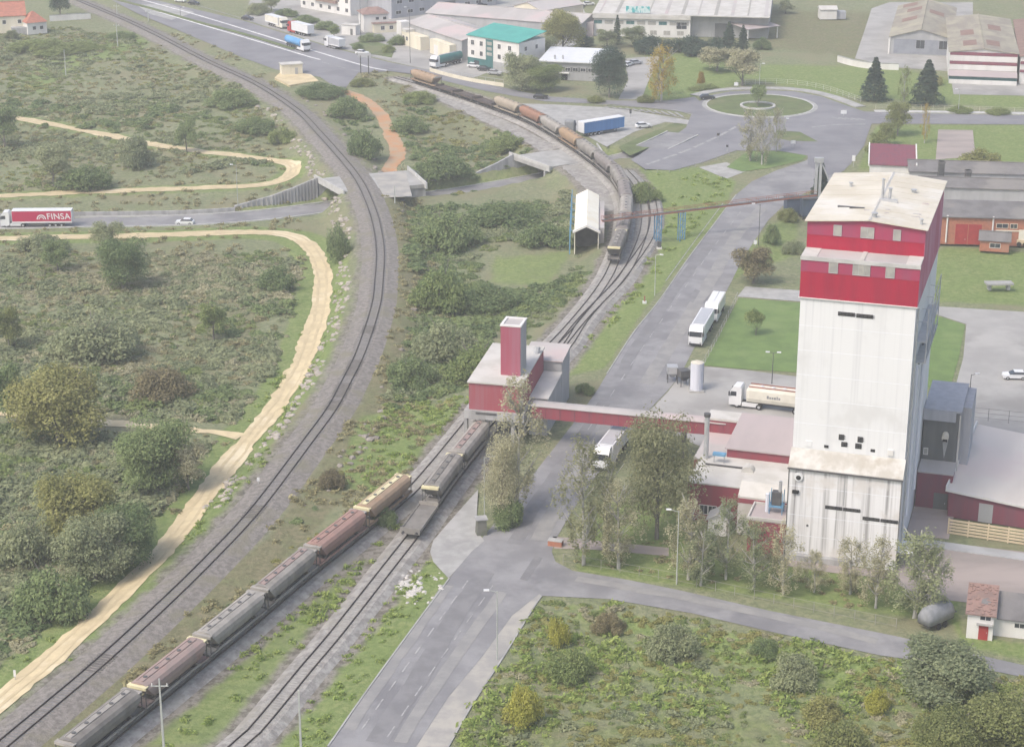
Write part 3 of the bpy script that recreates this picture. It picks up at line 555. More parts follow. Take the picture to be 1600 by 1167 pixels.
struct('kerb', ribbon(low, [(-4.55, -.1), (-4.55, .28), (-4.25, .28), (-4.25, -.1)], .0), MAT['kerb'])

# kerbs along the big road and the roundabout
def px_ribbon_flat(pts, prof): return ribbon(px_line(pts, 0, 2.0), prof)
for pts in ([(512, 1167), (575, 1077), (640, 988), (702, 904)], [(948, 585), (990, 520), (1030, 470), (1075, 405), (1120, 345), (1150, 305)], [(846, 932), (836, 946), (800, 1005), (776, 1043), (738, 1101), (700, 1168)]):
    struct('kerb', px_ribbon_flat(pts, [(.1, 0), (.1, .15), (-.1, .15), (-.1, 0)]), MAT['concrete'])
ring = [(ISLE[0] + 15.0 * math.cos(t), ISLE[1] + 15.0 * math.sin(t)) for t in np.linspace(0, 2 * math.pi, 57)[:-1]]
mb = MB(); mb.prism([(ISLE[0] + 14.8 * math.cos(t), ISLE[1] + 14.8 * math.sin(t)) for t in np.linspace(0, 2 * math.pi, 57)[:-1]], 0, .17, 0); struct('roundabout_island', mb, MAT['lawn_dull'])
def annulus(c, r0, r1, z0, z1, n=48):
    mb = MB(); prof = [(r0, z0), (r0, z1), (r1, z1), (r1, z0)]
    secs = [[(c[0] + r * math.cos(t), c[1] + r * math.sin(t), z) for r, z in prof] for t in np.linspace(0, 2 * math.pi, n + 1)]
    return mb.loft(secs, 0, cap=False)
struct('kerb', annulus(ISLE, 14.8, 15.2, 0, .2), MAT['kerb'])
struct('kerb', annulus(ISLE, 15.2, 16.2, .0, .105), MAT['concrete'])

# painted markings, each a thin sheet over its road
def dashes(pts, on, off, wd, z, name='lane_marking', mt='marking'):
    P = px_line(pts, 0, .5); mb = MB(); L = np.concatenate([[0], np.cumsum(np.linalg.norm(np.diff(P[:, :2], axis=0), axis=1))]); s = 0.0
    while s < L[-1]:
        e = min(s + on, L[-1]); k = [np.array([np.interp(t, L, P[:, 0]), np.interp(t, L, P[:, 1])]) for t in np.linspace(s, e, max(2, int((e - s) / 3) + 1))]
        for a, b in zip(k[:-1], k[1:]):
            d = (b - a) / (np.linalg.norm(b - a) + 1e-9); n = np.array([-d[1], d[0]]) * wd / 2
            mb.quad((*(a - n), z), (*(b - n), z), (*(b + n), z), (*(a + n), z))
        s += on + off
    struct(name, mb, MAT[mt])
dashes([(565, 1140), (628, 1051), (691, 963), (735, 902)], 2.6, 2.2, .2, .085); dashes([(605, 1152), (675, 1049), (750, 944), (770, 915)], 2.6, 2.4, .17, .085)
dashes([(900, 700), (960, 610), (1010, 535), (1070, 450), (1120, 380), (1170, 315)], 3.5, 4.5, .16, .085)
dashes([(1040, 440), (1085, 378), (1130, 318)], 60, 1, .18, .085)
dashes([(205, -4), (300, 22), (380, 46), (470, 74), (567, 103), (605, 111)], 400, 1, .9, .105, mt='marking_bright'); dashes([(250, 20), (330, 44), (380, 58.6), (478, 88), (500, 94)], 400, 1, .9, .105, mt='marking_bright')
dashes([(290, 4), (380, 30), (510, 69), (600, 93)], 400, 1, .35, .105); dashes([(480, 92), (560, 112), (590, 112)], 5, 3, .3, .105)
dashes([(560, 100), (640, 113), (760, 136), (850, 154), (960, 161)], 5, 6, .3, .105)
dashes([(1375, 185), (1500, 187), (1640, 189)], 5, 6, .3, .125); dashes([(1360, 178), (1640, 181.5)], 400, 1, .3, .125)
for k in range(11):                                # hatched splitter
    u = 945 + k * 11; dashes([(u, 167.2 + k * .9), (u + 12, 170 + k * 1.35)], 30, 1, .7, .125, 'road_hatching')
dashes([(930, 164.5), (1000, 168), (1050, 172), (1082, 180)], 200, 1, .35, .125); dashes([(950, 169), (1010, 175), (1074, 186)], 200, 1, .35, .125)
dashes([(1010, 258), (1070, 237), (1120, 215), (1150, 199)], 6, 1.5, .9, .125); dashes([(1268, 200), (1300, 196), (1352, 195)], 200, 1, .6, .125)
for k in range(5): dashes([(1300 + k * 10, 184 + k * .5), (1312 + k * 10, 187 + k * .5)], 30, 1, .7, .125, 'road_hatching')
for pts, wd, m_, z_ in (([(588, 1160), (660, 1050), (720, 950), (760, 895)], 2.7, 'asphalt_patch', .072), ([(625, 1160), (690, 1060), (740, 985), (785, 925)], 1.6, 'asphalt_dusty', .074), ([(545, 1140), (600, 1058), (660, 972), (700, 915)], 1.5, 'asphalt_dusty', .074), ([(840, 845), (880, 775), (925, 705), (965, 645)], 2.4, 'asphalt_dusty', .074), ([(800, 850), (850, 770), (905, 690), (945, 630)], 2.2, 'asphalt_patch', .072), ([(1010, 600), (1060, 520), (1110, 440), (1150, 370), (1190, 325)], 2.6, 'asphalt_dusty', .074), ([(965, 590), (1010, 520), (1060, 445), (1110, 380)], 2.2, 'asphalt_patch', .072), ([(900, 905), (1000, 922), (1100, 941), (1250, 972), (1370, 1003)], 1.6, 'asphalt_dusty', .095)):
    P_ = wob(px_line(pts, 0, 1.5), .12, len(pts) + int(wd * 10)); struct('road_patch', ribbon(P_, [(wd / 2, z_), (-wd / 2, z_)]), MAT[m_])
for pts in ([(812, 905), (836, 868), (848, 872), (824, 908)], [(690, 985), (706, 962), (716, 966), (700, 990)], [(1075, 470), (1086, 452), (1094, 455), (1083, 474)]):
    mb_ = MB(); mb_.poly([tuple(W(u, v)[:2]) + (.078,) for u, v in pts][::-1]); struct('road_patch', mb_, MAT['asphalt_patch'])
# oil-dark patch borders and concrete median of the highway
struct('median_strip', ribbon(px_line([(150, -8), (235, 14), (304, 34), (380, 54), (460, 78)], 0, 3), [(.9, .0), (.9, .25), (-.9, .25), (-.9, 0)], .05), MAT['lawn_dull'])
struct('footway', ribbon(px_line([(1366, 174.5), (1420, 175), (1700, 180)], 0, 4), [(1.2, 0), (1.2, .2), (-1.2, .2), (-1.2, 0)]), MAT['kerb'])
struct('footway', ribbon(px_line([(1085, 150), (1120, 142), (1180, 138.5), (1245, 140.5), (1295, 150), (1345, 168)], 0, 3), [(1.6, 0), (1.6, .2), (-1.6, .2), (-1.6, 0)]), MAT['concrete'])
# ---------------------------------------------------------------- railway: ballast, rails, sleepers
def arc(P): return np.concatenate([[0], np.cumsum(np.linalg.norm(np.diff(P[:, :2], axis=0), axis=1))])
def at_arc(P, L, s):
    x = np.interp(s, L, P[:, 0]); y = np.interp(s, L, P[:, 1]); x2 = np.interp(s + .6, L, P[:, 0]); y2 = np.interp(s + .6, L, P[:, 1]); x1 = np.interp(s - .6, L, P[:, 0]); y1 = np.interp(s - .6, L, P[:, 1])
    return x, y, math.atan2(y2 - y1, x2 - x1)
def near_arc(P, L, p): return L[((P[:, 0] - p[0]) ** 2 + (P[:, 1] - p[1]) ** 2).argmin()]
def track(P, label, hw, bal, dark_spots=(), lift=0.0, rails=True):
    o = struct('ballast_bed', ribbon(P, [(hw, -.62), (1.75, -.03), (0, .0), (-1.75, -.03), (-hw, -.62)], lift), MAT[bal], smooth=False)
    p0 = P[len(P) // 2]; t = thing('railway_track', label, 'railway track', (p0[0], p0[1], lift))
    Q = P.copy(); Q[:, 0] -= p0[0]; Q[:, 1] -= p0[1]; Q[:, 2] = 0
    for sgn in (1, -1):
        c_ = sgn * .835
        part('rail', ribbon(Q, [(c_ + .085, .03), (c_ + .05, .19), (c_ - .05, .19), (c_ - .085, .03)]), MAT['rail'], t)
    L = arc(Q); mb = MB(); darks = []
    sl = MB(); sl.box(-.13, .13, -1.3, 1.3, -.1, .045); sm = sl.mesh('sleeper', MAT['sleeper_dark'])
    spots = [near_arc(P, L, W(u, v)) for u, v in dark_spots]
    s = 1.0
    while s < L[-1] - 1:
        x, y, a = at_arc(Q, L, s)
        if any(abs(s - k) < 2.6 for k in spots): part('sleeper', sm, None, t, loc=(x, y, 0), rot=a)
        else:
            ca, sa = math.cos(a), math.sin(a); pts = []
            for z in (-.1, .012):
                for dx, dy in ((-.12, -1.3), (.12, -1.3), (.12, 1.3), (-.12, 1.3)): pts.append((x + dx * ca - dy * sa, y + dx * sa + dy * ca, z))
            mb.add(pts, [(4, 5, 6, 7), (0, 1, 5, 4), (1, 2, 6, 5), (2, 3, 7, 6), (3, 0, 4, 7)])
        s += .6
    part('concrete_sleepers', mb, MAT['sleeper' if bal == 'ballast' else 'sleeper_pale'], t, kind='stuff')
    return t
track(RAIL_MAIN, 'main line track sweeping in a long curve over the sunken road', 4.4, 'ballast', [(575, 516), (556, 569), (551, 579), (537, 605), (531, 614), (522, 632), (154, 1037), (398, 799)])
track(SIDING_A, 'siding track with parked hopper wagons running into the loading shed', 3.0, 'ballast_pale')
track(SIDING_B, 'siding track nearest the big road, carrying the flat wagon', 3.0, 'ballast_pale', lift=.012)
track(SIDING_C, 'short outer siding track branching off below the conveyor belt', 2.4, 'ballast_pale', lift=.024)

# ---------------------------------------------------------------- wagons
WAG = 14.1
def hopper_proto():
    t = thing('hopper_wagon', 'hopper wagon', 'rail wagon', (0, 0, 0), 0)
    prof = [(.95, 1.5), (1.38, 2.05), (1.5, 2.75), (1.42, 3.3), (1.12, 3.66), (.6, 3.84), (0, 3.9)]
    full = prof + [(-a, b) for a, b in prof[-2::-1]]
    secs = []
    for sx in (-1, 1):
        ring_ = []
        for y, z in full: ring_.append((sx * (4.5 + 1.75 * min(1, (z - 1.5) / 1.6)), y, z))
        secs.append(ring_)
    b = MB(); b.loft(secs, 0); part('body', b, MAT['veh_grey'], t)
    r = MB()
    for x in np.linspace(-4.6, 4.6, 9):
        for sgn in (1, -1):
            pr = [(a + .09, z) for a, z in prof[:5]]
            r.loft([[(x - .09, sgn * a, z) for a, z in pr], [(x + .09, sgn * a, z) for a, z in pr]], 0, cap=False, closed=False)
    part('side_rib', r, MAT['veh_grey'], t, kind='stuff')
    h = MB(); h.box(-5.8, 5.8, -.34, .34, 3.8, 3.98); h.box(-5.8, 5.8, .52, .62, 3.78, 3.92); part('roof_hatch', h, MAT['veh_grey'], t)
    hl = MB(); hl.tube((0, 0, 3.9), (0, 0, 4.06), .27, n=8); hlm = hl.mesh('hatch_lid', MAT['steel_dark'])
    for x in np.linspace(-4.8, 4.8, 5): link('hatch_lid', hlm, t, (x, 0, 0))
    for sx in (-1, 1):
        e = MB(); e.box(min(sx * 6.05, sx * 6.75), max(sx * 6.05, sx * 6.75), -1.3, 1.3, 3.55, 3.66); e.box(min(sx * 6.6, sx * 6.75), max(sx * 6.6, sx * 6.75), -1.3, 1.3, 3.3, 3.55)
        part('end_canopy', e, MAT['veh_cream'], t)
        e = MB(); e.box(min(sx * 5.0, sx * 6.8), max(sx * 5.0, sx * 6.8), -1.35, 1.35, 1.12, 1.26); part('end_platform', e, MAT['veh_grey'], t)
        e = MB()
        for y in (-1.2, 1.2): e.tube((sx * 6.6, y, 1.2), (sx * 6.6, y, 3.6), .06)
        for z in (1.7, 2.1, 2.5, 2.9, 3.3): e.tube((sx * 6.6, .7, z), (sx * 6.6, 1.2, z), .03, n=4)
        e.tube((sx * 6.6, .7, 1.2), (sx * 6.6, .7, 3.6), .04, n=4); e.tube((sx * 6.6, -1.2, 2.2), (sx * 6.6, 1.2, 2.2), .04, n=4); part('ladder', e, MAT['steel_dark'], t)
        for y in (-.98, .98):
            e = MB(); e.tube((sx * 6.8, y, 1.05), (sx * 7.0, y, 1.05), .09); e.tube((sx * 6.98, y, 1.05), (sx * 7.03, y, 1.05), .22, n=10); part('buffer', e, MAT['steel_dark'], t)
    sb_ = MB(); sb_.box(-6.8, 6.8, -1.34, -1.18, .98, 1.26); so_ = part('sole_bar', sb_, MAT['render_grey'], t); sb_ = MB(); sb_.box(-6.8, 6.8, 1.18, 1.34, .98, 1.26); part('sole_bar', sb_, MAT['render_grey'], t)
    u = MB(); u.box(-6.8, 6.8, -.35, .35, .85, 1.15)
    for x in (-2.9, 0, 2.9): u.box(x - .12, x + .12, -1.2, 1.2, .95, 1.12)
    part('underframe', u, MAT['steel_dark'], t)
    for x in (-2.4, 0, 2.4):
        hx = MB(); hx.loft([[(x - 1.15, -1.1, 1.3), (x + 1.15, -1.1, 1.3), (x + 1.15, 1.1, 1.3), (x - 1.15, 1.1, 1.3)], [(x - .35, -.8, .55), (x + .35, -.8, .55), (x + .35, .8, .55), (x - .35, .8, .55)]], 0); part('discharge_chute', hx, MAT['steel_dark'], t)
    wheel = MB(); wheel.tube((0, -.07, 0), (0, .07, 0), .45, n=14); wm = wheel.mesh('wheel', MAT['steel_dark'])
    for bx in (-4.7, 4.7):
        bg_ = MB(); bg_.box(-1.3, 1.3, -1.08, -.94, .42, .72); bg_.box(-1.3, 1.3, .94, 1.08, .42, .72); bg_.box(-.25, .25, -1, 1, .5, .8)
        bo = part('bogie', bg_, MAT['rail'], t, loc=(bx, 0, .19))
        for wx in (-.9, .9):
            for wy in (-.82, .82): part('wheel', wm, None, bo, loc=(wx, wy, .45))
    return t
PAINT = dict(grey=M('grey_wagon_paint', (.275, .26, .24), (.2, .19, .175), .5, st=(1, 1, .4), det=8, c3=(.3, .275, .24), sc3=.25), pinkish=M('faded_red_wagon_paint', (.30, .225, .205), (.25, .2, .185), .5, det=8, c3=(.33, .2, .18), sc3=.2),
             red=M('rust_red_wagon_paint', (.32, .20, .17), (.27, .18, .155), .5, det=8), tan=M('tan_wagon_paint', (.34, .25, .175), (.28, .21, .15), .5, det=8, c3=(.3, .2, .13), sc3=.3), dark=M('sooty_wagon_paint', (.2, .19, .175), (.15, .14, .13), .5, det=8),
             violet=M('violet_grey_wagon_paint', (.235, .215, .205), (.185, .17, .165), .5, det=8), orange=M('orange_wagon_paint', (.34, .235, .145), (.29, .215, .15), .5, det=8), rust=M('orange_rust_wagon_paint', (.29, .155, .105), (.25, .15, .11), .5, det=8),
             beige=M('beige_wagon_paint', (.36, .31, .245), (.3, .26, .21), .5, det=8), pale=M('pale_grey_wagon_paint', (.325, .305, .28), (.25, .24, .22), .5, det=8), cream=M('cream_wagon_trim', (.62, .57, .36), (.55, .5, .32), .5))
hop = hopper_proto(); first = [True]
def put_wagon(P, s, label, body, group, hatch=None, canopy=None):
    L = arc(P); x, y, a = at_arc(P, L, s)
    if first[0]: o = hop; first[0] = False; o.location = (x, y, .2); o.rotation_euler = (0, 0, a); o['label'] = label; o['group'] = group
    else: o = dup(hop, (x, y, .2), a, label, group)
    repaint(o, ('body', 'side_rib', 'end_platform'), PAINT[body]); repaint(o, ('sole_bar',), PAINT['pale' if body in ('rust', 'pinkish', 'grey', 'dark') else body]); repaint(o, ('roof_hatch',), PAINT[hatch or body]); repaint(o, ('end_canopy',), PAINT[canopy or 'pale'])
    return o
LA = arc(SIDING_A); LB = arc(SIDING_B)
sN = near_arc(SIDING_A, LA, W(634, 775)) - WAG / 2
g = 'hopper wagons parked on the near siding'
for k, (lab, b, hh, cc) in enumerate((('tan hopper wagon with a cream roof strip, last before the empty rails', 'tan', 'cream', 'cream'), ('rust red hopper wagon coupled behind the cream-striped tan one', 'red', 'red', 'pale'),
        ('dull grey hopper wagon with a reddish roof strip between red and grey wagons', 'grey', 'pinkish', 'pale'), ('plain grey hopper wagon between a pinkish and a red-striped wagon', 'pale', None, None),
        ('faded pinkish hopper wagon beside the pale lattice pole', 'pinkish', None, 'cream'), ('bluish grey hopper wagon cut by the bottom edge of the picture', 'dark', 'pale', None), ('grey hopper wagon leading the near rake out of the picture', 'grey', None, None))):
    if k < 6: put_wagon(SIDING_A, sN - k * WAG, lab, b, g, hh, cc)
sB = near_arc(SIDING_B, LB, W(672, 799)) + WAG / 2
g = 'hopper wagons at the loading shed'
put_wagon(SIDING_B, sB, 'olive grey hopper wagon standing behind the flat wagon', 'grey', g, 'dark', 'cream'); put_wagon(SIDING_B, sB + WAG, 'grey hopper wagon half inside the red loading shed', 'pale', g, 'pinkish')
sF = near_arc(SIDING_A, LA, W(958, 416)) + WAG / 2
g = 'hopper wagons in the far curved rake'
far = [('dark grey hopper wagon at the near end of the curved rake', 'dark', 'grey', 'cream'), ('violet grey hopper wagon directly below the orange conveyor', 'violet', 'dark', 'pale'), ('pale grey hopper wagon beside the cream tent shed', 'pale', None, None), ('grey hopper wagon entering the tightest part of the curve', 'violet', None, None),
       ('dull grey hopper wagon beyond the tightest part of the curve', 'grey', 'violet', None), ('mid grey hopper wagon next behind the orange one', 'violet', 'grey', None), ('dusty grey hopper wagon second before the orange one', 'grey', 'pale', None), ('orange hopper wagon beside the blue semi-trailer', 'orange', 'orange', 'dark'),
       ('pale grey hopper wagon between the orange and the rusty one', 'pale', None, None), ('bright rust hopper wagon with a white sole bar', 'rust', 'rust', 'pale'), ('beige hopper wagon behind the flat wagons', 'beige', 'beige', 'dark')]
for k, (lab, b, hh, cc) in enumerate(far): put_wagon(SIDING_A, sF + k * WAG, lab, b, g, hh, cc)
def flat_proto(label, P, s, group=None):
    L = arc(P); x, y, a = at_arc(P, L, s)
    t = thing('flat_wagon', label, 'rail wagon', (x, y, .2), a, group)
    b = MB(); b.box(-4.6, 4.6, -1.4, 1.4, 1.1, 1.24); part('deck', b, PAINT['dark'], t)
    for y0 in (-1.44, 1.34): b = MB(); b.box(-4.7, 4.7, y0, y0 + .1, .9, 1.4); part('side_sill', b, PAINT['grey'], t)
    for x0 in (-4.8, 4.66): b = MB(); b.box(x0, x0 + .14, -1.45, 1.45, .8, 1.75); part('end_board', b, PAINT['grey'], t)
    b = MB(); b.box(-4.6, 4.6, -.4, .4, .75, 1.1); part('underframe', b, MAT['steel_dark'], t)
    wheel = MB(); wheel.tube((0, -.07, 0), (0, .07, 0), .45, n=14); wm = wheel.mesh('wheel', MAT['steel_dark'])
    for wx in (-3.2, 3.2):
        ax = MB(); ax.tube((0, -.8, .45), (0, .8, .45), .08); ao = part('axle', ax, MAT['steel_dark'], t, loc=(wx, 0, 0))
        for wy in (-.82, .82): part('wheel', wm, None, ao, loc=(0, wy, .45))
    for sx in (-1, 1):
        for y0 in (-.98, .98): b = MB(); b.tube((sx * 4.8, y0, 1.05), (sx * 5.2, y0, 1.05), .2, n=10); part('buffer', b, MAT['steel_dark'], t)
    return t
fw = flat_proto('empty flat wagon on the siding in front of the olive hopper', SIDING_B, sB - WAG / 2 - 5.3)
sE = sF + len(far) * WAG - WAG / 2
fa = dup(fw, (*at_arc(SIDING_A, LA, sE + 5.3)[:2], .2), at_arc(SIDING_A, LA, sE + 5.3)[2], 'low dark flat wagon coupled to the beige hopper', 'flat wagons at the far end of the rake')
fb = dup(fw, (*at_arc(SIDING_A, LA, sE + 15.8)[:2], .2), at_arc(SIDING_A, LA, sE + 15.8)[2], 'low dark flat wagon second from the beige hopper', 'flat wagons at the far end of the rake')
fc = dup(fw, (*at_arc(SIDING_A, LA, sE + 26.3)[:2], .2), at_arc(SIDING_A, LA, sE + 26.3)[2], 'low dark flat wagon third from the beige hopper, next to the brown one', 'flat wagons at the far end of the rake')
for q_ in (fa, fb, fc): repaint(q_, ('deck', 'side_sill', 'end_board'), M('rusty_black_flat_wagon', (.075, .062, .058), (.1, .08, .07), .6))
put_wagon(SIDING_A, sE + 31.6 + WAG / 2, 'brown hopper wagon at the far end of the rake by the highway', 'tan', 'hopper wagons in the far curved rake')

# ---------------------------------------------------------------- bridges over the sunken road
def wall_px(name, label, top, bottom, th, mat, group=None, ribs=0):
    T_ = [np.array(k) for k in top]; B_ = [np.array(k) for k in bottom]; o = B_[0]
    n = len(T_); d = B_[-1] - B_[0]; d = d / np.linalg.norm(d[:2]); nrm = np.array([-d[1], d[0], 0]) * th
    t = thing(name, label, 'wall', o, 0, group); mb = MB()
    for i in range(n - 1):
        a, b, c_, e = B_[i] - o, B_[i + 1] - o, T_[i + 1] - o, T_[i] - o
        mb.add([a, b, c_, e, a + nrm, b + nrm, c_ + nrm, e + nrm], [(0, 1, 2, 3), (5, 4, 7, 6), (3, 2, 6, 7), (4, 0, 3, 7), (1, 5, 6, 2)])
    part('wall_slab', mb, MAT[mat], t)
    if ribs:
        for k in np.linspace(0.02, .98, ribs):
            s_ = k * (n - 1); i = min(int(s_), n - 2); f = s_ - i
            b_ = B_[i] * (1 - f) + B_[i + 1] * f - o; tp = T_[i] * (1 - f) + T_[i + 1] * f - o
            r = MB(); w_ = d * .16; ou = -np.array([-d[1], d[0], 0]) * .3
            r.loft([[b_ - w_, b_ + w_, b_ + w_ + ou, b_ - w_ + ou], [tp - w_, tp + w_, tp + w_ + ou, tp - w_ + ou]], 0); part('rib', r, MAT[mat], t)
    return t
Lr = arc(LOW_ROAD); N2r, T2r = normals2(LOW_ROAD)
def road_pt(s, off, z=None):
    x = np.interp(s, Lr, LOW_ROAD[:, 0]); y = np.interp(s, Lr, LOW_ROAD[:, 1]); nx_ = np.interp(s, Lr, N2r[:, 0]); ny_ = np.interp(s, Lr, N2r[:, 1])
    return np.array([x + nx_ * off, y + ny_ * off, np.interp(s, Lr, LOW_ROAD[:, 2]) - .1 if z is None else z])
def cross_s(P):
    d = ((LOW_ROAD[:, None, :2] - P[None, :, :2]) ** 2).sum(2); return Lr[np.unravel_index(d.argmin(), d.shape)[0]]
s1 = cross_s(RAIL_MAIN); s2 = cross_s(SIDING_A)
def deck(name, label, s, a, b, zt, th, half, parapets):
    o = road_pt(s, 0, 0); t = thing(name, label, 'bridge', o); ss = np.linspace(s + a, s + b, 9)
    pts = [road_pt(k, half) for k in ss][::-1] + [road_pt(k, -half) for k in ss]
    mb = MB(); mb.prism([(p[0] - o[0], p[1] - o[1]) for p in pts][::-1] if False else [(p[0] - o[0], p[1] - o[1]) for p in pts], zt - th, zt); part('deck', mb, MAT['concrete'], t)
    for sg in (1, -1):
        mb = MB(); q_ = [road_pt(k, sg * (half - .9)) for k in ss]
        for p_, r_ in zip(q_[:-1], q_[1:]):
            dd = (r_ - p_)[:2]; dd = dd / np.linalg.norm(dd); nn = np.array([-dd[1], dd[0]]) * .5 * sg
            P4 = [(p_[0] - o[0], p_[1] - o[1]), (r_[0] - o[0], r_[1] - o[1]), (r_[0] + nn[0] - o[0], r_[1] + nn[1] - o[1]), (p_[0] + nn[0] - o[0], p_[1] + nn[1] - o[1])]
            mb.prism(P4 if sg > 0 else P4[::-1], -6.2, zt - th - .003)
        part('abutment', mb, MAT['concrete_wall'], t)
    for s_ in parapets:
        mb = MB(); p_ = road_pt(s_, half + 1.5, 0); r_ = road_pt(s_, -half - 1.5, 0); dd = (r_ - p_); dd /= np.linalg.norm(dd); nn = np.array([-dd[1], dd[0], 0]) * .18
        mb.prism([tuple((k - o)[:2]) for k in (p_ - nn, r_ - nn, r_ + nn, p_ + nn)], zt - th + .1, zt + .75); part('parapet', mb, MAT['kerb'], t)
    return t
deck('rail_bridge', 'concrete box bridge carrying the main line over the sunken road', s1, -7.5, 15, -.47, .9, 7.2, (-7.4 + s1, 14.8 + s1))
deck('rail_bridge', 'concrete girder bridge carrying the curved rake over the sunken road', s2, -15, 6, -.47, .9, 7.4, (s2 - 14.8, s2 + 5.8))
mb = MB(); mb.prism([tuple(W(u, v, -.45)[:2]) for u, v in ((600, 309), (644, 307), (634, 269), (583, 273))], -.46, -.43); struct('sandy_ground', mb, MAT['dusty'])
def sand_strip(pts): P_ = px_line(pts, -2.6, 1.5); struct('sandy_ground', ribbon(wob(P_, .4, 7), [(1.6, .08), (0, .1), (-1.6, .08)], 0, True), MAT['sand'])
# wing walls
ss_ = np.linspace(4, s1 - 30.2, 40); wall_px('roadside_wall', 'long low concrete wall along the far side of the sunken road', [road_pt(k, 5.0) + np.array([0, 0, 1.25]) for k in ss_], [road_pt(k, 5.0) for k in ss_], .35, 'concrete_wall')
def wing(label, s_list, off, z_list, ribs=0, mat='concrete_wall'):
    bot = [road_pt(s_, off) for s_ in s_list]; top = [road_pt(s_, off, z) for s_, z in zip(s_list, z_list)]
    return wall_px('wing_wall', label, top, bot, .5, mat, None, ribs)
wing('ribbed concrete wing wall left of the main line, beside the sunken road', [s1 - 30, s1 - 20, s1 - 14, s1 - 7.6], 6.4, [-4.6, -3.0, -1.6, .1], 22)
wing('triangular grey wing wall right of the main line, beside the sunken road', [s1 + 15, s1 + 19, s1 + 24, s1 + 31], 6.6, [.1, -1.6, -3.2, -4.8])
wing('triangular concrete wing wall at the bridge under the curved rake', [s2 - 34, s2 - 27, s2 - 20, s2 - 15], 6.6, [-5.0, -3.2, -1.4, .2])
# ---------------------------------------------------------------- building kit
def frame(A, B):
    d = (B - A)[:2]; return math.atan2(d[1], d[0]), float(np.linalg.norm(d))
_wc = {}
def window(t, x, y, z, w_, h, face='f', glass='glass', frm='render_white', fr=.09):
    """a framed window on a wall: face f looks to -y, b to +y, r to +x, l to -x"""
    key = (round(w_, 2), round(h, 2), glass, frm)
    if key not in _wc:
        a = MB(); f = fr
        a.box(-w_ / 2 - f, w_ / 2 + f, -.05, .02, -f, 0); a.box(-w_ / 2 - f, w_ / 2 + f, -.05, .02, h, h + f); a.box(-w_ / 2 - f, -w_ / 2, -.05, .02, 0, h); a.box(w_ / 2, w_ / 2 + f, -.05, .02, 0, h)
        if w_ > 1.1: a.box(-.03, .03, -.045, .02, 0, h)
        p = MB(); p.box(-w_ / 2, w_ / 2, -.025, .02, 0, h); _wc[key] = (a.mesh('window', MAT[frm]), p.mesh('pane', MAT[glass]))
    rot = {'f': 0, 'r': math.pi / 2, 'b': math.pi, 'l': -math.pi / 2}[face]
    o = link('window', _wc[key][0], t, (x, y, z), rot); link('pane', _wc[key][1], o); return o
def block(t, name, x0, x1, y0, y1, z0, z1, mat, label=None):
    b = MB(); b.box(x0, x1, y0, y1, z0, z1); return part(name, b, MAT[mat], t, label)
def flat_roof(t, x0, x1, y0, y1, z, mat, oh=.25, th=.2, par=None):
    b = MB(); b.box(x0 - oh, x1 + oh, y0 - oh, y1 + oh, z, z + th); r = part('roof', b, MAT[mat], t)
    if par:
        b = MB(); k = .2; b.box(x0 - oh, x1 + oh, y0 - oh, y0 - oh + k, z + th, z + th + .35); b.box(x0 - oh, x1 + oh, y1 + oh - k, y1 + oh, z + th, z + th + .35)
        b.box(x0 - oh, x0 - oh + k, y0 - oh + k, y1 + oh - k, z + th, z + th + .35); b.box(x1 + oh - k, x1 + oh, y0 - oh + k, y1 + oh - k, z + th, z + th + .35); part('parapet', b, MAT[par], r)
    return r
def gable(t, x0, x1, y0, y1, z0, ze, zr, wall, roof, axis='y', oh=.35, wname='wall', th=.18):
    """walls with gables and a pitched roof; axis = direction of the ridge"""
    b = MB()
    if axis == 'y':
        m = (x0 + x1) / 2; b.yprism([(x0, z0), (x1, z0), (x1, ze), (m, zr), (x0, ze)], y0, y1); part(wname, b, MAT[wall], t)
        s_ = (zr - ze) / (m - x0); r = MB(); e = oh
        r.yprism([(x0 - e, ze - e * s_ + .02), (m, zr + .02), (m, zr + .02 + th), (x0 - e, ze - e * s_ + .02 + th)], y0 - e, y1 + e); r.yprism([(x1 + e, ze - e * s_ + .02), (x1 + e, ze - e * s_ + .02 + th), (m, zr + .02 + th), (m, zr + .02)], y0 - e, y1 + e)
        ro = part('roof', r, MAT[roof], t); c_ = MB(); c_.tube((m, y0 - e, zr + .1 + th), (m, y1 + e, zr + .1 + th), .14, n=5); part('ridge', c_, MAT[roof], ro)
    else:
        m = (y0 + y1) / 2; b.xprism([(y0, z0), (y0, ze), (m, zr), (y1, ze), (y1, z0)][::-1], x0, x1); part(wname, b, MAT[wall], t)
        s_ = (zr - ze) / (m - y0); r = MB(); e = oh
        r.xprism([(y0 - e, ze - e * s_ + .02), (m, zr + .02), (m, zr + .02 + th), (y0 - e, ze - e * s_ + .02 + th)], x0 - e, x1 + e); r.xprism([(y1 + e, ze - e * s_ + .02), (y1 + e, ze - e * s_ + .02 + th), (m, zr + .02 + th), (m, zr + .02)], x0 - e, x1 + e)
        ro = part('roof', r, MAT[roof], t); c_ = MB(); c_.tube((x0 - e, m, zr + .1 + th), (x1 + e, m, zr + .1 + th), .14, n=5); part('ridge', c_, MAT[roof], ro)
    return ro
def building(name, label, A_px, B_px, cat='building', group=None, z=0):
    A = W(*A_px, z); B = W(*B_px, z); a, w_ = frame(A, B)
    t = thing(name, label, cat, A, a, group); return t, w_, A
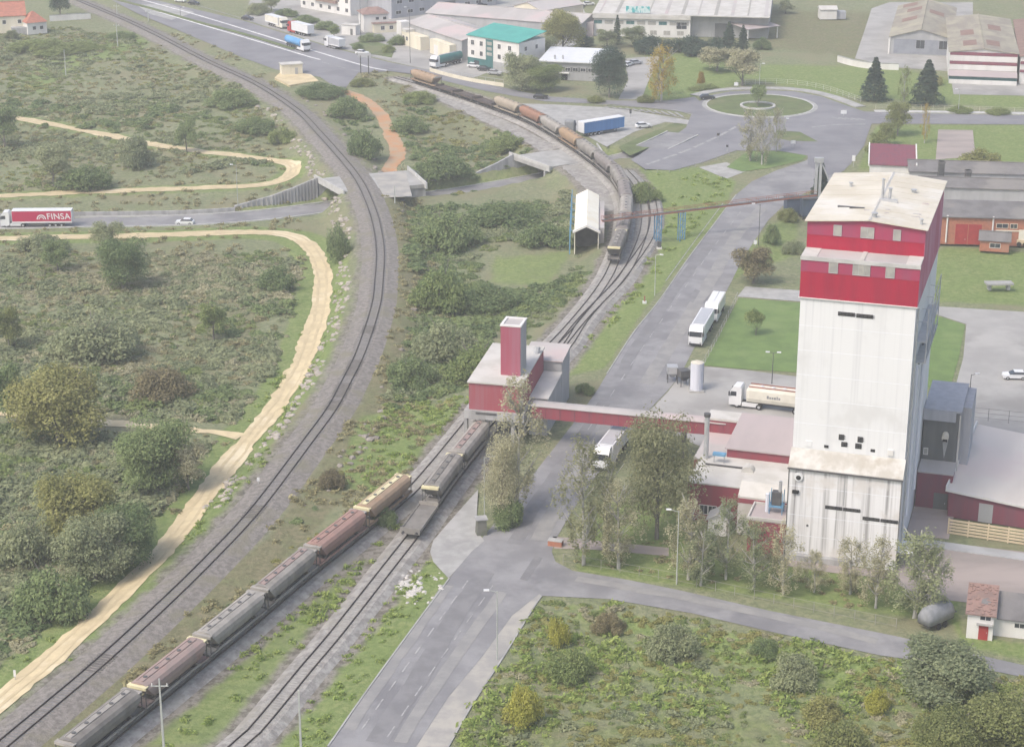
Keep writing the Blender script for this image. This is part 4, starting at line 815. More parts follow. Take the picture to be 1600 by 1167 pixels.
def door(t, x, y, z, w_, h, mat, face='f', handle=True):
    rot = {'f': 0, 'r': math.pi / 2, 'b': math.pi, 'l': -math.pi / 2}[face]
    b = MB(); b.box(-w_ / 2, w_ / 2, -.06, .02, 0, h); o = part('door', b, MAT[mat], t, loc=(x, y, z), rot=rot)
    if handle: b = MB(); b.box(w_ * .3, w_ * .36, -.12, -.06, 1.0, 1.15); part('handle', b, MAT['steel'], o)
    return o

# ---------------------------------------------------------------- feed mill tower
TA = W(1226, 870); TB = W(1399, 892); tang, tw = frame(TA, TB)
t = thing('feed_mill_tower', 'tall white feed mill tower with crimson cladding round its top', 'tower', TA, tang)
b = MB(); b.box(0, tw, 0, 2.05, 0, 13.55); part('lower_block', b, MAT['white_dirty'], t)
b = MB(); b.xprism([(-.25, 13.55), (-.25, 13.72), (2.0, 15.75), (2.0, 13.55)][::-1], -.15, tw + .15); part('apron_roof', b, M('stained_apron_sheet', (.50, .49, .46), (.38, .36, .32), .35, st=(1.2, 1, 1), det=8, c3=(.36, .33, .28), sc3=.25), t)
b = MB(); b.box(-.2, tw + .2, -.4, -.26, 13.4, 13.62); part('gutter', b, MAT['steel_dark'], t)
b = MB(); b.box(.0, tw, 2.05, 32, 0, 37.4); part('wall', b, MAT['white'], t)
b = MB(); b.box(-.14, tw + .14, 1.9, 32.14, 37.4, 42.9); wcl = part('cladding', b, MAT['red'], t, 'deep crimson band of cladding')
b = MB(); b.box(-.17, tw + .17, 1.87, 6.2, 41.0, 42.92); part('cladding_band', b, MAT['red_pale'], t, 'faded strip along the top of the crimson band')
b = MB(); b.box(-.2, tw + .2, 1.8, 6.0, 42.92, 43.1); cr = part('lower_roof', b, MAT['roof_grey'], t)
for x0, x1 in ((-.2, 1.9), (tw - 1.7, tw + .2)): b = MB(); b.box(x0, x1, 1.8, 6.0, 43.1, 43.16); part('roof_panel', b, MAT['roof_white'], cr)
b = MB(); b.box(7.5, 8.1, 1.8, 6.0, 43.1, 43.2); part('roof_panel', b, MAT['roof_white'], cr)
b = MB(); b.xprism([(1.75, 42.6), (1.75, 43.12), (1.95, 43.12), (1.95, 42.6)][::-1], -.25, tw + .25); part('roof_edge', b, MAT['kerb'], cr)
zr = 47.55; ze = 46.85; mx = tw * .53
b = MB(); b.yprism([(-.14, 42.92), (tw + .14, 42.92), (tw + .14, ze), (mx, zr), (-.14, ze)], 6.0, 32.14); part('penthouse', b, MAT['red'], t)
b = MB(); b.yprism([(-.17, 45.0), (tw + .17, 45.0), (tw + .17, ze - .02), (mx, zr - .02), (-.17, ze - .02)], 5.95, 6.0); part('cladding_band', b, MAT['red_pale'], t, 'faded strip under the eaves')
b = MB(); b.box(tw + .142, tw + .2, 2.0, 32.1, 37.45, 42.9); b.box(tw + .142, tw + .2, 6.0, 32.1, 42.9, 46.8); part('side_cladding', b, MAT['red_side'], t, 'pinkish side cladding')  # flank sheet in a paler, pinker red than the front
r = MB(); r.yprism([(-.5, ze - .02), (mx, zr + .0), (mx, zr + .16), (-.5, ze + .14)], 5.5, 32.5); r.yprism([(tw + .5, ze - .02), (tw + .5, ze + .14), (mx, zr + .16), (mx, zr)], 5.5, 32.5); ro = part('roof', r, MAT['cream'], t)
r = MB(); r.yprism([(mx - .3, zr + .1), (mx + .3, zr + .1), (mx, zr + .28)], 5.5, 32.5); part('ridge_cap', r, MAT['roof_white'], ro)
for y0 in np.linspace(8.5, 30, 9): r = MB(); r.yprism([(-.45, ze + .15), (mx, zr + .17), (mx, zr + .2), (-.45, ze + .18)], y0, y0 + .08); r.yprism([(tw + .45, ze + .15), (tw + .45, ze + .18), (mx, zr + .2), (mx, zr + .17)], y0, y0 + .08); part('roof_seam', r, MAT['cream'], ro)
def roof_z(x): return ze + .14 + (zr + .16 - ze - .14) * (x + .5) / (mx + .5) if x < mx else zr + .16 - (zr - ze) * (x - mx) / (tw + .5 - mx)
for x, y, h, rr in ((mx + .2, 17.5, 2.6, .17), (mx + 1.3, 16.6, 1.7, .2), (mx + .4, 7.3, .5, .3), (tw - .6, 7.6, .6, .18), (3.1, 24, .5, .2), (mx + 3.9, 23, .35, .3)):
    b = MB(); b.tube((x, y, roof_z(x) - .1), (x, y, roof_z(x) + h), rr, n=8); b.tube((x, y, roof_z(x) + h), (x, y, roof_z(x) + h + .12), rr * 1.5, n=8); part('roof_vent', b, MAT['steel'], t)
b = MB(); b.box(mx + .1, mx + 2.4, 15.9, 16.3, roof_z(mx + 1) - .2, roof_z(mx + 1) + .35); part('vent_duct', b, MAT['steel'], t)
for x, y, l in ((2.9, 12.3, 1.6), (4.6, 11.6, 2.0)): b = MB(); b.box(x, x + l, y, y + .35, roof_z(x) - .05, roof_z(x + l) + .09); part('roof_slot', b, MAT['steel_dark'], t)
for x, y, l in ((tw - 2.2, 12, 1.1), (tw - 2.3, 10.6, 1.2), (6.7, 10.5, .7), (mx + 1.3, 10.2, .6), (mx + 1.3, 11.8, .6), (tw - 1.6, 18, .9)):
    b = MB(); b.box(x, x + l, y, y + .3, roof_z(x + l / 2) - .08, roof_z(x + l / 2) + .06); part('roof_slot', b, MAT['roof_grey'], t)
def panel(x, z, w_, h, y, m='glass_pale', nm='skylight_panel', fr='steel'):
    b = MB(); b.box(x, x + w_, y - .06, y, z, z + h); o = part(nm, b, MAT[m], t)
    b = MB(); b.box(x - .05, x + w_ + .05, y - .09, y + .02, z - .07, z); b.box(x - .05, x + w_ + .05, y - .09, y + .02, z + h, z + h + .07)
    for q_ in np.linspace(x - .05, x + w_, max(2, int(w_ / .6) + 1)): b.box(q_, q_ + .05, y - .09, y + .02, z, z + h)
    part('frame', b, MAT[fr], o)
for x, w_ in ((3.4, 1.0), (7.0, 1.7), (11.3, .9)): panel(x, 45.15, w_, 1.35, 5.94)
for x, w_ in ((3.6, 1.1), (6.75, 2.2), (11.05, 1.1)): panel(x, 41.15, w_, 1.5, 1.86)
def slot(x0, x1, z, h, y, m='black', nm='louvre'):
    b = MB(); b.box(x0, x1, y - .05, y, z, z + h); o = part(nm, b, MAT[m], t)
    for k in np.arange(x0, x1 - .1, .5): b = MB(); b.box(k, k + .4, y - .12, y - .05, z + h * .3, z + h * .42); b.box(k, k + .4, y - .12, y - .05, z + h * .7, z + h * .82); part('louvre_blade', b, MAT['steel_dark'], o)
slot(5.1, 7.35, 35.25, .55, 2.05); slot(7.55, 9.75, 35.2, .55, 2.05)
for x, z, w_, h in ((6.2, 17.55, .75, .8), (6.6, 16.6, .8, .7), (8.75, 17.5, .75, .8), (8.5, 16.55, .85, .75), (4.3, 16.15, .6, .4), (10.6, 16.3, .6, .4)): slot(x, x + w_, z, h, 2.05, 'black', 'window')
b = MB(); b.box(12.9, 13.7, 1.85, 2.05, 16.1, 16.9); part('junction_box', b, MAT['render_white'], t)
b = MB(); b.box(1.75, 2.6, 1.95, 2.05, 16.1, 16.9); part('hatch', b, MAT['white'], t)
for x0, z0 in ((5.2, 8.05), (10.35, 7.05)): slot(x0, x0 + 2.3, z0, .5, 0); slot(x0 + 2.45, x0 + 4.75, z0, .48, 0)
b = MB(); b.tube((1.35, -.25, 12.35), (1.35, .02, 12.35), .62, n=18); fo = part('fan_housing', b, MAT['white'], t); b = MB(); b.tube((1.35, -.3, 12.25), (1.35, -.25, 12.25), .34, n=12); part('fan_opening', b, MAT['black'], fo)
b = MB(); b.box(.6, 1.5, -.3, 0, 9.85, 10.3); part('vent_hood', b, MAT['black'], t)
b = MB(); b.tube((2.9, -.04, 5.2), (2.9, .02, 5.2), .17, n=8); part('wall_hole', b, MAT['steel_dark'], t)
for x0 in (-.07, tw - .04): b = MB(); b.box(x0, x0 + .11, -.07, .05, 0, 13.4); part('downpipe', b, MAT['steel_dark'], t)
b = MB(); b.box(tw / 2 - .06, tw / 2 + .06, -.05, .02, 8.8, 13.3); part('cable_duct', b, MAT['render_grey'], t)
b = MB(); b.box(.3, 9.2, -.9, 0, 0, .9); part('plinth', b, MAT['concrete_wall'], t)
b = MB(); b.box(tw, tw + 2.2, 4.2, 4.4, 2.6, 2.75); b.box(tw, tw + 2.2, .4, 4.2, 2.6, 2.75); part('side_canopy', b, MAT['white'], t)
b = MB(); b.box(tw, tw + .06, 1.0, 3.4, 0, 2.5); part('side_opening', b, MAT['black'], t)
b = MB(); b.box(-.28, tw + .28, 1.77, 1.9, 37.3, 37.42); part('trim', b, MAT['render_white'], t)
for z0 in (19.4, 22.9, 26.4, 29.9, 33.4): b = MB(); b.box(.02, tw - .02, 2.035, 2.05, z0, z0 + .05); part('sheet_joint', b, MAT['white_side'], t)
for z0 in (3.6, 6.6, 10.9): b = MB(); b.box(.05, tw - .05, -.012, 0, z0, z0 + .05); part('sheet_joint', b, MAT['white_side'], t)
# side stair, pipes and ducts on the right flank
b = MB()
for z0 in (31.5, 28.6): b.box(tw + .05, tw + 1.5, 5, 22, z0, z0 + .12)
for y0 in (5, 10.6, 16.2, 21.8):
    b.tube((tw + 1.45, y0, 28.6), (tw + 1.45, y0, 36.2), .07, n=5); b.tube((tw + .1, y0, 34.5), (tw + 1.45, y0, 34.5), .05, n=4)
for z0 in (32.6, 29.7, 34.5, 36.2): b.tube((tw + 1.45, 5, z0), (tw + 1.45, 22, z0), .05, n=4)
for y0, y1 in ((5, 10.6), (10.6, 16.2), (16.2, 21.8)): b.tube((tw + 1.45, y0, 31.6), (tw + 1.45, y1, 34.5), .05, n=4)
part('side_gantry', b, MAT['steel'], t)
b = MB(); b.tube((tw + .4, 8, 27.5), (tw + .4, 20, 30.6), .16, n=6); part('brace_pipe', b, MAT['steel_dark'], t)
for y0, rr in ((4.4, .2), (14, .25)): b = MB(); b.tube((tw + .5, y0, 6.5), (tw + .5, y0, 28.4), rr, n=8); part('duct', b, MAT['silo'], t)
b = MB(); b.tube((tw + .25, 2.8, 1), (tw + .25, 2.8, 37), .13, n=6); part('downpipe', b, MAT['steel'], t)

def local(name, label, ox=0, oy=0, da=0.0, cat='building'):
    ca, sa = math.cos(tang), math.sin(tang)
    return thing(name, label, cat, (TA[0] + ox * ca - oy * sa, TA[1] + ox * sa + oy * ca, 0), tang + da)
# ---- low buildings left of the tower
t2 = local('mill_annex', 'low maroon annex with pinkish flat roof at the left foot of the tower', -5.4, .2)
block(t2, 'wall', 0, 5.3, 0, 5.3, 0, 4.9, 'maroon'); flat_roof(t2, 0, 5.2, 0, 5.3, 4.9, 'roof_pink', .12, .18, 'roof_white')
t2 = local('mill_annex', 'white sheeted hall with sloping front between low maroon annexes', -7.9, 5.65)
b = MB(); b.xprism([(0, 0), (0, 5.9), (2.5, 7.2), (7.3, 7.3), (7.3, 0)][::-1], 0, 7.8); part('wall', b, MAT['roof_white'], t2)
b = MB(); b.xprism([(-.05, 4.9), (-.05, 5.6), (0, 5.6), (0, 4.9)][::-1], 0, 7.8); part('fascia', b, MAT['maroon'], t2)
b = MB(); b.loft([[(.2 + .9 * math.cos(a), 5.6 + 0, 7.2 + .9 * max(0, math.sin(a))) for a in np.linspace(0, math.pi, 9)], [(.2 + .9 * math.cos(a), 7.2, 7.2 + .9 * max(0, math.sin(a))) for a in np.linspace(0, math.pi, 9)]], 0); part('vent_hood', b, MAT['roof_white'], t2)
t2 = local('mill_annex', 'L-shaped maroon building with long grey flat roof left of the tower', -15.8, 8.6)
b = MB(); L_ = [(0, 0), (7.85, 0), (7.85, 4.4), (15.7, 4.4), (15.7, 10.5), (0, 10.5)]; b.prism(L_, 0, 5.8); part('wall', b, MAT['maroon'], t2)
b = MB(); L2_ = [(-.15, -.15), (7.83, -.15), (7.83, 4.41), (15.6, 4.41), (15.6, 10.6), (-.15, 10.6)]; b.prism(L2_, 5.8, 6.0); part('roof', b, MAT['roof_white'], t2)
b = MB(); b.box(1.2, 8.5, 6.6, 6.75, 6.05, 6.3); part('roof_pipe', b, MAT['steel_dark'], t2)
for x, y in ((1, 1.2), (2.2, 1.2)): window(t2, x + 1.5, -.02, 1.2, 1.2, 1.3)
t2 = local('mill_annex', 'tall shed with broad pinkish grey roof and maroon fascia beside the tower', -12.2, 19.3)
block(t2, 'wall', 0, 12.1, 0, 13, 0, 7.3, 'maroon'); b = MB(); b.xprism([(-.3, 7.31), (13.3, 7.9), (13.3, 8.08), (-.3, 7.5)], -.3, 12.1); part('roof', b, MAT['roof_pink'], t2)
t2 = local('mill_annex', 'grey roofed store behind the tall grey flue', -17.2, 19.6)
block(t2, 'wall', 0, 4.8, 0, 10.8, 0, 4.9, 'maroon'); flat_roof(t2, 0, 4.8, 0, 10.8, 4.9, 'roof_grey', .1)
t2 = local('mill_annex', 'small maroon block with white parapet where the conveyor bridge arrives', -17.6, 30.6)
block(t2, 'wall', 0, 5.2, 0, 3.4, 0, 7.1, 'maroon'); flat_roof(t2, 0, 5.2, 0, 3.4, 7.1, 'roof_white', .1, .35)
b = MB(); b.tube((0, 0, 5.5), (0, 0, 12.6), .38, n=10); f_ = local('flue', 'tall grey flue pipe on the flat roof left of the tower', -15.1, 17.9, cat='flue'); part('pipe', b, MAT['steel'], f_); b = MB(); b.tube((0, 0, 12.6), (0, 0, 13.1), .5, n=10); part('flue_cap', b, MAT['steel_dark'], f_)
f_ = local('filter_unit', 'blue steel filter unit on a frame against the tower foot', -3.0, 2.6, cat='machine')
for x in (.1, 1.9):
    for y in (.1, 1.5): b = MB(); b.tube((x, y, 4.95), (x, y, 8.4), .07, n=5); part('leg', b, MAT['blue_steel'], f_)
b = MB(); b.box(0, 2, 0, 1.6, 6.1, 6.3); part('platform', b, MAT['blue_steel'], f_); b = MB(); b.box(.35, 1.6, .3, 1.3, 6.3, 8.3); part('casing', b, MAT['steel_dark'], f_); b = MB(); b.tube((1.4, .8, 8.3), (1.4, .8, 9.9), .24, n=8); part('exhaust', b, MAT['steel'], f_)
b = MB(); b.tube((-.3, .7, 5.1), (-.3, .7, 7.8), .3, n=8); part('hopper', b, MAT['silo'], f_)
f_ = local('filter_unit', 'small blue topped frame on the grey roof beside the flue', -13.6, 16.6, cat='machine')
for x in (0, 1.5): b = MB(); b.tube((x, 0, 5.95), (x, 0, 7.2), .06, n=5); part('leg', b, MAT['steel'], f_)
b = MB(); b.box(-.2, 1.7, -.4, .5, 7.2, 7.55); part('casing', b, MAT['blue_steel'], f_)
t2 = local('guard_hut', 'small white gabled hut half hidden behind the front trees', -11.8, 4.2); gable(t2, 0, 2.7, 0, 2.8, 0, 2.4, 3.2, 'render_white', 'roof_white'); window(t2, 1.35, -.02, 1.0, .8, .7)
# ---- right of the tower
t2 = local('intake_building', 'dark grey intake block with blue grey canopy right of the tower', 15.45, 27.6)
block(t2, 'wall', 0, 5.0, 0, 12, 0, 13.6, 'darkgrey'); b = MB(); b.box(-.1, 5.4, -.35, 12.3, 13.6, 13.9); ro2 = part('roof', b, MAT['bluegrey'], t2); b = MB(); b.box(-.1, 4.6, -.5, 0, 12.2, 13.6); part('canopy_fascia', b, MAT['bluegrey'], t2)
b = MB(); b.box(5.0, 6.6, 3, 12, 0, 13.4); part('side_bay', b, MAT['bluegrey'], t2); b = MB(); b.box(5.1, 5.35, -.08, 0, 0, 13.2); part('corner_trim', b, MAT['roof_white'], t2)
b = MB(); b.loft([[(3.3 + .5 * math.cos(a), -.7, 9.6 + .6 * math.sin(a)) for a in np.linspace(0, 2 * math.pi, 11)[:-1]], [(3.3 + .5 * math.cos(a), 0, 9.9 + .6 * math.sin(a)) for a in np.linspace(0, 2 * math.pi, 11)[:-1]]], 0); oo = part('exhaust_cowl', b, MAT['cream'], t2); b = MB(); b.box(2.95, 3.65, -.75, -.7, 9.1, 9.5); part('cowl_opening', b, MAT['black'], oo)
b = MB(); b.loft([[(2.9, -.02, 9.0), (3.75, -.02, 9.0), (3.3, -.02, 6.2)], [(2.9, .0, 9.0), (3.75, 0, 9.0), (3.3, 0, 6.2)]], 0); part('dust_stain', b, MAT['concrete'], t2)
window(t2, .6, -.02, 6.6, .5, .9, glass='glass_pale')
t2 = local('intake_lobby', 'low dull maroon lobby with brownish roof between tower and right shed', 15.45, 22.8)
block(t2, 'wall', 0, 5.1, 0, 4.7, 0, 5.6, 'maroon_dull'); b = MB(); b.box(-.0, 5.2, -.2, 4.75, 5.6, 5.8); part('roof', b, MAT['roof_grey'], t2); door(t2, 3.6, -.0, 0, 2.0, 2.6, 'darkgrey')
WA_, WB_ = W(1480, 807), W(1600, 825); a_, l_ = frame(WA_, WB_); t2 = thing('warehouse', 'wide maroon warehouse with pale roof right of the tower', 'building', WA_, a_)
b = MB(); b.yprism([(0, 0), (24, 0), (24, 2.3), (0, 4.2)], 0, 27); part('wall', b, MAT['maroon_dull'], t2); b = MB(); b.yprism([(-.3, 4.23), (24.3, 2.28), (24.3, 2.48), (-.3, 4.43)], -.4, 27.4); ro2 = part('roof', b, M('pale_worn_warehouse_roof', (.60, .56, .51), (.53, .49, .45), .1, st=(1, .3, 1), det=8, c3=(.58, .51, .48), sc3=.08), t2); b = MB(); b.yprism([(-.35, 4.15), (24.3, 2.2), (24.3, 2.55), (-.35, 4.5)], -.52, -.4); part('fascia', b, MAT['render_white'], ro2)
b = MB(); b.box(-.5, -.3, -.4, 27.4, 4.1, 5.0); part('verge', b, MAT['render_white'], ro2); door(t2, 5.4, 0, 0, 2.0, 2.9, 'render_grey', handle=False)
mbs = MB(); mbs.prism([(15.35, 12.6), (21.3, 12.6), (21.3, 22.7), (15.35, 22.7)], 0.0, .12); o = struct('terrace', mbs, MAT['yard_pink']); o.location = (TA[0], TA[1], 0); o.rotation_euler = (0, 0, tang)
mbs = MB(); mbs.prism([(17, 9.0), (46, 8.0), (46, 10.0), (17, 11.4)], 0.0, .2); o = struct('footway', mbs, MAT['render_grey']); o.location = (TA[0], TA[1], 0); o.rotation_euler = (0, 0, tang)
FA_, FB_ = W(1481, 834), W(1600, 852); a_, l_ = frame(FA_, FB_); f_ = thing('board_fence', 'tan horizontal board fence in front of the right warehouse', 'fence', FA_, a_)
po = MB(); po.box(-.09, .09, -.09, .09, 0, 2.5); pm = po.mesh('post', MAT['tan_slat']); bo_ = MB(); bo_.box(.1, 2.7, -.03, .03, 0, .3); bm_ = bo_.mesh('board', MAT['tan_slat'])
for k in range(8):
    link('post', pm, f_, (k * 2.8, 0, 0))
    if k < 7:
        for z in (.12, .6, 1.08, 1.56, 2.04): link('board', bm_, f_, (k * 2.8, 0, z))
# ---------------------------------------------------------------- loading shed over the sidings
LO = np.array([-6.8, 288.8, 0]); LAi = -R(13)
def lshed(x, y): ca, sa = math.cos(LAi), math.sin(LAi); return (LO[0] + x * ca - y * sa, LO[1] + x * sa + y * ca, 0)
t = thing('loading_shed', 'red loading shed with square chimney-like turret standing over the sidings', 'building', LO, LAi)
b = MB(); b.box(0, 8.4, 0, 17, 5.9, 10.4); part('wall', b, M('faded_red_sheet', (.29, .07, .088), (.28, .10, .12), .5, st=(3, 3, .15), corr=1.6), t)
b = MB(); b.box(-.7, 9.0, -.5, 17.2, 4.5, 5.9); part('concrete_beam', b, MAT['concrete_wall'], t); b = MB(); b.box(1.2, 4.6, -.56, -.5, 5.35, 5.7); part('beam_slot', b, MAT['steel_dark'], t)
b = MB(); b.xprism([(-.25, 10.4), (17.2, 11.0), (17.2, 11.2), (-.25, 10.62)], -.25, 8.6); part('roof', b, MAT['roof_white'], t)
for x in (-.9, 2.55, 6.8):
    for y in (.1, 8, 16.2): b = MB(); b.box(x, x + .55, y, y + .8, -.6, 4.5); part('pillar', b, MAT['concrete_wall'], t)
b = MB(); b.box(4.3, 7.5, 3.6, 7.8, 10.5, 18.9); tu = part('turret', b, M('pinkish_red_sheet', (.31, .075, .11), (.30, .11, .15), .5, st=(3, 3, .12), corr=1.6), t); b = MB(); b.box(7.5, 7.56, 3.7, 7.7, 10.6, 18.7); part('turret_shaded_side', b, MAT['render_grey'], tu)  # right side of the turret coloured grey to stand for its shade
b = MB(); b.box(4.2, 7.65, 3.5, 4.0, 18.9, 19.15); b.box(4.2, 7.65, 7.4, 7.9, 18.9, 19.15); b.box(4.2, 4.6, 4.0, 7.4, 18.9, 19.15); b.box(7.25, 7.65, 4.0, 7.4, 18.9, 19.15); part('turret_rim', b, MAT['render_white'], tu); b = MB(); b.box(4.6, 7.25, 4.0, 7.4, 18.9, 18.96); part('turret_cover', b, MAT['roof_grey'], tu)
b = MB(); b.box(8.42, 11.4, 6, 17, 0, 6.3); part('side_bay', b, MAT['render_grey'], t); b = MB(); b.xprism([(5.8, 6.3), (17, 6.9), (17, 7.05), (5.8, 6.45)], 8.45, 11.6); part('side_roof', b, MAT['roof_white'], t)
b = MB(); b.box(4.9, 11.4, 17.25, 24, 4.5, 8.9); part('rear_wall', b, MAT['render_grey'], t); b = MB(); b.xprism([(17.0, 8.7), (24.3, 9.3), (24.3, 9.45), (17.0, 8.85)], 4.7, 11.6); part('rear_roof', b, MAT['roof_grey'], t); b = MB(); b.box(10.6, 11.38, 17.3, 24, -.5, 4.5); part('rear_leg', b, MAT['render_grey'], t)
b = MB(); b.tube((7.6, 12.5, 7), (7.9, 14.5, 12.0), .55, n=8); part('cyclone_pipe', b, MAT['steel'], t)
# conveyor bridge to the mill
t = thing('conveyor_bridge', 'enclosed maroon conveyor bridge crossing above the big road', 'bridge'); p0 = np.array([3.4, 289.4, 0]); p1 = np.array([33.2, 281.4, 0]); a_, l_ = frame(p0, p1); t.location = tuple(p0); t.rotation_euler = (0, 0, a_)
b = MB(); b.box(0, l_, -1.1, 1.1, 4.6, 6.6); part('gallery', b, MAT['maroon'], t); b = MB(); b.xprism([(-1.3, 6.6), (1.3, 6.6), (1.3, 6.72), (0, 6.9), (-1.3, 6.72)], -.1, l_ + .1); part('roof', b, MAT['roof_grey'], t)
for x in np.linspace(2.2, l_ - .3, 13): b = MB(); b.box(x, x + .08, -1.16, -1.1, 4.6, 6.6); part('seam', b, MAT['maroon_dull'], t)
for x in (l_ * .78,): b = MB(); b.box(x, x + .5, -.8, -.4, 0, 4.6); b.box(x, x + .5, .4, .8, 0, 4.6); part('trestle', b, MAT['steel_dark'], t)
# cream tent shed with blue frame, belt conveyor
tz = TZ(15.8, 402); t = thing('tent_shed', 'narrow cream sheeted shed with open dark end on the slope by the sidings', 'shed', (13.3, 401.6, tz), R(-2.5)); hh = 3.2 - tz; ln = 30.0
shell = [(0, 0), (0, hh), (2.6, hh + 1.3), (5.2, hh), (5.2, 0)]; inner = [(x * .94 + .16, z * .965) for x, z in shell]
b = MB(); sec = lambda y: [(x, y, z) for x, z in shell] + [(x, y, z) for x, z in inner[::-1]]
b.loft([sec(0), sec(ln)], 0); b.quad((0, ln - .1, 0), (5.2, ln - .1, 0), (5.2, ln - .1, hh), (0, ln - .1, hh)); part('cover', b, M('cream_tarpaulin', (.76, .74, .64), (.7, .67, .56), .2, c3=(.72, .66, .5), sc3=.2), t)
b = MB(); b.yprism([(-.35, hh - .35), (2.6, hh + 1.05), (5.55, hh - .35), (5.55, hh + .1), (2.6, hh + 1.5), (-.35, hh + .1)], -.9, -.0); part('gable_hood', b, MAT['render_white'], t)
b = MB(); b.box(5.24, 6.4, 4, ln - 4, 0, hh - .4); part('side_lean_to', b, MAT['roof_grey'], t); b = MB(); b.box(.2, 5.0, 6, ln - .2, .05, hh * .8); part('inner_block', b, MAT['steel_dark'], t)  # dark box filling the shed behind its open end
for k in range(6): b = MB(); y0 = 1 + k * 5.6; b.box(-1.1, -.85, y0, y0 + .25, -1.5, hh + .3); b.tube((-.95, y0, hh), (-.05, y0, hh - .5), .07, n=4); b.tube((-.95, y0 + .2, .2), (-.95, y0 + 5.6, hh), .07, n=4); part('frame_leg', b, MAT['blue_steel'], t)
t = thing('belt_conveyor', 'long thin rust-red belt conveyor bridging sidings and grass verge on blue trestles', 'conveyor'); p0 = np.array([19.2, 401.8, 5.3]); p1 = np.array([67.0, 417.0, 7.0]); a_, l_ = frame(p0, p1); t.location = tuple(p0); t.rotation_euler = (0, -math.atan2(p1[2] - p0[2], l_), a_)
b = MB(); b.box(0, l_, -.5, .5, -.12, .12); part('belt_frame', b, MAT['rust'], t); b = MB(); b.box(0, l_, -.32, .32, .12, .2); part('belt', b, MAT['steel_dark'], t)
for sg in (-.55, .55): b = MB(); b.tube((0, sg, .9), (l_, sg, .9), .05, n=4); [b.tube((x, sg, 0), (x, sg, .9), .04, n=4) for x in np.arange(0, l_, 2.4)]; [b.tube((x, sg, .9), (x + 2.4, sg, 0), .03, n=4) for x in np.arange(0, l_ - 2.4, 4.8)]; part('handrail', b, MAT['rust'], t)
for f in (.255, .365):
    q_ = p0 + (p1 - p0) * f; gz = TZ(q_[0], q_[1]); s_ = thing('trestle', 'blue steel trestle under the belt conveyor, ' + ('nearer the wagons' if f < .3 else 'nearer the road'), 'trestle', (q_[0], q_[1], gz), a_, 'blue trestles of the belt conveyor')
    hgt = q_[2] - gz - .14
    for sx in (-.55, .55):
        for sy in (-.6, .6): b = MB(); b.box(sx - .09, sx + .09, sy - .09, sy + .09, 0, hgt); part('leg', b, MAT['blue_steel'], s_)
    b = MB()
    for z in np.linspace(.6, hgt - .3, 5): b.box(-.55, .55, -.66, -.54, z - .05, z + .05); b.box(-.55, .55, .54, .66, z - .05, z + .05)
    for z0, z1 in zip(np.linspace(.6, hgt - .3, 5)[:-1], np.linspace(.6, hgt - .3, 5)[1:]): b.tube((-.55, -.6, z0), (.55, -.6, z1), .05, n=4)
    part('bracing', b, MAT['blue_steel'], s_)
# ---------------------------------------------------------------- other buildings
# white hut at the lower right
t, w_, A = building('brick_hut', 'white hut with broken red tile roof and red door', (1509, 996), (1550, 1001)); H_ = hp(A, 957)
b = MB(); b.xprism([(0, 0), (0, H_), (5.6, H_ + 1.2), (5.6, 0)][::-1], 0, w_); part('wall', b, MAT['render_white'], t)
rng = random.Random(5); ro = thing('x', 'x', 'x'); bpy.data.objects.remove(ro)
b = MB(); b.xprism([(-.4, H_ - .06), (6.0, H_ + 1.3), (6.0, H_ + 1.46), (-.4, H_ + .1)], -.3, w_ + .3); rf = part('roof', b, MAT['tile_old'], t)
b = MB(); b.poly([(1.5, 1.9, H_ + .66), (2.5, 1.7, H_ + .62), (2.8, 2.5, H_ + .79), (2.3, 3.1, H_ + .92), (1.6, 2.8, H_ + .85)]); part('roof_hole', b, MAT['roof_dark'], rf)
tl = MB(); tl.box(-.2, .2, -.14, .14, 0, .09); tm = tl.mesh('tile', MAT['tile_old'])
for k in range(46): x, y = rng.uniform(-.1, w_), rng.uniform(-.2, 5.7); o = link('tile', tm, rf, (x, y, H_ + .12 + (y + .4) * .2125)); o.rotation_euler = (.21, 0, rng.uniform(-.7, .7))
door(t, w_ * .64, 0, 0, 1.2, 2.1, 'door_red'); window(t, w_ * .68, -.02, H_ - .75, 1.3, .55); b = MB(); b.box(w_ * .36, w_ * .96, -.5, 0, 2.2, 2.3); part('door_canopy', b, MAT['concrete'], t)
b = MB(); b.xprism([(1.6, 0), (1.6, 2.6), (6.0, 3.9), (6.0, 0)][::-1], w_ + .02, w_ + 9); part('annex_wall', b, MAT['render_white'], t); b = MB(); b.xprism([(1.2, 2.52), (6.3, 4.02), (6.3, 4.15), (1.2, 2.65)], w_ + .32, w_ + 9.3); part('annex_roof', b, MAT['roof_dark'], t); window(t, w_ + 3.2, 1.58, 1.5, 1.2, .6)
# brick works behind the tower, right
t, w_, A = building('brick_works', 'long orange brick building with red doors and grey roof behind the tower', (1460, 381), (1640, 386)); H_ = 6.0
block(t, 'wall', 0, w_, 0, 9, 0, H_, 'brick'); b = MB(); b.xprism([(-.5, H_), (9.3, H_ + 1.2), (9.3, H_ + 1.4), (-.5, H_ + .2)], -.4, w_ + .4); part('roof', b, MAT['roof_dark'], t)
s_ = ppm(A)
for u0, u1 in ((1490, 1510), (1510, 1531)): door(t, (u0 + u1) / 2 / s_ - 1460 / s_, 0, .1, (u1 - u0) / s_ - .15, 4.4, 'door_red')
for u0 in (1477, 1547): b = MB(); x = (u0 - 1460) / s_; b.tube((x, -.2, .4), (x, -.2, H_ + .4), .18, n=6); part('downpipe', b, MAT['render_white'], t)
for u0, u1 in ((1553, 1570), (1574, 1584)): window(t, ((u0 + u1) / 2 - 1460) / s_, -.02, 3.9, (u1 - u0) / s_, .9, frm='render_cream')
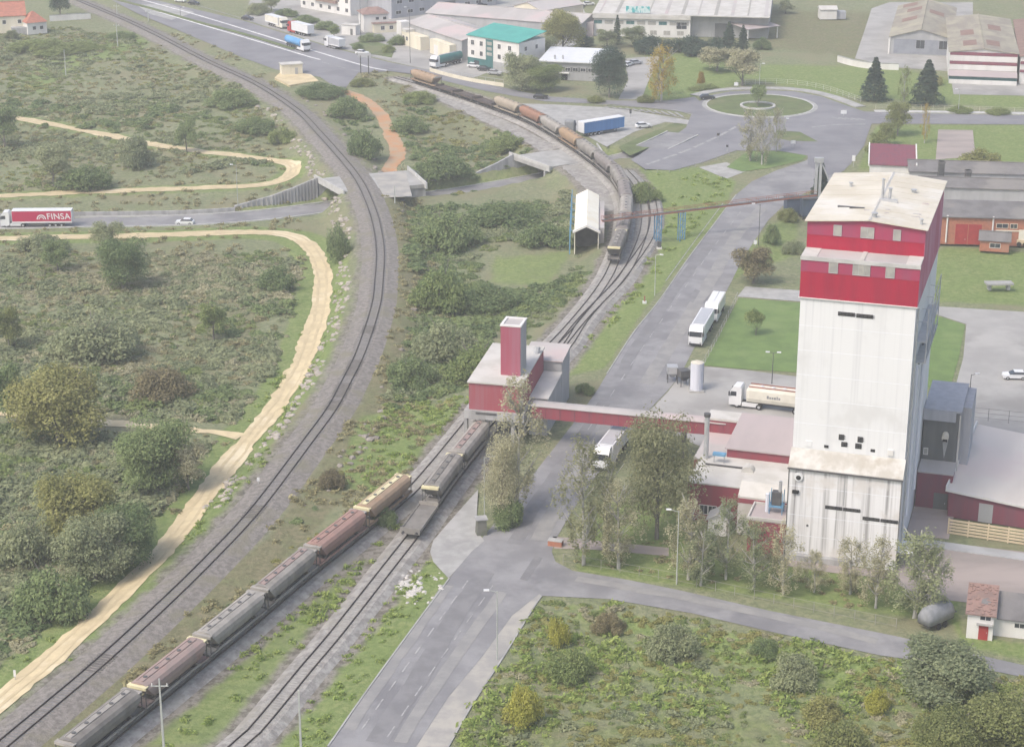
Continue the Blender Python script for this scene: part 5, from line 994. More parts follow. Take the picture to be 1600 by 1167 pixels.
b = MB(); b.box((1552 - 1460) / s_, w_, -.12, 0, 3.2, 3.45); part('string_course', b, MAT['render_cream'], t)
t, w_, A = building('brick_hut', 'small orange brick hut with grey gabled roof before the brick works', (1530, 392), (1576, 395)); gable(t, 0, w_, 0, 3.4, 0, 2.5, 3.7, 'brick', 'roof_dark', 'x'); window(t, w_ * .52, -.02, .9, 2.1, .9)
t, w_, A = building('loading_machine', 'yellow loader cab parked against the brick works', (1588, 385), (1606, 386), 'machine'); block(t, 'body', 0, w_, 0, 1.8, .5, 1.4, 'tan_slat'); block(t, 'cab', .3, 1.5, .2, 1.6, 1.4, 3.6, 'veh_cream'); block(t, 'boom', w_ - .6, w_ - .3, .6, 1.0, 1.4, 4.6, 'tan_slat')
for x in (.5, w_ - .6): b = MB(); b.tube((x, -.1, .5), (x, .3, .5), .5, n=12); part('wheel', b, MAT['rubber'], t)
t, w_, A = building('long_shed', 'long low shed with sooty grey roof behind the brick works', (1436, 318), (1680, 326)); gable(t, 0, w_, 0, 8, 0, 4.0, 5.2, 'render_grey', 'roof_dark', 'x')
t, w_, A = building('long_shed', 'long dark roofed shed with two black chimneys beside the tower top', (1420, 291), (1680, 299)); gable(t, 0, w_, 0, 10, 0, 3.6, 5.0, 'render_grey', 'roof_dark', 'x')
for u0, l in ((1468, 'square dark chimney nearer the tower, rising from the long shed'), (1510, 'square dark chimney farther from the tower, rising from the long shed')):
    p = W(u0, 298 if u0 < 1500 else 303); f_ = thing('chimney', l, 'chimney', p, 0, 'two dark chimneys'); b = MB(); hc = hp(p, 252 if u0 < 1500 else 266); b.loft([[(-.75, -.75, 0), (.75, -.75, 0), (.75, .75, 0), (-.75, .75, 0)], [(-.62, -.62, hc), (.62, -.62, hc), (.62, .62, hc), (-.62, .62, hc)]], 0); part('shaft', b, MAT['steel_dark'], f_); b = MB(); b.box(-.78, .78, -.78, .78, hc - .5, hc); part('chimney_cap', b, MAT['roof_dark'], f_)
t, w_, A = building('red_roof_shed', 'shed with ribbed dull red roof just behind the tower roof', (1358, 284), (1428, 287)); H_ = 4.2
b = MB(); b.xprism([(0, 0), (0, H_), (14, H_ + 1.6), (14, 0)][::-1], 0, w_); part('wall', b, MAT['render_white'], t); b = MB(); b.xprism([(-.4, H_), (14.4, H_ + 1.65), (14.4, H_ + 1.85), (-.4, H_ + .2)], -.2, w_ + .2); rf = part('roof', b, MAT['maroon_dull'], t)
for x in np.linspace(.2, w_ - .2, 12): b = MB(); b.xprism([(-.4, H_ + .2), (14.4, H_ + 1.85), (14.4, H_ + 1.95), (-.4, H_ + .3)], x, x + .12); part('roof_rib', b, MAT['maroon_dull'], rf)
for x in (-.5, w_ + .2): b = MB(); b.xprism([(-.5, H_ - .2), (14.5, H_ + 1.5), (14.5, H_ + 2.1), (-.5, H_ + .45)], x, x + .3); part('verge', b, MAT['render_white'], rf)
# industrial sheds top right
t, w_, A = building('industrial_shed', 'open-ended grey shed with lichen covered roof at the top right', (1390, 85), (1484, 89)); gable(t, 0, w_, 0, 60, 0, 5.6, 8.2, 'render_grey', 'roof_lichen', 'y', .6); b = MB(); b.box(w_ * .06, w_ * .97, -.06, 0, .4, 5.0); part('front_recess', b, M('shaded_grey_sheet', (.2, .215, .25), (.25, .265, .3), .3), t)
for x in (w_ * .5, w_ * .88): window(t, x, -.08, 2.2, 2.6, 2.6, frm='render_grey')
for k, (x, y) in enumerate(((.25, 22), (.55, 15), (.3, 40), (.7, 34), (.62, 48), (.2, 52))):
    zz = 5.6 + 2.6 * (1 - abs(x - .5) * 2); b = MB(); dx = 2.4; s1_, s2_ = (x * w_ - dx), (x * w_ + dx); f = lambda q: 5.6 + 2.6 * (1 - abs(q / w_ - .5) * 2) + .26; b.quad((s1_, y, f(s1_)), (s2_, y, f(s2_)), (s2_, y + 7, f(s2_)), (s1_, y + 7, f(s1_))) if (s1_ < w_ / 2) == (s2_ < w_ / 2) else None
    if b.v: part('roof_patch', b, MAT['roof_rust'], t)
b = MB(); b.box(-.6, -.1, -.4, 0, 0, 5.4); part('corner_post', b, MAT['render_white'], t)
t, w_, A = building('industrial_shed', 'lichen roofed shed with red and white striped front at the right edge', (1482, 131), (1588, 135)); wfr = w_
gable(t, 0, w_, 5.5, 66, 0, 8.4, 9.6, 'render_white', 'roof_lichen', 'y', .5)
for z0, z1, y0, m_ in ((7.6, 8.5, 5.2, 'maroon_dull'), (5.9, 7.5, 5.0, 'render_white'), (5.1, 5.8, 4.2, 'maroon_dull'), (3.5, 5.0, 4.0, 'render_white')): b = MB(); b.box(0, w_, y0, 5.5, z0, z1); part('fascia_band', b, MAT[m_], t)
b = MB(); b.xprism([(-.2, 2.3), (3.9, 3.3), (3.9, 3.45), (-.2, 2.45)], -.2, w_ + .1); part('lean_to_roof', b, MAT['roof_pink'], t); b = MB(); b.box(0, w_, .4, 3.9, 0, 2.25); part('lean_to_wall', b, MAT['teal_dark'], t); b = MB(); b.box(.0, w_, -.2, -.05, .1, 1.4); part('dado', b, MAT['render_white'], t)
for k, (x, y) in enumerate(((.28, 30), (.65, 12), (.3, 12), (.72, 40))):
    f = lambda q: 8.4 + 1.2 * (1 - abs(q / wfr - .5) * 2) + .24; s1_, s2_ = x * wfr - 2, x * wfr + 2; b = MB(); b.quad((s1_, y, f(s1_)), (s2_, y, f(s2_)), (s2_, y + 9, f(s2_)), (s1_, y + 9, f(s1_))); part('roof_patch', b, MAT['roof_rust'], t)
t, w_, A = building('industrial_shed', 'shed cut by the right edge with banded front beyond the striped one', (1592, 135), (1690, 139)); gable(t, 0, w_, 3, 66, 0, 8.2, 9.4, 'render_white', 'roof_rust', 'y', .5)
for z0, z1, m_ in ((6.0, 6.8, 'maroon_dull'), (3.6, 4.3, 'maroon_dull')): b = MB(); b.box(0, w_, 2.7, 3, z0, z1); part('fascia_band', b, MAT[m_], t)
# white curved roadside wall
cw = px_line([(1309, 97), (1330, 103), (1352, 107), (1380, 109), (1404, 110)], 0, 2.5); t = thing('garden_wall', 'low white curved wall on the grass before the grey shed', 'wall', cw[0]); Q = cw - cw[0]
part('wall_face', ribbon(Q, [(.2, 0), (.2, 1.9), (-.2, 1.9), (-.2, 0)]), MAT['render_white'], t); part('coping', ribbon(Q, [(.3, 1.9), (.3, 2.05), (-.3, 2.05), (-.3, 1.9)]), MAT['concrete'], t)
t, w_, A = building('white_hut', 'small white hut at the head of the mown field', (1281, 31), (1307, 31)); gable(t, 0, w_, 0, 5, 0, 3.4, 4.1, 'render_white', 'roof_white', 'x'); block(t, 'side_store', w_ + .05, w_ + 3.4, 1, 4, 0, 2.6, 'bluegrey')
# big white factory
t, w_, A = building('factory', 'big white factory with striped pale roof and teal sign behind the hedge', (928, 56), (1078, 60)); H_ = 7.2
block(t, 'wall', 0, w_, 0, 70, 0, H_, 'render_white'); b = MB(); b.box(-.5, w_ + .1, -.8, -.02, H_ - 1.2, H_ + .1); part('fascia', b, MAT['roof_white'], t)
b = MB(); b.xprism([(-.6, H_ + .1), (70, H_ + 2.4), (70, H_ + 2.7), (-.6, H_ + .4)], -.6, w_ + 26); rf = part('roof', b, MAT['roof_white'], t)
for k, x in enumerate(np.linspace(1.5, w_ + 24, 11)): b = MB(); b.xprism([(1, H_ + .46), (70, H_ + 2.72), (70, H_ + 2.78), (1, H_ + .52)], x, x + (1.1 if k % 3 else .5)); part('roof_light', b, MAT['glass_pale' if k % 2 else 'roof_grey'], rf)
block(t, 'right_wing', w_ + .02, w_ + 25.6, 3, 70, 0, H_ - .05, 'render_grey'); b = MB(); b.box(w_ + 8, w_ + 14, 2.9, 3.0, 0, 4.6); part('gate', b, MAT['darkgrey'], t)
b = MB(); b.box(w_ * .33, w_ * .58, -.3, -.1, H_ + .8, H_ + 2.9); sg_ = part('roof_sign', b, M('teal_sign_letters', (.06, .36, .38), (.5, .62, .62), 1.2, st=(1, 1, .4), lo=.45, hi=.5), t)
for k, x in enumerate(np.linspace(w_ * .04, w_ * .94, 9)): window(t, x, -.02, 4.1, 2.6, 1.1, glass='glass_pale' if k % 3 else 'teal_dark', frm='steel')
window(t, w_ * .91, -.02, 2.9, 3.4, 2.2)
for x in np.linspace(w_ * .06, w_ * .9, 7): window(t, x, -.02, .8, 2.2, 1.4, glass='glass_pale')
block(t, 'left_wing', -9.2, -.02, -2.0, 10, 0, 4.6, 'roof_pink')
t, w_, A = building('open_shed', 'grey canopy shed at the right end of the white factory', (1168, 66), (1215, 60)); H_ = 4
for x in (0, w_ - .3): block(t, 'post', x, x + .3, 0, .3, 0, H_, 'render_white')
b = MB(); b.xprism([(-.6, H_), (13, H_ + 1.2), (13, H_ + 1.4), (-.6, H_ + .2)], -.4, w_ + .4); part('roof', b, MAT['roof_pink'], t); block(t, 'back_wall', 0, w_, 12, 12.3, 0, H_ + .9, 'darkgrey')
# flat roofed white building
t, w_, A = building('flat_roof_building', 'low building with broad pale flat roof among the roadside trees', (846, 124), (940, 128)); H_ = 5.4
block(t, 'wall', 0, w_, 0, 18, 0, H_, 'render_grey'); b = MB(); b.xprism([(-.8, H_), (18.6, H_ + .7), (18.6, H_ + 1.0), (-.8, H_ + .3)], -.8, w_ + .8); rf = part('roof', b, MAT['veh_white'], t)
b = MB(); b.box(0, w_, -.06, 0, 2.6, 3.9); part('window_band', b, MAT['darkgrey'], t)
for x in np.linspace(1, w_ - 1, 8): window(t, x, -.08, 2.8, 1.5, .95)
b = MB(); b.box(w_ * .3, w_ * .46, -1.0, 0, 2.1, 2.3); part('entrance_canopy', b, MAT['render_white'], t); door(t, w_ * .38, 0, 0, 2.0, 2.0, 'black')
for x, y in ((w_ * .2, 2), (w_ * .33, 2.4)): b = MB(); b.tube((x, y, H_ + .2), (x, y, H_ + 1.6), .3, n=8); part('roof_vent', b, MAT['steel'], rf)
# teal roofed three storey building
t, w_, A = building('teal_roof_office', 'white three storey office with teal metal roof and teal ground floor', (731, 104), (811, 118)); H_ = 9.7; D = 12
block(t, 'wall', 0, w_, 0, D, 0, H_, 'render_white'); b = MB(); b.xprism([(-.4, H_), (D + .4, H_ + 1.9), (D + .4, H_ + 2.1), (-.4, H_ + .2)], -.3, w_ + .3); part('roof', b, MAT['teal'], t)
b = MB(); b.box(0, w_ * .36, -.07, 0, 0, 3.0); b.box(w_ * .36, w_ * .5, -.08, 0, 0, H_ - .4); part('teal_cladding', b, MAT['teal_dark'], t); b = MB(); b.box(w_ * .5, w_, -.05, 0, 0, 2.9); part('grey_cladding', b, MAT['render_grey'], t)
for f in (.1, .27, .62, .82):
    for z in (3.9, 7.0): window(t, w_ * f, -.02, z, 1.15, 1.35)
for z in (4.4, 6.0, 7.6): b = MB(); b.box(w_ * .38, w_ * .48, -.12, -.08, z, z + 1.0); part('stair_window', b, MAT['glass_pale'], t)
for y in (3, 8): window(t, w_ + .02, y, 7.0, 1.1, 1.2, 'r')
door(t, w_ * .18, -.07, 0, 2.0, 2.3, 'glass')
# halls and houses along the top
t, w_, A = building('workshop_hall', 'long hall with dull grey roof and cream annex left of the teal office', (636, 66), (722, 96)); gable(t, 0, w_, 0, 16, 0, 6.4, 8.2, 'render_grey', 'roof_grey', 'x')
block(t, 'cream_annex', .5, w_ * .42, -3.2, -.05, 0, 4.3, 'render_cream'); block(t, 'cream_annex', w_ * .55, w_ * .9, -2.4, -.05, 0, 4.6, 'render_cream'); block(t, 'white_tower', -.6, 2.6, -3.4, -.05, 0, 7.2, 'render_white'); block(t, 'annex_roof', 2.7, 6.0, -3.3, -.1, 4.35, 5.2, 'roof_white')
for x in (4.0, 6.4): window(t, x, -3.22, 1.8, 1.3, 1.2)
door(t, w_ * .66, -2.4, 0, 2.6, 3.2, 'render_white')
t, w_, A = building('workshop_hall', 'broad grey roofed hall behind the teal office', (660, 44), (900, 64)); gable(t, 0, w_, 3, 22, 0, 4.6, 6.6, 'render_grey', 'roof_grey', 'x')
t, w_, A = building('cream_shed', 'cream gabled shed with dark window strips above the teal office', (803, 38), (846, 46)); gable(t, 0, w_, 0, 20, 0, 6.2, 8.2, 'render_cream', 'roof_grey', 'y')
for x in (w_ * .2, w_ * .62): window(t, x, -.02, 1.0, 3.2, .5)
t, w_, A = building('villa', 'white villa with brown tile roof beside the yard at the top', (569, 51), (607, 49)); H_ = 6.0
block(t, 'wall', 0, w_, 0, 8, 0, H_, 'render_white'); b = MB(); b.loft([[(-.6, -.6, H_), (w_ + .6, -.6, H_), (w_ + .6, 8.6, H_), (-.6, 8.6, H_)], [(2.4, 3.4, H_ + 1.7), (w_ - 2.4, 3.4, H_ + 1.7), (w_ - 2.4, 4.6, H_ + 1.7), (2.4, 4.6, H_ + 1.7)]], 0); part('roof', b, MAT['tile_old'], t)
block(t, 'porch', w_ * .35, w_ + 2.4, -2.4, -.05, 0, 3.0, 'render_cream'); b = MB(); b.box(w_ * .3, w_ + 2.7, -2.7, 0, 3.0, 3.2); part('porch_roof', b, MAT['tile_old'], t)
for x in (w_ * .55, w_ * .85): window(t, x, -.02, 4.0, 1.1, .9)
for x in (w_ * .7, w_ * 1.05): window(t, x, -2.42, 1.0, 1.2, 1.2)
t, w_, A = building('blue_grey_factory', 'long pale blue factory front with small windows at the top edge', (612, 30), (775, 8)); gable(t, 0, w_, 0, 30, 0, 8, 9, 'bluegrey', 'roof_grey', 'x')
for k, x in enumerate(np.linspace(3, w_ - 3, 9)): window(t, x, -.02, 1.4, 2.2, 1.1); window(t, x + .5, -.02, 5.0, 2.2, 1.1)
b = MB(); b.box(w_ * .5, w_ * .6, -.06, 0, 0, 3.6); part('gate', b, MAT['darkgrey'], t)
t, w_, A = building('apartment_block', 'pinkish white block with balconies cut by the top edge', (470, 12), (548, 26)); gable(t, 0, w_, 0, 14, 0, 11, 13, 'render_white', 'tile', 'x')
for k, x in enumerate(np.linspace(2, w_ - 2, 6)):
    for z in (1.2, 4.4, 7.8): window(t, x, -.02, z, 1.4, 1.3)
for z in (3.7, 7.1): b = MB(); b.box(w_ * .3, w_ * .75, -1.1, 0, z, z + 1.0); part('balcony', b, MAT['tile_old'], t)
t, w_, A = building('kiosk', 'small white hut with dark doorway at the edge of the truck park', (534, 54), (556, 56)); block(t, 'wall', 0, w_, 0, 3, 0, 3.2, 'render_white'); flat_roof(t, 0, w_, 0, 3, 3.2, 'roof_white'); door(t, w_ * .7, 0, 0, .9, 2.1, 'darkgrey')
# red roofed houses upper left
t, w_, A = building('house', 'large house with red tile roof at the upper left corner', (-40, 56), (42, 52)); gable(t, 0, w_, 0, 12, 0, 6, 9.5, 'render_cream', 'tile', 'x')
for x in (6, 10, 15): window(t, x, -.02, 3.4, 1.1, 1.2)
b = MB(); b.box(w_ - 5, w_ + .5, -3, 0, 0, 2.4); part('porch', b, MAT['concrete_wall'], t)
t, w_, A = building('house', 'small white house with red hipped roof and two dark windows', (44, 55), (74, 52)); H_ = 3.9
block(t, 'wall', 0, w_, 0, 7, 0, H_, 'render_white'); b = MB(); b.loft([[(-.4, -.4, H_), (w_ + .4, -.4, H_), (w_ + .4, 7.4, H_), (-.4, 7.4, H_)], [(w_ * .45, 3.2, H_ + 3.2), (w_ * .55, 3.2, H_ + 3.2), (w_ * .55, 3.8, H_ + 3.2), (w_ * .45, 3.8, H_ + 3.2)]], 0); part('roof', b, MAT['tile'], t)
for x in (w_ * .35, w_ * .72): window(t, x, -.02, 1.5, 1.1, 1.1, frm='render_white')
t = thing('garden_wall', 'long pale garden wall right of the small white house', 'wall', W(78, 34)); p = W(142, 30) - W(78, 34); b = MB(); l_ = float(np.linalg.norm(p)); b.box(0, l_, 0, .3, 0, 2.0); part('wall_face', b, MAT['render_white'], t); b = MB(); b.box(-.1, l_ + .1, -.06, .36, 2.0, 2.12); part('coping', b, MAT['concrete'], t); t.rotation_euler = (0, 0, math.atan2(p[1], p[0]))
# transformer kiosk on its pad
t, w_, A = building('transformer_kiosk', 'windowless white kiosk with pale flat roof on a sandy pad', (441, 118), (473, 116)); block(t, 'wall', 0, w_, 0, 3.4, 0, 3.0, 'render_cream'); flat_roof(t, 0, w_, 0, 3.4, 3.0, 'roof_white', .25, .25); door(t, w_ * .7, 0, 0, .9, 2.0, 'render_grey')
mbs = MB(); pp = [W(429, 122)[:2], W(452, 134)[:2], W(482, 129)[:2], W(498, 127)[:2], W(486, 117)[:2], W(440, 112)[:2]]; mbs.prism([tuple(k) for k in pp], -1.0, .09); struct('sandy_pad', mbs, MAT['sand'])
# yard wall before the teal office, with fence posts
w0 = px_line([(672, 112), (700, 120), (740, 129), (787, 136)], 0, 3); t = thing('yard_wall', 'low cream yard wall with railing before the teal office', 'wall', w0[0]); Q = w0 - w0[0]; part('wall_face', ribbon(Q, [(.15, 0), (.15, 1.1), (-.15, 1.1), (-.15, 0)]), MAT['render_cream'], t)
for p in Q[::1]: b = MB(); b.tube((p[0], p[1], 1.1), (p[0], p[1], 2.1), .05, n=4); part('railing_post', b, MAT['steel'], t)
part('top_rail', ribbon(Q, [(.04, 2.05), (.04, 2.13), (-.04, 2.13), (-.04, 2.05)]), MAT['steel'], t)
# grey tarpaulin covered trailer near the front trees
p = W(1462, 977); t = thing('covered_trailer', 'grey tarpaulin covered trailer on the grass beside the white hut', 'trailer', p, R(38))
b = MB(); secs = [[(x, yy * f, 1.0 + (zz - 1.0) * f) for yy, zz in ((-1.1, 1.0), (-1.15, 2.1), (-.7, 2.9), (0, 3.2), (.7, 2.9), (1.15, 2.1), (1.1, 1.0))] for x, f in ((-2.6, .82), (-2.0, 1.0), (0, 1.05), (1.9, 1.0), (2.5, .78))]; b.loft(secs, 0); part('cover', b, MAT['tarp'], t, smooth=True)
b = MB(); b.box(-2.4, 2.4, -.9, .9, .75, 1.0); b.box(2.4, 4.0, -.06, .06, .75, .9); part('chassis', b, MAT['steel_dark'], t)
for x in (-.6, .6):
    for y in (-1.1, .9): b = MB(); b.tube((x, y, .42), (x, y + .2, .42), .42, n=12); part('wheel', b, MAT['rubber'], t)
# silo and small plant items by the yard entrance
p = W(1088, 610); t = thing('small_silo', 'upright pale blue cylinder tank at the yard entrance', 'tank', p); b = MB(); hs = hp(p, 566); b.tube((0, 0, .3), (0, 0, hs), 1.1, n=20); part('shell', b, MAT['silo'], t); b = MB(); b.tube((0, 0, hs), (0, 0, hs + .3), 1.12, .35, n=20); part('dome', b, MAT['cream'], t); b = MB(); b.box(-1.3, 1.3, -1.3, 1.3, 0, .3); part('plinth', b, MAT['concrete'], t); b = MB(); [b.tube((1.15, y, .3), (1.15, y, hs), .04, n=4) for y in (-.25, .25)]; [b.tube((1.15, -.25, z), (1.15, .25, z), .03, n=4) for z in np.arange(.6, hs, .5)]; part('ladder', b, MAT['steel'], t)
for k, (u, v, l) in enumerate(((1050, 596, 'grey steel bin on legs left of the blue cylinder tank'), (1068, 602, 'dark steel bin on legs next to the blue cylinder tank'))):
    p = W(u, v); t = thing('feed_bin', l, 'bin', p, .3 * k); b = MB(); b.loft([[(-.3, -.3, .9), (.3, -.3, .9), (.3, .3, .9), (-.3, .3, .9)], [(-.9, -.9, 1.7), (.9, -.9, 1.7), (.9, .9, 1.7), (-.9, .9, 1.7)], [(-.9, -.9, 2.9), (.9, -.9, 2.9), (.9, .9, 2.9), (-.9, .9, 2.9)]], 0); part('hopper', b, MAT['steel' if k == 0 else 'steel_dark'], t)
    for x in (-.8, .8):
        for y in (-.8, .8): b = MB(); b.box(x - .06, x + .06, y - .06, y + .06, 0, 1.9); part('leg', b, MAT['steel_dark'], t)
# bins and elevator beside the conifer behind the tower
for k, (u, v, l) in enumerate(((1237, 336, 'dark blue storage bin left of the conifer behind the tower'), (1262, 341, 'dark blue storage bin touching the tower edge below the conifer'))):
    p = W(u, v); t = thing('storage_bin', l, 'bin', p, .1); hs = hp(p, 309); b = MB(); b.box(-1.6, 1.6, -1.5, 1.5, .8, hs); part('body', b, M('navy_steel', (.06, .085, .13), (.05, .07, .1), .5), t); b = MB(); b.box(-1.75, 1.75, -1.65, 1.65, hs, hs + .2); part('lid', b, MAT['steel_dark'], t)
    for x in (-1.4, 1.4):
        for y in (-1.3, 1.3): b = MB(); b.box(x - .1, x + .1, y - .1, y + .1, 0, .8); part('leg', b, MAT['steel_dark'], t)
p = W(1276, 322); t = thing('bucket_elevator', 'slender grey bucket elevator at the end of the belt conveyor', 'machine', p); hs = hp(p, 254)
for x in (-.45, .45): b = MB(); b.box(x - .28, x + .28, -.3, .3, 0, hs); part('casing', b, MAT['steel'], t)
b = MB(); b.box(-1.0, 1.0, -.5, .5, hs, hs + 1.1); part('head', b, MAT['steel'], t); b = MB(); b.tube((.6, 0, hs), (3.6, 0, hs * .35), .2, n=6); part('spout', b, MAT['steel'], t)
# picnic-like shelter on the grass right of the tower
p = W(1560, 452); t = thing('shelter', 'low grey stone shelter on the strip of grass right of the tower', 'shelter', p, .05)
for x in (-1.9, 1.9): b = MB(); b.box(x - .3, x + .3, -.6, .6, 0, 1.1); part('support', b, MAT['concrete_wall'], t)
b = MB(); b.box(-2.7, 2.7, -1.1, 1.1, 1.1, 1.45); part('slab_roof', b, MAT['concrete'], t)
# ---------------------------------------------------------------- vehicles
def wheel_mesh(r, w_):
    key = ('wheel', r, w_)
    if key not in _wc:
        a = MB(); a.tube((0, -w_ / 2, 0), (0, w_ / 2, 0), r, n=16); h = MB(); h.tube((0, -w_ / 2 - .015, 0), (0, w_ / 2 + .015, 0), r * .5, n=10); _wc[key] = (a.mesh('wheel', MAT['rubber']), h.mesh('rim', MAT['steel']))
    return _wc[key]
def add_wheels(t, xs, y, r=.5, w_=.3):
    a, h = wheel_mesh(r, w_)
    for x in xs:
        for sg in (-1, 1): o = link('wheel', a, t, (x, sg * y, r)); link('rim', h, o)
def tractor(t, x0, cabmat, W2=1.24):              # cab at the front, facing +x, front bumper at x0
    P = [(-2.1, .95), (-2.1, 3.35), (-1.9, 3.75), (-.75, 3.7), (-.2, 2.9), (.0, 1.9), (.0, .45), (-2.0, .5)]
    b = MB(); b.loft([[(x0 + x, -W2, z) for x, z in P], [(x0 + x, W2, z) for x, z in P]], 0); part('cab', b, MAT[cabmat], t)
    b = MB(); b.loft([[(x0 - .60, -W2 + .12, 2.9), (x0 - .21, -W2 + .12, 2.85), (x0 + .02, -W2 + .12, 1.95)], [(x0 - .60, W2 - .12, 2.9), (x0 - .21, W2 - .12, 2.85), (x0 + .02, W2 - .12, 1.95)]], 0)
    b = MB(); b.quad((x0 - .17, -W2 + .1, 2.9), (x0 + .015, -W2 + .1, 1.98), (x0 + .015, W2 - .1, 1.98), (x0 - .17, W2 - .1, 2.9)); part('windscreen', b, MAT['glass'], t)
    for sg in (-1, 1):
        b = MB(); y = sg * (W2 + .012); b.poly([(x0 - 1.25, y, 2.05), (x0 - .2, y, 2.05), (x0 - .32, y, 2.85), (x0 - 1.25, y, 2.85)]); part('side_window', b, MAT['glass'], t)
        b = MB(); b.box(x0 - .15, x0 + .05, sg * (W2 + .05) - .06, sg * (W2 + .05) + .16 * sg + .06 if sg > 0 else sg * (W2 + .05) + .06, 2.1, 2.8); part('mirror', b, MAT['veh_black'], t)
        b = MB(); b.box(x0 - .02, x0 + .03, sg * .95 - .18, sg * .95 + .18, .75, 1.0); part('headlight', b, MAT['steel'], t)
        b = MB(); b.box(x0 - 4.9, x0 - 2.2, min(sg * .75, sg * 1.2), max(sg * .75, sg * 1.2), .4, 1.0); part('side_skirt', b, MAT[cabmat], t)
    b = MB(); b.box(x0 - .0, x0 + .06, -W2 + .1, W2 - .1, .45, .72); part('bumper', b, MAT['veh_black'], t)
    b = MB(); b.box(x0 - 6.2, x0 - 2.1, -.45, .45, .7, 1.05); part('chassis', b, MAT['steel_dark'], t)
    add_wheels(t, (x0 - 1.35, x0 - 5.1), 1.05, .5, .34)
def box_trailer(t, x1, x0, mat, roof='veh_white', zb=1.1, zt=4.0, trim=True, W2=1.27):   # from rear x0 to front x1
    b = MB(); b.box(x0, x1, -W2, W2, zb + .35 if trim else zb, zt - .12); part('box_body', b, MAT[mat], t)
    b = MB(); b.box(x0 - .03, x1 + .03, -W2 - .03, W2 + .03, zt - .12, zt); part('box_roof', b, MAT[roof], t)
    if trim: b = MB(); b.box(x0, x1, -W2 - .02, W2 + .02, zb, zb + .35); part('sill', b, MAT[roof], t)
    for x in (x0 - .04, x1 - .02): b = MB(); b.box(x, x + .08, -W2 - .025, W2 + .025, zb, zt - .12); part('end_frame', b, MAT[roof], t)
    b = MB(); b.box(x0 + .3, x1 - 1, -.5, .5, .75, zb); part('chassis', b, MAT['steel_dark'], t)
    b = MB(); b.box(x0 + 6.2, x1 - 3.6, -1.2, -1.1, .55, .95); b.box(x0 + 6.2, x1 - 3.6, 1.1, 1.2, .55, .95); part('side_guard', b, MAT['steel_dark'], t)
    add_wheels(t, (x0 + 2.4, x0 + 3.75, x0 + 5.1), 1.03, .5, .36)
def artic(name, label, p_front, p_rear, zdraw, cab, trailer, L=16.5, group=None):
    d = p_front - p_rear; t = thing(name, label, 'lorry', (p_front[0], p_front[1], zdraw), math.atan2(d[1], d[0]), group); tractor(t, 0, cab); trailer(t); return t
# the red lorry on the sunken road
f = road_pt(0, 0); pf = W(3, 354, -5.8); pr = W(119, 353, -5.8)
def lettering(t, text, x, z, size, y, mat, nm='lettering', shear=0.0):
    cu = bpy.data.curves.new('lettering', 'FONT'); cu.body = text; cu.size = size; cu.extrude = .012; cu.shear = shear; cu.space_character = 1.05; cu.offset = .02
    o = bpy.data.objects.new('tmp_text', cu); C.objects.link(o); bpy.context.view_layer.update()
    me = bpy.data.meshes.new_from_object(o.evaluated_get(bpy.context.evaluated_depsgraph_get())); bpy.data.objects.remove(o); me.materials.clear(); me.materials.append(MAT[mat])
    q_ = link(nm, me, t); q_.location = (x, y, z); q_.rotation_euler = (math.pi / 2, 0, 0) if y < 0 else (math.pi / 2, 0, math.pi); return q_
t = artic('articulated_lorry', 'red curtain-sided lorry with white cab on the sunken road', pf, pr, -5.79, 'veh_white', lambda t: box_trailer(t, -2.75, -16.4, 'veh_red'))
lettering(t, 'FINSA', -10.8, 1.95, 2.0, 1.295, 'veh_white', shear=-.12)
b = MB()
for r0, r1, m_ in ((.95, .72, 0), (.55, .38, 0)):
    for k in range(10): a0, a1 = math.pi * k / 10, math.pi * (k + 1) / 10; b.quad((-9.5 + r0 * 1.15 * math.cos(a0), 1.3, 1.95 + r0 * math.sin(a0) * 1.2), (-9.5 + r0 * 1.15 * math.cos(a1), 1.3, 1.95 + r0 * math.sin(a1) * 1.2), (-9.5 + r1 * 1.15 * math.cos(a1), 1.3, 1.95 + r1 * math.sin(a1) * 1.2), (-9.5 + r1 * 1.15 * math.cos(a0), 1.3, 1.95 + r1 * math.sin(a0) * 1.2))
part('logo', b, MAT['veh_white'], t)
# cream tipper-silo lorry in the plant yard
def silo_trailer(t):
    b = MB(); pr_ = [(-1.05, 1.25), (-1.27, 1.9), (-1.27, 3.3), (-1.1, 3.75), (1.1, 3.75), (1.27, 3.3), (1.27, 1.9), (1.05, 1.25)]
    b.loft([[(x, y * s_, 1.25 + (z - 1.25) * s_) for y, z in pr_] for x, s_ in ((-2.9, .86), (-3.4, 1), (-15.6, 1), (-16.2, .9))][::-1], 0); part('silo_body', b, MAT['veh_cream'], t)
    for y in (-.8, .8): b = MB(); b.box(-15.6, -3.2, y - .05, y + .05, 3.75, 3.95); part('top_rail', b, MAT['rust'], t)
    b = MB(); b.tube((0, 0, 3.75), (0, 0, 3.95), .28, n=10); hm_ = b.mesh('hatch', MAT['veh_white'])
    for x in np.arange(-14.8, -3.6, 1.9): link('hatch', hm_, t, (x, 0, 0))
    b = MB(); b.box(-16, -3.6, -.5, .5, .75, 1.25); part('chassis', b, MAT['steel_dark'], t); add_wheels(t, (-13.9, -12.55, -11.2), 1.03, .5, .36)
    b = MB(); x = -6.4
    for w_, h in ((.34, .55), (.3, .38), (.3, .38), (.34, .4), (.22, .55), (.32, .4)): b.box(x - w_, x, 1.272, 1.29, 2.2, 2.2 + h); x -= w_ + .09
    part('worn_lettering', b, MAT['tarp'], t)
artic('silo_lorry', 'cream bulk feed lorry with white cab waiting beside the tower', W(1141, 632), W(1290, 650), .06, 'veh_white', silo_trailer)
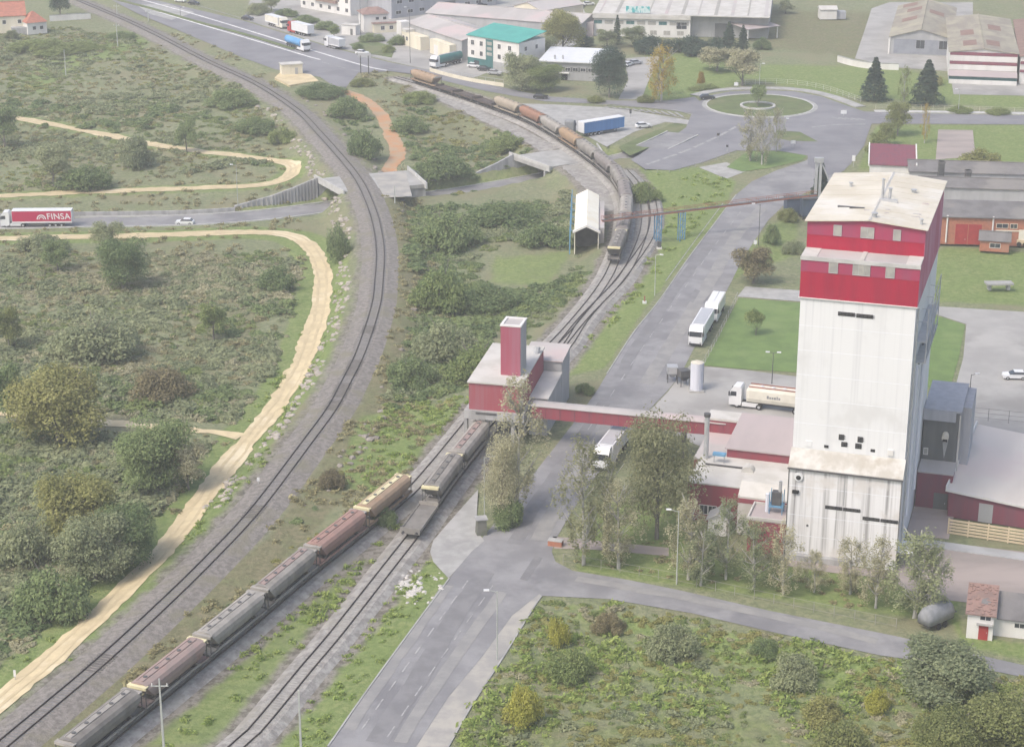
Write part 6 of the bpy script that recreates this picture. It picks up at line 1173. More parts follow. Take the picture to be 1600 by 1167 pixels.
# two white lorries parked on the right of the big road
def tipper(t):
    b = MB(); b.box(-12.5, -2.6, -1.25, 1.25, 1.2, 3.6); part('box_body', b, MAT['veh_white'], t); b = MB(); b.box(-12.3, -2.8, -1.0, 1.0, 3.6, 3.68); part('roof_sheet', b, MAT['veh_grey'], t); b = MB(); b.box(-12.3, -3, -.5, .5, .7, 1.2); part('chassis', b, MAT['steel_dark'], t); add_wheels(t, (-11, -9.6), 1.03, .5, .36)
def tipper2(t):
    b = MB(); b.box(-9.5, -2.5, -1.25, 1.25, 1.2, 3.4); part('box_body', b, MAT['veh_cream'], t); b = MB(); b.box(-9.4, -2.6, -1.1, .0, 3.4, 3.5); b.box(-9.4, -2.6, .1, 1.1, 3.4, 3.5); part('roof_sheet', b, MAT['veh_white'], t); b = MB(); b.box(-9.3, -3, -.5, .5, .7, 1.2); part('chassis', b, MAT['steel_dark'], t); add_wheels(t, (-8.2,), 1.03, .5, .36)
artic('parked_lorry', 'white box lorry facing the camera, front one parked by the lawn', W(1086, 543), W(1112, 498), .05, 'veh_white', tipper, group='white lorries parked along the big road')
artic('parked_lorry', 'white lorry with split roof parked behind the first one by the lawn', W(1110, 506), W(1132, 466), .05, 'veh_white', tipper2, group='white lorries parked along the big road')
# lorry hidden behind the front trees
artic('parked_lorry', 'white lorry half hidden behind the big willow-green tree beside the road', W(938, 738), W(975, 690), .05, 'veh_white', tipper, group='white lorries parked along the big road')
# blue trailer on the trailer park
d = W(981, 202) - W(908, 214); t = thing('semi_trailer', 'unhitched semi-trailer with blue curtain sides on the concrete park', 'trailer', W(908, 214), math.atan2(d[1], d[0])); box_trailer(t, 13.4, 0, 'veh_blue', 'veh_white', 1.1, 4.0, False)
b = MB(); b.box(-.08, -.03, -1.24, 1.24, 1.15, 3.85); part('rear_door', b, MAT['veh_white'], t)
for y in (-.6, .6): b = MB(); b.box(11.2, 11.35, y - .07, y + .07, 0, 1.0); part('landing_leg', b, MAT['steel_dark'], t)
# tractor unit beside the blue trailer
t = thing('tractor_unit', 'grey green tractor unit parked left of the blue semi-trailer', 'lorry', W(893, 208), R(70)); tractor(t, 0, 'tarp')
# vehicles on the highway and in the truck park
def tanker(mat):
    def f(t):
        b = MB(); b.tube((-2.9, 0, 2.35), (-13.2, 0, 2.35), 1.25, n=18); part('tank', b, MAT[mat], t); b = MB(); b.box(-13, -3, -.6, .6, .75, 1.2); part('chassis', b, MAT['steel_dark'], t); b = MB(); b.box(-12.5, -3.4, -.3, .3, 3.55, 3.7); part('walkway', b, MAT['steel'], t); add_wheels(t, (-12, -10.7, -9.4), 1.03, .5, .36)
    return f
def curtain(mat, L, zt=3.9): return lambda t: box_trailer(t, -2.7, -2.7 - L, mat, 'veh_white', 1.1, zt)
artic('tanker_lorry', 'light blue tanker lorry with white cab driving on the highway', W(480, 82), W(432, 66), .09, 'veh_white', tanker('veh_bluelt'))
artic('parked_lorry', 'lorry with red cab and white trailer in the truck park', W(454, 50), W(500, 62), .06, 'veh_redcab', curtain('veh_white', 10), group='lorries in the truck park')
artic('parked_lorry', 'cream lorry seen side-on at the left of the truck park', W(446, 46), W(404, 34), .06, 'veh_cream', curtain('veh_cream', 9, 3.6), group='lorries in the truck park')
artic('parked_lorry', 'short white box lorry at the right of the truck park', W(512, 73), W(540, 80), .06, 'veh_white', curtain('veh_grey', 5.5, 3.5), group='lorries in the truck park')
t = artic('tanker_lorry', 'dark green tanker lorry parked behind the yard wall', W(676, 108), W(726, 96), .06, 'veh_white', tanker('veh_green'))
def car(label, p, ang, mat, z=.04, group=None):
    t = thing('parked_car' if group else 'car', label, 'car', (p[0], p[1], z), ang, group)
    low = [(-2.1, .35), (2.1, .35), (2.15, .7), (1.95, .88), (.95, .98), (-1.9, 1.0), (-2.12, .8)]; b = MB(); b.loft([[(x, -.86, zz) for x, zz in low], [(x, .86, zz) for x, zz in low]], 0); part('body', b, MAT[mat], t)
    b = MB(); b.loft([[(-1.85, -.82, .99), (1.0, -.82, .97), (1.0, .82, .97), (-1.85, .82, .99)], [(-1.35, -.66, 1.44), (.15, -.66, 1.44), (.15, .66, 1.44), (-1.35, .66, 1.44)]], 0); g_ = part('glasshouse', b, MAT['glass'], t)
    b = MB(); b.box(-1.4, .2, -.68, .68, 1.42, 1.48); part('roof', b, MAT[mat], t)
    for sg in (-1, 1): b = MB(); b.box(2.05, 2.16, sg * .6 - .2, sg * .6 + .2, .62, .8); part('headlight', b, MAT['steel'], t)
    add_wheels(t, (-1.3, 1.3), .78, .32, .2); return t
car('white hatchback driving on the sunken road', W(289, 351, -5.8), R(178), 'veh_white', -5.79)
car('dark car on the road above the rusty wagons', W(845, 155), R(-8), 'veh_black', .1)
car('dark car entering the roundabout beside the grass island', W(1105, 156), R(8), 'veh_black', .12)
car('white car parked on the lot at the right edge', W(1585, 592), R(176), 'veh_white', .06)
g = 'cars parked before the teal office'
for u, v, m_, l in ((741, 101, 'veh_white', 'white car parked against the teal ground floor'), (757, 106, 'veh_black', 'dark car parked between the white car and office corner'), (773, 112, 'veh_grey', 'silver car parked at the right end of the office')): car(l, W(u, v + 5), R(-20), m_, .06, g)
for u, v, m_, l in ((282, 4, 'veh_white', 'white car on the far highway lane at the top edge'), (303, 8, 'veh_black', 'dark car following the white one on the far lane'), (387, 32, 'veh_black', 'dark car beside the cream lorry on the highway edge'), (566, 86, 'veh_white', 'white car near the gantry sign on the highway')): car(l, W(u, v), R(-22), m_, .11)
for u, v, m_, l in ((735, 12, 'veh_white', 'white van-like car by the pale blue factory'), (752, 11, 'veh_black', 'dark car by the pale blue factory'), (920, 9, 'veh_white', 'white car left of the white factory roof'), (905, 13, 'veh_black', 'dark car left of the white factory roof')): car(l, W(u, v), R(20), m_, .06)
for u, v, m_, a_, l in ((981, 104, 'veh_white', 60, 'white car with open boot in the drive behind the dark tree'), (993, 101, 'veh_grey', 30, 'silver car beside the white one in the drive')): car(l, W(u, v), R(a_), m_, .06)
car('white car standing on the trailer park beyond the blue trailer', W(1005, 200), R(20), 'veh_white', .06)
# ---------------------------------------------------------------- poles, lamps, signs, fences
def lamp(label, u, vb, vt, mat='pole', arm=(-1, 0), heads=1, base=None, r=.09, name='street_lamp', cat='street lamp', group='street lamps'):
    p = G(u, vb) if base is None else base; h = hp(p, vt) - p[2]; t = thing(name, label, cat, p, 0, group)
    b = MB(); b.tube((0, 0, 0), (0, 0, h), r, r * .6, n=7); part('pole', b, MAT[mat], t)
    for k in range(heads):
        sg = 1 if k == 0 else -1; ax, ay = arm[0] * sg, arm[1] * sg; b = MB(); b.tube((0, 0, h - .15), (ax, ay, h + .1), r * .5, n=5); a_ = part('arm', b, MAT[mat], t); b = MB(); b.box(-.35, .35, -.15, .15, -.07, .09); part('lamp_head', b, MAT['veh_white'], a_, loc=(ax * 1.2, ay * 1.2, h + .1), rot=math.atan2(ay, ax))
    return t
lamp('pale street lamp on the concrete apron before the sidings tree', 757, 805, 714, arm=(1.2, 0)); lamp('white street lamp among the front trees by the side road', 1057, 913, 798, arm=(-1.1, .2)); lamp('street lamp on the dusty shoulder at the junction', 777, 1030, 923, arm=(-1.1, 0))
lamp('lamp on the grass verge between siding and big road', 1023, 462, 398, arm=(.9, -.3)); lamp('dark lamp at the far kerb below the belt conveyor', 1185, 385, 319, 'steel_dark', arm=(-1.2, 0)); lamp('double headed lamp beside the cream feed lorry', 1206, 600, 551, 'steel_dark', arm=(-.8, .1), heads=2)
lamp('dark lamp behind the right warehouse on the car lot', 1511, 664, 585, 'steel_dark', arm=(.8, 0)); lamp('lamp on the roundabout edge in front of the grass island', 1226, 207, 186, arm=(.5, 0)); lamp('lamp between the dirt path and sunken road wall', 372, 325, 258, arm=(-.9, 0)); lamp('tall dark lamp by the truck park hut', 564, 66, -14, 'steel_dark', arm=(-1.4, 0))
lamp('tall grey mast beside the cream annex of the workshop', 641, 99, 12, 'steel_dark', arm=(-1, 0)); lamp('lamp at the far edge of the highway near the lone white car', 282, 26, 12, 'steel_dark', arm=(1, 0)); lamp('lamp on the mown strip right of the conifers', 1497, 178, 140, arm=(-.8, 0)); lamp('slim lamp in the field behind the orange tree', 1186, 143, 100, arm=(.8, 0))
def pole(label, u, vb, vt, cross, base=None):
    p = G(u, vb) if base is None else base; h = hp(p, vt) - p[2]; t = thing('utility_pole', label, 'pole', p, 0, 'utility poles'); b = MB(); b.loft([[(-.14, -.14, 0), (.14, -.14, 0), (.14, .14, 0), (-.14, .14, 0)], [(-.08, -.08, h), (.08, -.08, h), (.08, .08, h), (-.08, .08, h)]], 0); part('pole', b, MAT['pole'], t)
    if cross: b = MB(); b.box(-1.0, 1.0, -.05, .05, h - .98, h - .87); a_ = part('crossarm', b, MAT['pole'], t); b = MB(); [b.tube((x, 0, h - .85), (x, 0, h - .6), .07, n=6) for x in (-.85, 0, .85)]; part('insulator', b, MAT['render_white'], a_)
pole('pale concrete utility pole with crossarm beside the pinkish wagon', 257, 1182, 1060, True); pole('slim pale pole on the bright verge at the bottom edge', 471, 1186, 1078, False); pole('pale double pole at the field edge by the garden wall', 184, 74, 36, True); pole('dark pole behind the line near the highway start', 183, 26, 6, True); pole('dark pole at the highway start right of another', 232, 34, 15, True); pole('dark post beside the cream slab of the box bridge', 617, 318, 290, False); pole('thin pole in the scrub right of the box bridge', 680, 292, 268, True); pole('slim pole in the left field above the gravel path', 103, 118, 78, False)
p = W(570, 116); t = thing('gantry_sign', 'tall two-legged road sign seen from behind at the highway junction', 'sign', p, R(-5))
for x in (-1.2, 1.2): b = MB(); b.box(x - .14, x + .14, -.14, .14, 0, 5.6); part('leg', b, MAT['steel_dark'], t)
b = MB(); b.box(-2.0, 2.0, -.06, .06, 5.0, 6.4); part('sign_panel', b, MAT['veh_grey'], t)
def sign(label, u, v, h, w_, hh, mat='veh_white', post='steel', ang=0, name='road_sign'):
    p = G(u, v); t = thing(name, label, 'sign', (p[0], p[1], p[2] + .1), ang, 'road signs'); b = MB(); b.tube((0, 0, 0), (0, 0, h), .05, n=5); part('post', b, MAT[post], t); b = MB(); b.box(-w_ / 2, w_ / 2, -.05, -.02, h - hh, h); part('sign_plate', b, MAT[mat], t); return t
sign('white sign with dark head at the kerb above the tower roof', 1333, 262, 3.0, .8, 1.5); sign('white sign on the small lawn below the roundabout', 1239, 232, 2.0, 1.2, .9); sign('black and white chevron sign at the east arm of the roundabout', 1318, 182, 1.6, 1.6, 1.0); sign('small dark sign at the lorry park kerb', 985, 184, 2.2, .6, 1.2, 'steel_dark'); sign('white plate at the foot of the dark lamp under the conveyor', 1180, 386, 1.4, .7, .9); sign('small white sign before the roundabout corner hedge', 1150, 139, 1.8, 1.2, 1.0); sign('white marker at the left foot of the big junction kerb', 1122, 220, 1.9, .7, .7, 'steel_dark'); sign('dark small plate on the striped divider', 1136, 238, 1.8, .6, .6, 'steel_dark')
sign('low white marker at the gravel path near the rails', 404, 758, 1.2, .4, .6); sign('small white marker beside the gravel path bottom left', 24, 1062, 1.3, .3, .9)
p = G(1007, 474); t = thing('marker_post', 'small orange marker post with white foot on the grass verge', 'post', p); b = MB(); b.box(-.12, .12, -.12, .12, 0, 1.5); part('post', b, MAT['rust'], t); b = MB(); b.box(-.4, .4, -.3, .3, 0, .45); part('foot', b, MAT['veh_white'], t)
p = G(1030, 389); t = thing('control_cabinet', 'dark control cabinet with white base under the blue trestle', 'cabinet', p); b = MB(); b.box(-.4, .4, -.3, .3, .4, 1.6); part('cabinet_body', b, MAT['steel_dark'], t); b = MB(); b.box(-.55, .55, -.45, .45, 0, .4); part('base', b, MAT['render_white'], t)
p = G(868, 852); t = thing('brick_stack', 'low stack of reddish blocks with pale top at the junction corner', 'blocks', p, -.3); b = MB(); b.box(-1.0, 1.0, -.5, .5, 0, .8); part('stack', b, MAT['brick'], t); b = MB(); b.box(-1.05, 1.05, -.55, .55, .8, .92); part('cover_slab', b, MAT['concrete'], t)
p = G(752, 834); t = thing('stone_post', 'grey concrete block at the end of the apron', 'block', p, .2); b = MB(); b.loft([[(-.75, -.7, 0), (.75, -.7, 0), (.75, .7, 0), (-.75, .7, 0)], [(-.65, -.6, 2.4), (.65, -.6, 2.4), (.65, .6, 2.4), (-.65, .6, 2.4)]], 0); part('block', b, M('mossy_concrete', (.15, .15, .13), (.11, .12, .09), .8), t)
b = MB(); b.box(-.85, .85, -.8, .8, 2.4, 2.55); part('cap', b, MAT['concrete_wall'], t)
def fence(label, pts, h, step, mat='steel', rails=2, z=0, mesh_=True, name='wire_fence'):
    P = px_line(pts, z, step); P[:, 2] = [TZ(a, b_) for a, b_ in P[:, :2]]; o = P[0]; t = thing(name, label, 'fence', o); Q = P - o
    pb = MB(); pb.tube((0, 0, -.1), (0, 0, h), .035, n=5); pm_ = pb.mesh('post', MAT[mat])
    for p in Q: link('post', pm_, t, tuple(p))
    for zz in np.linspace(h * .25, h - .06, rails): part('rail', ribbon(Q, [(.015, zz), (.015, zz + .03), (-.015, zz + .03), (-.015, zz)]), MAT[mat], t)
fence('post and rail fence behind the roundabout footway', [(1150, 133), (1190, 130), (1240, 132), (1290, 141), (1345, 160)], 1.5, 3.2, 'render_white', 3); fence('long pale fence along the road right of the roundabout', [(1368, 171), (1450, 172), (1640, 177)], 1.4, 3.0, 'render_cream', 3); fence('wire fence along the lawn before the tower', [(880, 880), (960, 893), (1060, 911), (1180, 937), (1300, 962), (1400, 982)], 1.5, 2.6, 'wood', 2); fence('post fence between car lot and warehouse', [(1512, 655), (1560, 660), (1640, 668)], 2.2, 2.8, 'steel_dark', 3); fence('wooden handrail on the box bridge beside the earth track', [(590, 275), (612, 262), (632, 247)], 1.3, 2.2, 'tan_slat', 2, -.5, name='wooden_fence'); fence('second wooden handrail on the box bridge, right of the earth track', [(604, 277), (622, 264), (634, 252)], 1.3, 2.2, 'tan_slat', 2, -.5, name='wooden_fence')
fence('fence of posts along the lawn edge by the parked lorries', [(1098, 575), (1122, 530), (1152, 468)], 1.5, 2.8, 'render_grey', 2)
fence('low railing along the striped divider of the road arm', [(1008, 268), (1052, 270), (1100, 257), (1150, 240)], 1.0, 3, 'render_grey', 2)
# white rubble heap between siding and road, loose stones
rs = random.Random(3)
def stone_mesh(seed, m_):
    r_ = random.Random(seed); b = MB(); n = 7; secs = []
    for z, f in ((0, 1), (.4, .9), (.75, .5)): secs.append([(math.cos(2 * math.pi * k / n) * f * r_.uniform(.7, 1.15), math.sin(2 * math.pi * k / n) * f * r_.uniform(.7, 1.15), z * r_.uniform(.8, 1.2)) for k in range(n)])
    b.loft(secs, 0); return b.mesh('stone', MAT[m_])
SM = [stone_mesh(k, 'stone_white') for k in range(5)]; RM = [stone_mesh(k + 20, 'rock') for k in range(6)]
p0 = G(637, 917); t = thing('rubble_heap', 'scattered heap of pale rubble on the grass between siding and road', 'rubble', p0)
for k in range(120):
    if k < 80: u, v = 637 + rs.gauss(0, 10), 917 + rs.gauss(0, 8)
    else: u, v = 650 + rs.gauss(0, 22), 915 + rs.gauss(0, 14)
    p = G(u, v); s_ = rs.uniform(.12, .42); o = link('stone', SM[k % 5], t, (p[0] - p0[0], p[1] - p0[1], p[2] - p0[2] - .05)); o.scale = (s_ * rs.uniform(.8, 1.6), s_, s_ * .9); o.rotation_euler = (0, 0, rs.uniform(0, 6))
for lab, ln, off0, off1, nn in (('rocky revetment on the left slope of the main line embankment', RAIL_MAIN, 5.8, 9.0, 300), ('line of loose rocks on the right slope of the main line embankment', RAIL_MAIN, -10.0, -6.2, 110)):
    Lx = arc(ln); N2_, T2_ = normals2(ln); sA = near_arc(ln, Lx, W(400, 800)); sB_ = near_arc(ln, Lx, W(430, 150)); mb = MB()
    for k in range(nn):
        s_ = rs.uniform(min(sA, sB_), max(sA, sB_)); i = min(np.searchsorted(Lx, s_), len(Lx) - 1); of = rs.uniform(off0, off1); x = ln[i, 0] + N2_[i, 0] * of; y = ln[i, 1] + N2_[i, 1] * of
        if abs(TZ(x, y) + 5.9) < .6: continue
        z = TZ(x, y); r_ = rs.uniform(.2, .75); a = rs.uniform(0, 6); n_ = 6; mb.loft([[(x + math.cos(a + 2 * math.pi * q_ / n_) * r_ * f * rs.uniform(.7, 1.3), y + math.sin(a + 2 * math.pi * q_ / n_) * r_ * f * rs.uniform(.7, 1.3), z + zz * r_) for q_ in range(n_)] for zz, f in ((-.2, 1), (.35, .95), (.6, .45))], 0)
    o = part('loose_rocks', mb, MAT['rock'], None, lab); o['kind'] = 'stuff'
# ---------------------------------------------------------------- vegetation
def cards_mesh(name, pts, nrm, size, mat, rng, aspect=1.0):
    n = len(pts); r = rng.normal(size=(n, 3)); nn = nrm * .8 + r * .5; nn[:, 2] = np.abs(nn[:, 2]) + .55; nn /= np.linalg.norm(nn, axis=1)[:, None] + 1e-9
    a = np.cross(nn, rng.normal(size=(n, 3))); a /= np.linalg.norm(a, axis=1)[:, None] + 1e-9; b = np.cross(nn, a)
    s = (size * rng.uniform(.55, 1.35, n))[:, None]
    V = np.stack([pts - a * s * aspect, pts - b * s * .62, pts + a * s * aspect, pts + b * s * .62], 1).reshape(-1, 3)
    me = bpy.data.meshes.new(name); me.vertices.add(4 * n); me.vertices.foreach_set('co', V.astype(np.float32).ravel()); me.loops.add(4 * n); me.loops.foreach_set('vertex_index', np.arange(4 * n, dtype=np.int32))
    me.polygons.add(n); me.polygons.foreach_set('loop_start', np.arange(0, 4 * n, 4, dtype=np.int32)); me.polygons.foreach_set('loop_total', np.full(n, 4, np.int32)); me.materials.append(mat); me.update(); return me
def blob_points(rng, blobs, n, inner=.45, top=True):
    vol = np.array([b[3] * b[4] * b[5] for b in blobs]) ** .7; pick = rng.choice(len(blobs), n, p=vol / vol.sum()); B = np.array(blobs)[pick]
    d = rng.normal(size=(n, 3)); d /= np.linalg.norm(d, axis=1)[:, None]
    if top: d[:, 2] = np.where(rng.random(n) < .6, np.abs(d[:, 2]), d[:, 2])
    r = inner + (1 - inner) * rng.random(n) ** .5
    r *= 1 + .12 * rng.normal(size=n)
    return B[:, :3] + d * B[:, 3:6] * r[:, None], d
SHAPES = {}
def crown_round(seed, W_=8., H_=9., n=6500, size=.34, nb=16, z0=.22):
    rng = np.random.default_rng(seed); bl = []
    for k in range(nb):
        a = rng.uniform(0, 2 * np.pi); zz = rng.uniform(z0 + .12, .86); rad = (W_ / 2) * (1 - abs((zz - .5) * 1.5) ** 2.2) * rng.uniform(.35, .78); r = W_ * rng.uniform(.13, .25)
        bl.append((math.cos(a) * rad, math.sin(a) * rad, zz * H_, r, r, r * rng.uniform(.65, 1.0)))
    bl.append((0, 0, H_ * .55, W_ * .3, W_ * .3, H_ * .26))
    return blob_points(rng, bl, n)
def crown_wide(seed, W_=10., H_=5., n=9000, size=.34, nb=22):
    rng = np.random.default_rng(seed); bl = []
    for k in range(nb):
        a = rng.uniform(0, 2 * np.pi); rad = (W_ / 2) * rng.random() ** .55 * .8; hh = H_ * (1 - (rad / (W_ / 2)) ** 2 * .6) * rng.uniform(.6, .95); r = W_ * rng.uniform(.1, .2)
        bl.append((math.cos(a) * rad, math.sin(a) * rad, max(hh - r * .8, r * .3), r, r, r * .85))
        bl.append((math.cos(a) * rad, math.sin(a) * rad, hh * .35, r, r, hh * .35))
    return blob_points(rng, bl, n)
def crown_poplar(seed, W_=5., H_=14., n=4800, nb=80):
    rng = np.random.default_rng(seed); bl = []
    for k in range(nb):                           # wispy upright sprays along ascending branches
        zz = rng.uniform(.12, .97); wd = (W_ / 2) * (math.sin(math.pi * min(1, (zz + .02) / 1.04)) ** .55) * rng.uniform(.75, 1.15); a = rng.uniform(0, 2 * np.pi); rad = wd * rng.random() ** .5; r = W_ * rng.uniform(.05, .12)
        bl.append((math.cos(a) * rad, math.sin(a) * rad, zz * H_, r, r, r * rng.uniform(1.8, 4.0)))
    P, d = blob_points(rng, bl, n, .0, False); P += rng.normal(0, .12, P.shape); return P, d
def crown_conifer(seed, W_=6., H_=11., n=7000):
    rng = np.random.default_rng(seed); t = rng.random(n) ** .75; lay = np.floor(t * 13) / 13 + rng.uniform(0, .045, n); lay = np.clip(lay, 0, 1)
    T_ = rng.uniform(.62, 1.2, (15, 11)); R_ = (W_ / 2) * (1 - lay) ** .85; a = rng.uniform(0, 2 * np.pi, n); k = np.round(a / (2 * np.pi) * 11) * 2 * np.pi / 11; R_ = R_ * T_[np.floor(lay * 13).astype(int).clip(0, 14), np.round(k / (2 * np.pi) * 11).astype(int) % 11]; a = k + rng.normal(0, .17, n) + lay * 7
    rr = R_ * (.25 + .8 * rng.random(n) ** .6); P = np.stack([np.cos(a) * rr, np.sin(a) * rr, .06 * H_ + lay * H_ * .93 - rr * .22], 1); d = np.stack([np.cos(a) * .6, np.sin(a) * .6, np.full(n, .8)], 1); return P, d
def trunk_mesh(seed, H_, r, limbs, W_, mat, bare=0):
    rng = random.Random(seed); b = MB(); x = y = 0; pts = [(0, 0, -.3)]; hh = H_
    for k in range(1, 6): x += rng.uniform(-.12, .12); y += rng.uniform(-.12, .12); pts.append((x, y, hh * k / 5))
    for k in range(5): b.tube(pts[k], pts[k + 1], r * (1 - k * .17), r * (1 - (k + 1) * .17), 6, cap=False)
    for k in range(limbs):
        i = rng.randint(1, 4); p = Vector(pts[i]); a = rng.uniform(0, 6.283); l_ = W_ * rng.uniform(.22, .45); up = rng.uniform(.5, 1.3) * l_ * (1.6 if bare else 1); e = p + Vector((math.cos(a) * l_, math.sin(a) * l_, up)); b.tube(p, e, r * .38, r * .12, 5, cap=False)
        for q in range(2 if bare else 1): m_ = p.lerp(e, rng.uniform(.4, .7)); b.tube(m_, m_ + Vector((rng.uniform(-1, 1), rng.uniform(-1, 1), rng.uniform(.6, 1.6))) * l_ * .35, r * .16, r * .05, 4, cap=False)
    return b.mesh('trunk', mat)
def add_shape(kind, seeds, fn, W_, H_, size, tr):
    L = []
    for sd_ in seeds:
        P, d = fn(sd_); rng = np.random.default_rng(sd_ + 1000); L.append((cards_mesh('crown', P, d, size, LEAF['mid'], rng), tr(sd_)))
    SHAPES[kind] = (L, W_, H_)
add_shape('round', (1, 2, 3, 4), lambda s: crown_round(s), 8., 9., .2, lambda s: trunk_mesh(s, 6., .28, 7, 8, MAT['bark']))
add_shape('big', (11, 12, 13), lambda s: crown_round(s, 14., 13., 19000, nb=44, z0=.1), 14., 13., .25, lambda s: trunk_mesh(s, 9., .45, 10, 13, MAT['bark']))
add_shape('wide', (21, 22, 23, 24), lambda s: crown_wide(s), 10., 5., .2, lambda s: trunk_mesh(s, 2.6, .18, 8, 7, MAT['bark']))
add_shape('poplar', (31, 32, 33, 34), lambda s: crown_poplar(s), 5., 14., .12, lambda s: trunk_mesh(s, 12.5, .2, 22, 5, MAT['bark_pale'], 1))
add_shape('willow', (61, 62), lambda s: crown_round(s, 12., 14., 14000, nb=70, z0=.1), 12., 14., .17, lambda s: trunk_mesh(s, 9., .34, 16, 6, MAT['bark'], 1))
add_shape('conifer', (41, 42), lambda s: crown_conifer(s), 6., 11., .24, lambda s: trunk_mesh(s, 10., .2, 0, 1, MAT['bark']))
add_shape('lollipop', (51, 52), lambda s: crown_round(s, 5., 5., 3200, nb=12, z0=.42), 5., 5., .15, lambda s: trunk_mesh(s, 3., .13, 5, 4, MAT['bark']))
_tk = [0]
CATN = {'willow': ('tree', 'tree'), 'round': ('tree', 'tree'), 'big': ('tree', 'tree'), 'wide': ('bush', 'bush'), 'poplar': ('tree', 'tree'), 'conifer': ('conifer_tree', 'tree'), 'lollipop': ('tree', 'tree')}
def tree(kind, leaf, u, v, wpx, vtop, label, group=None, name=None):
    p = G(u, v); L, W_, H_ = SHAPES[kind]; k = _tk[0]; _tk[0] += 1; crown, trunk = L[k % len(L)]; s = ppm(p); w_ = wpx / s; h = max(hp(p, vtop) - p[2], .8)
    t = thing(name or CATN[kind][0], label, CATN[kind][1], (p[0], p[1], p[2] - .05), (k * 2.39) % 6.283, group); t.scale = (w_ / W_, w_ / W_, h / H_)
    link('trunk' if kind != 'wide' else 'stem', trunk, t); c = link('crown' if kind != 'wide' else 'foliage', crown, t); c.material_slots[0].link = 'OBJECT'; c.material_slots[0].material = LEAF[leaf]; return t
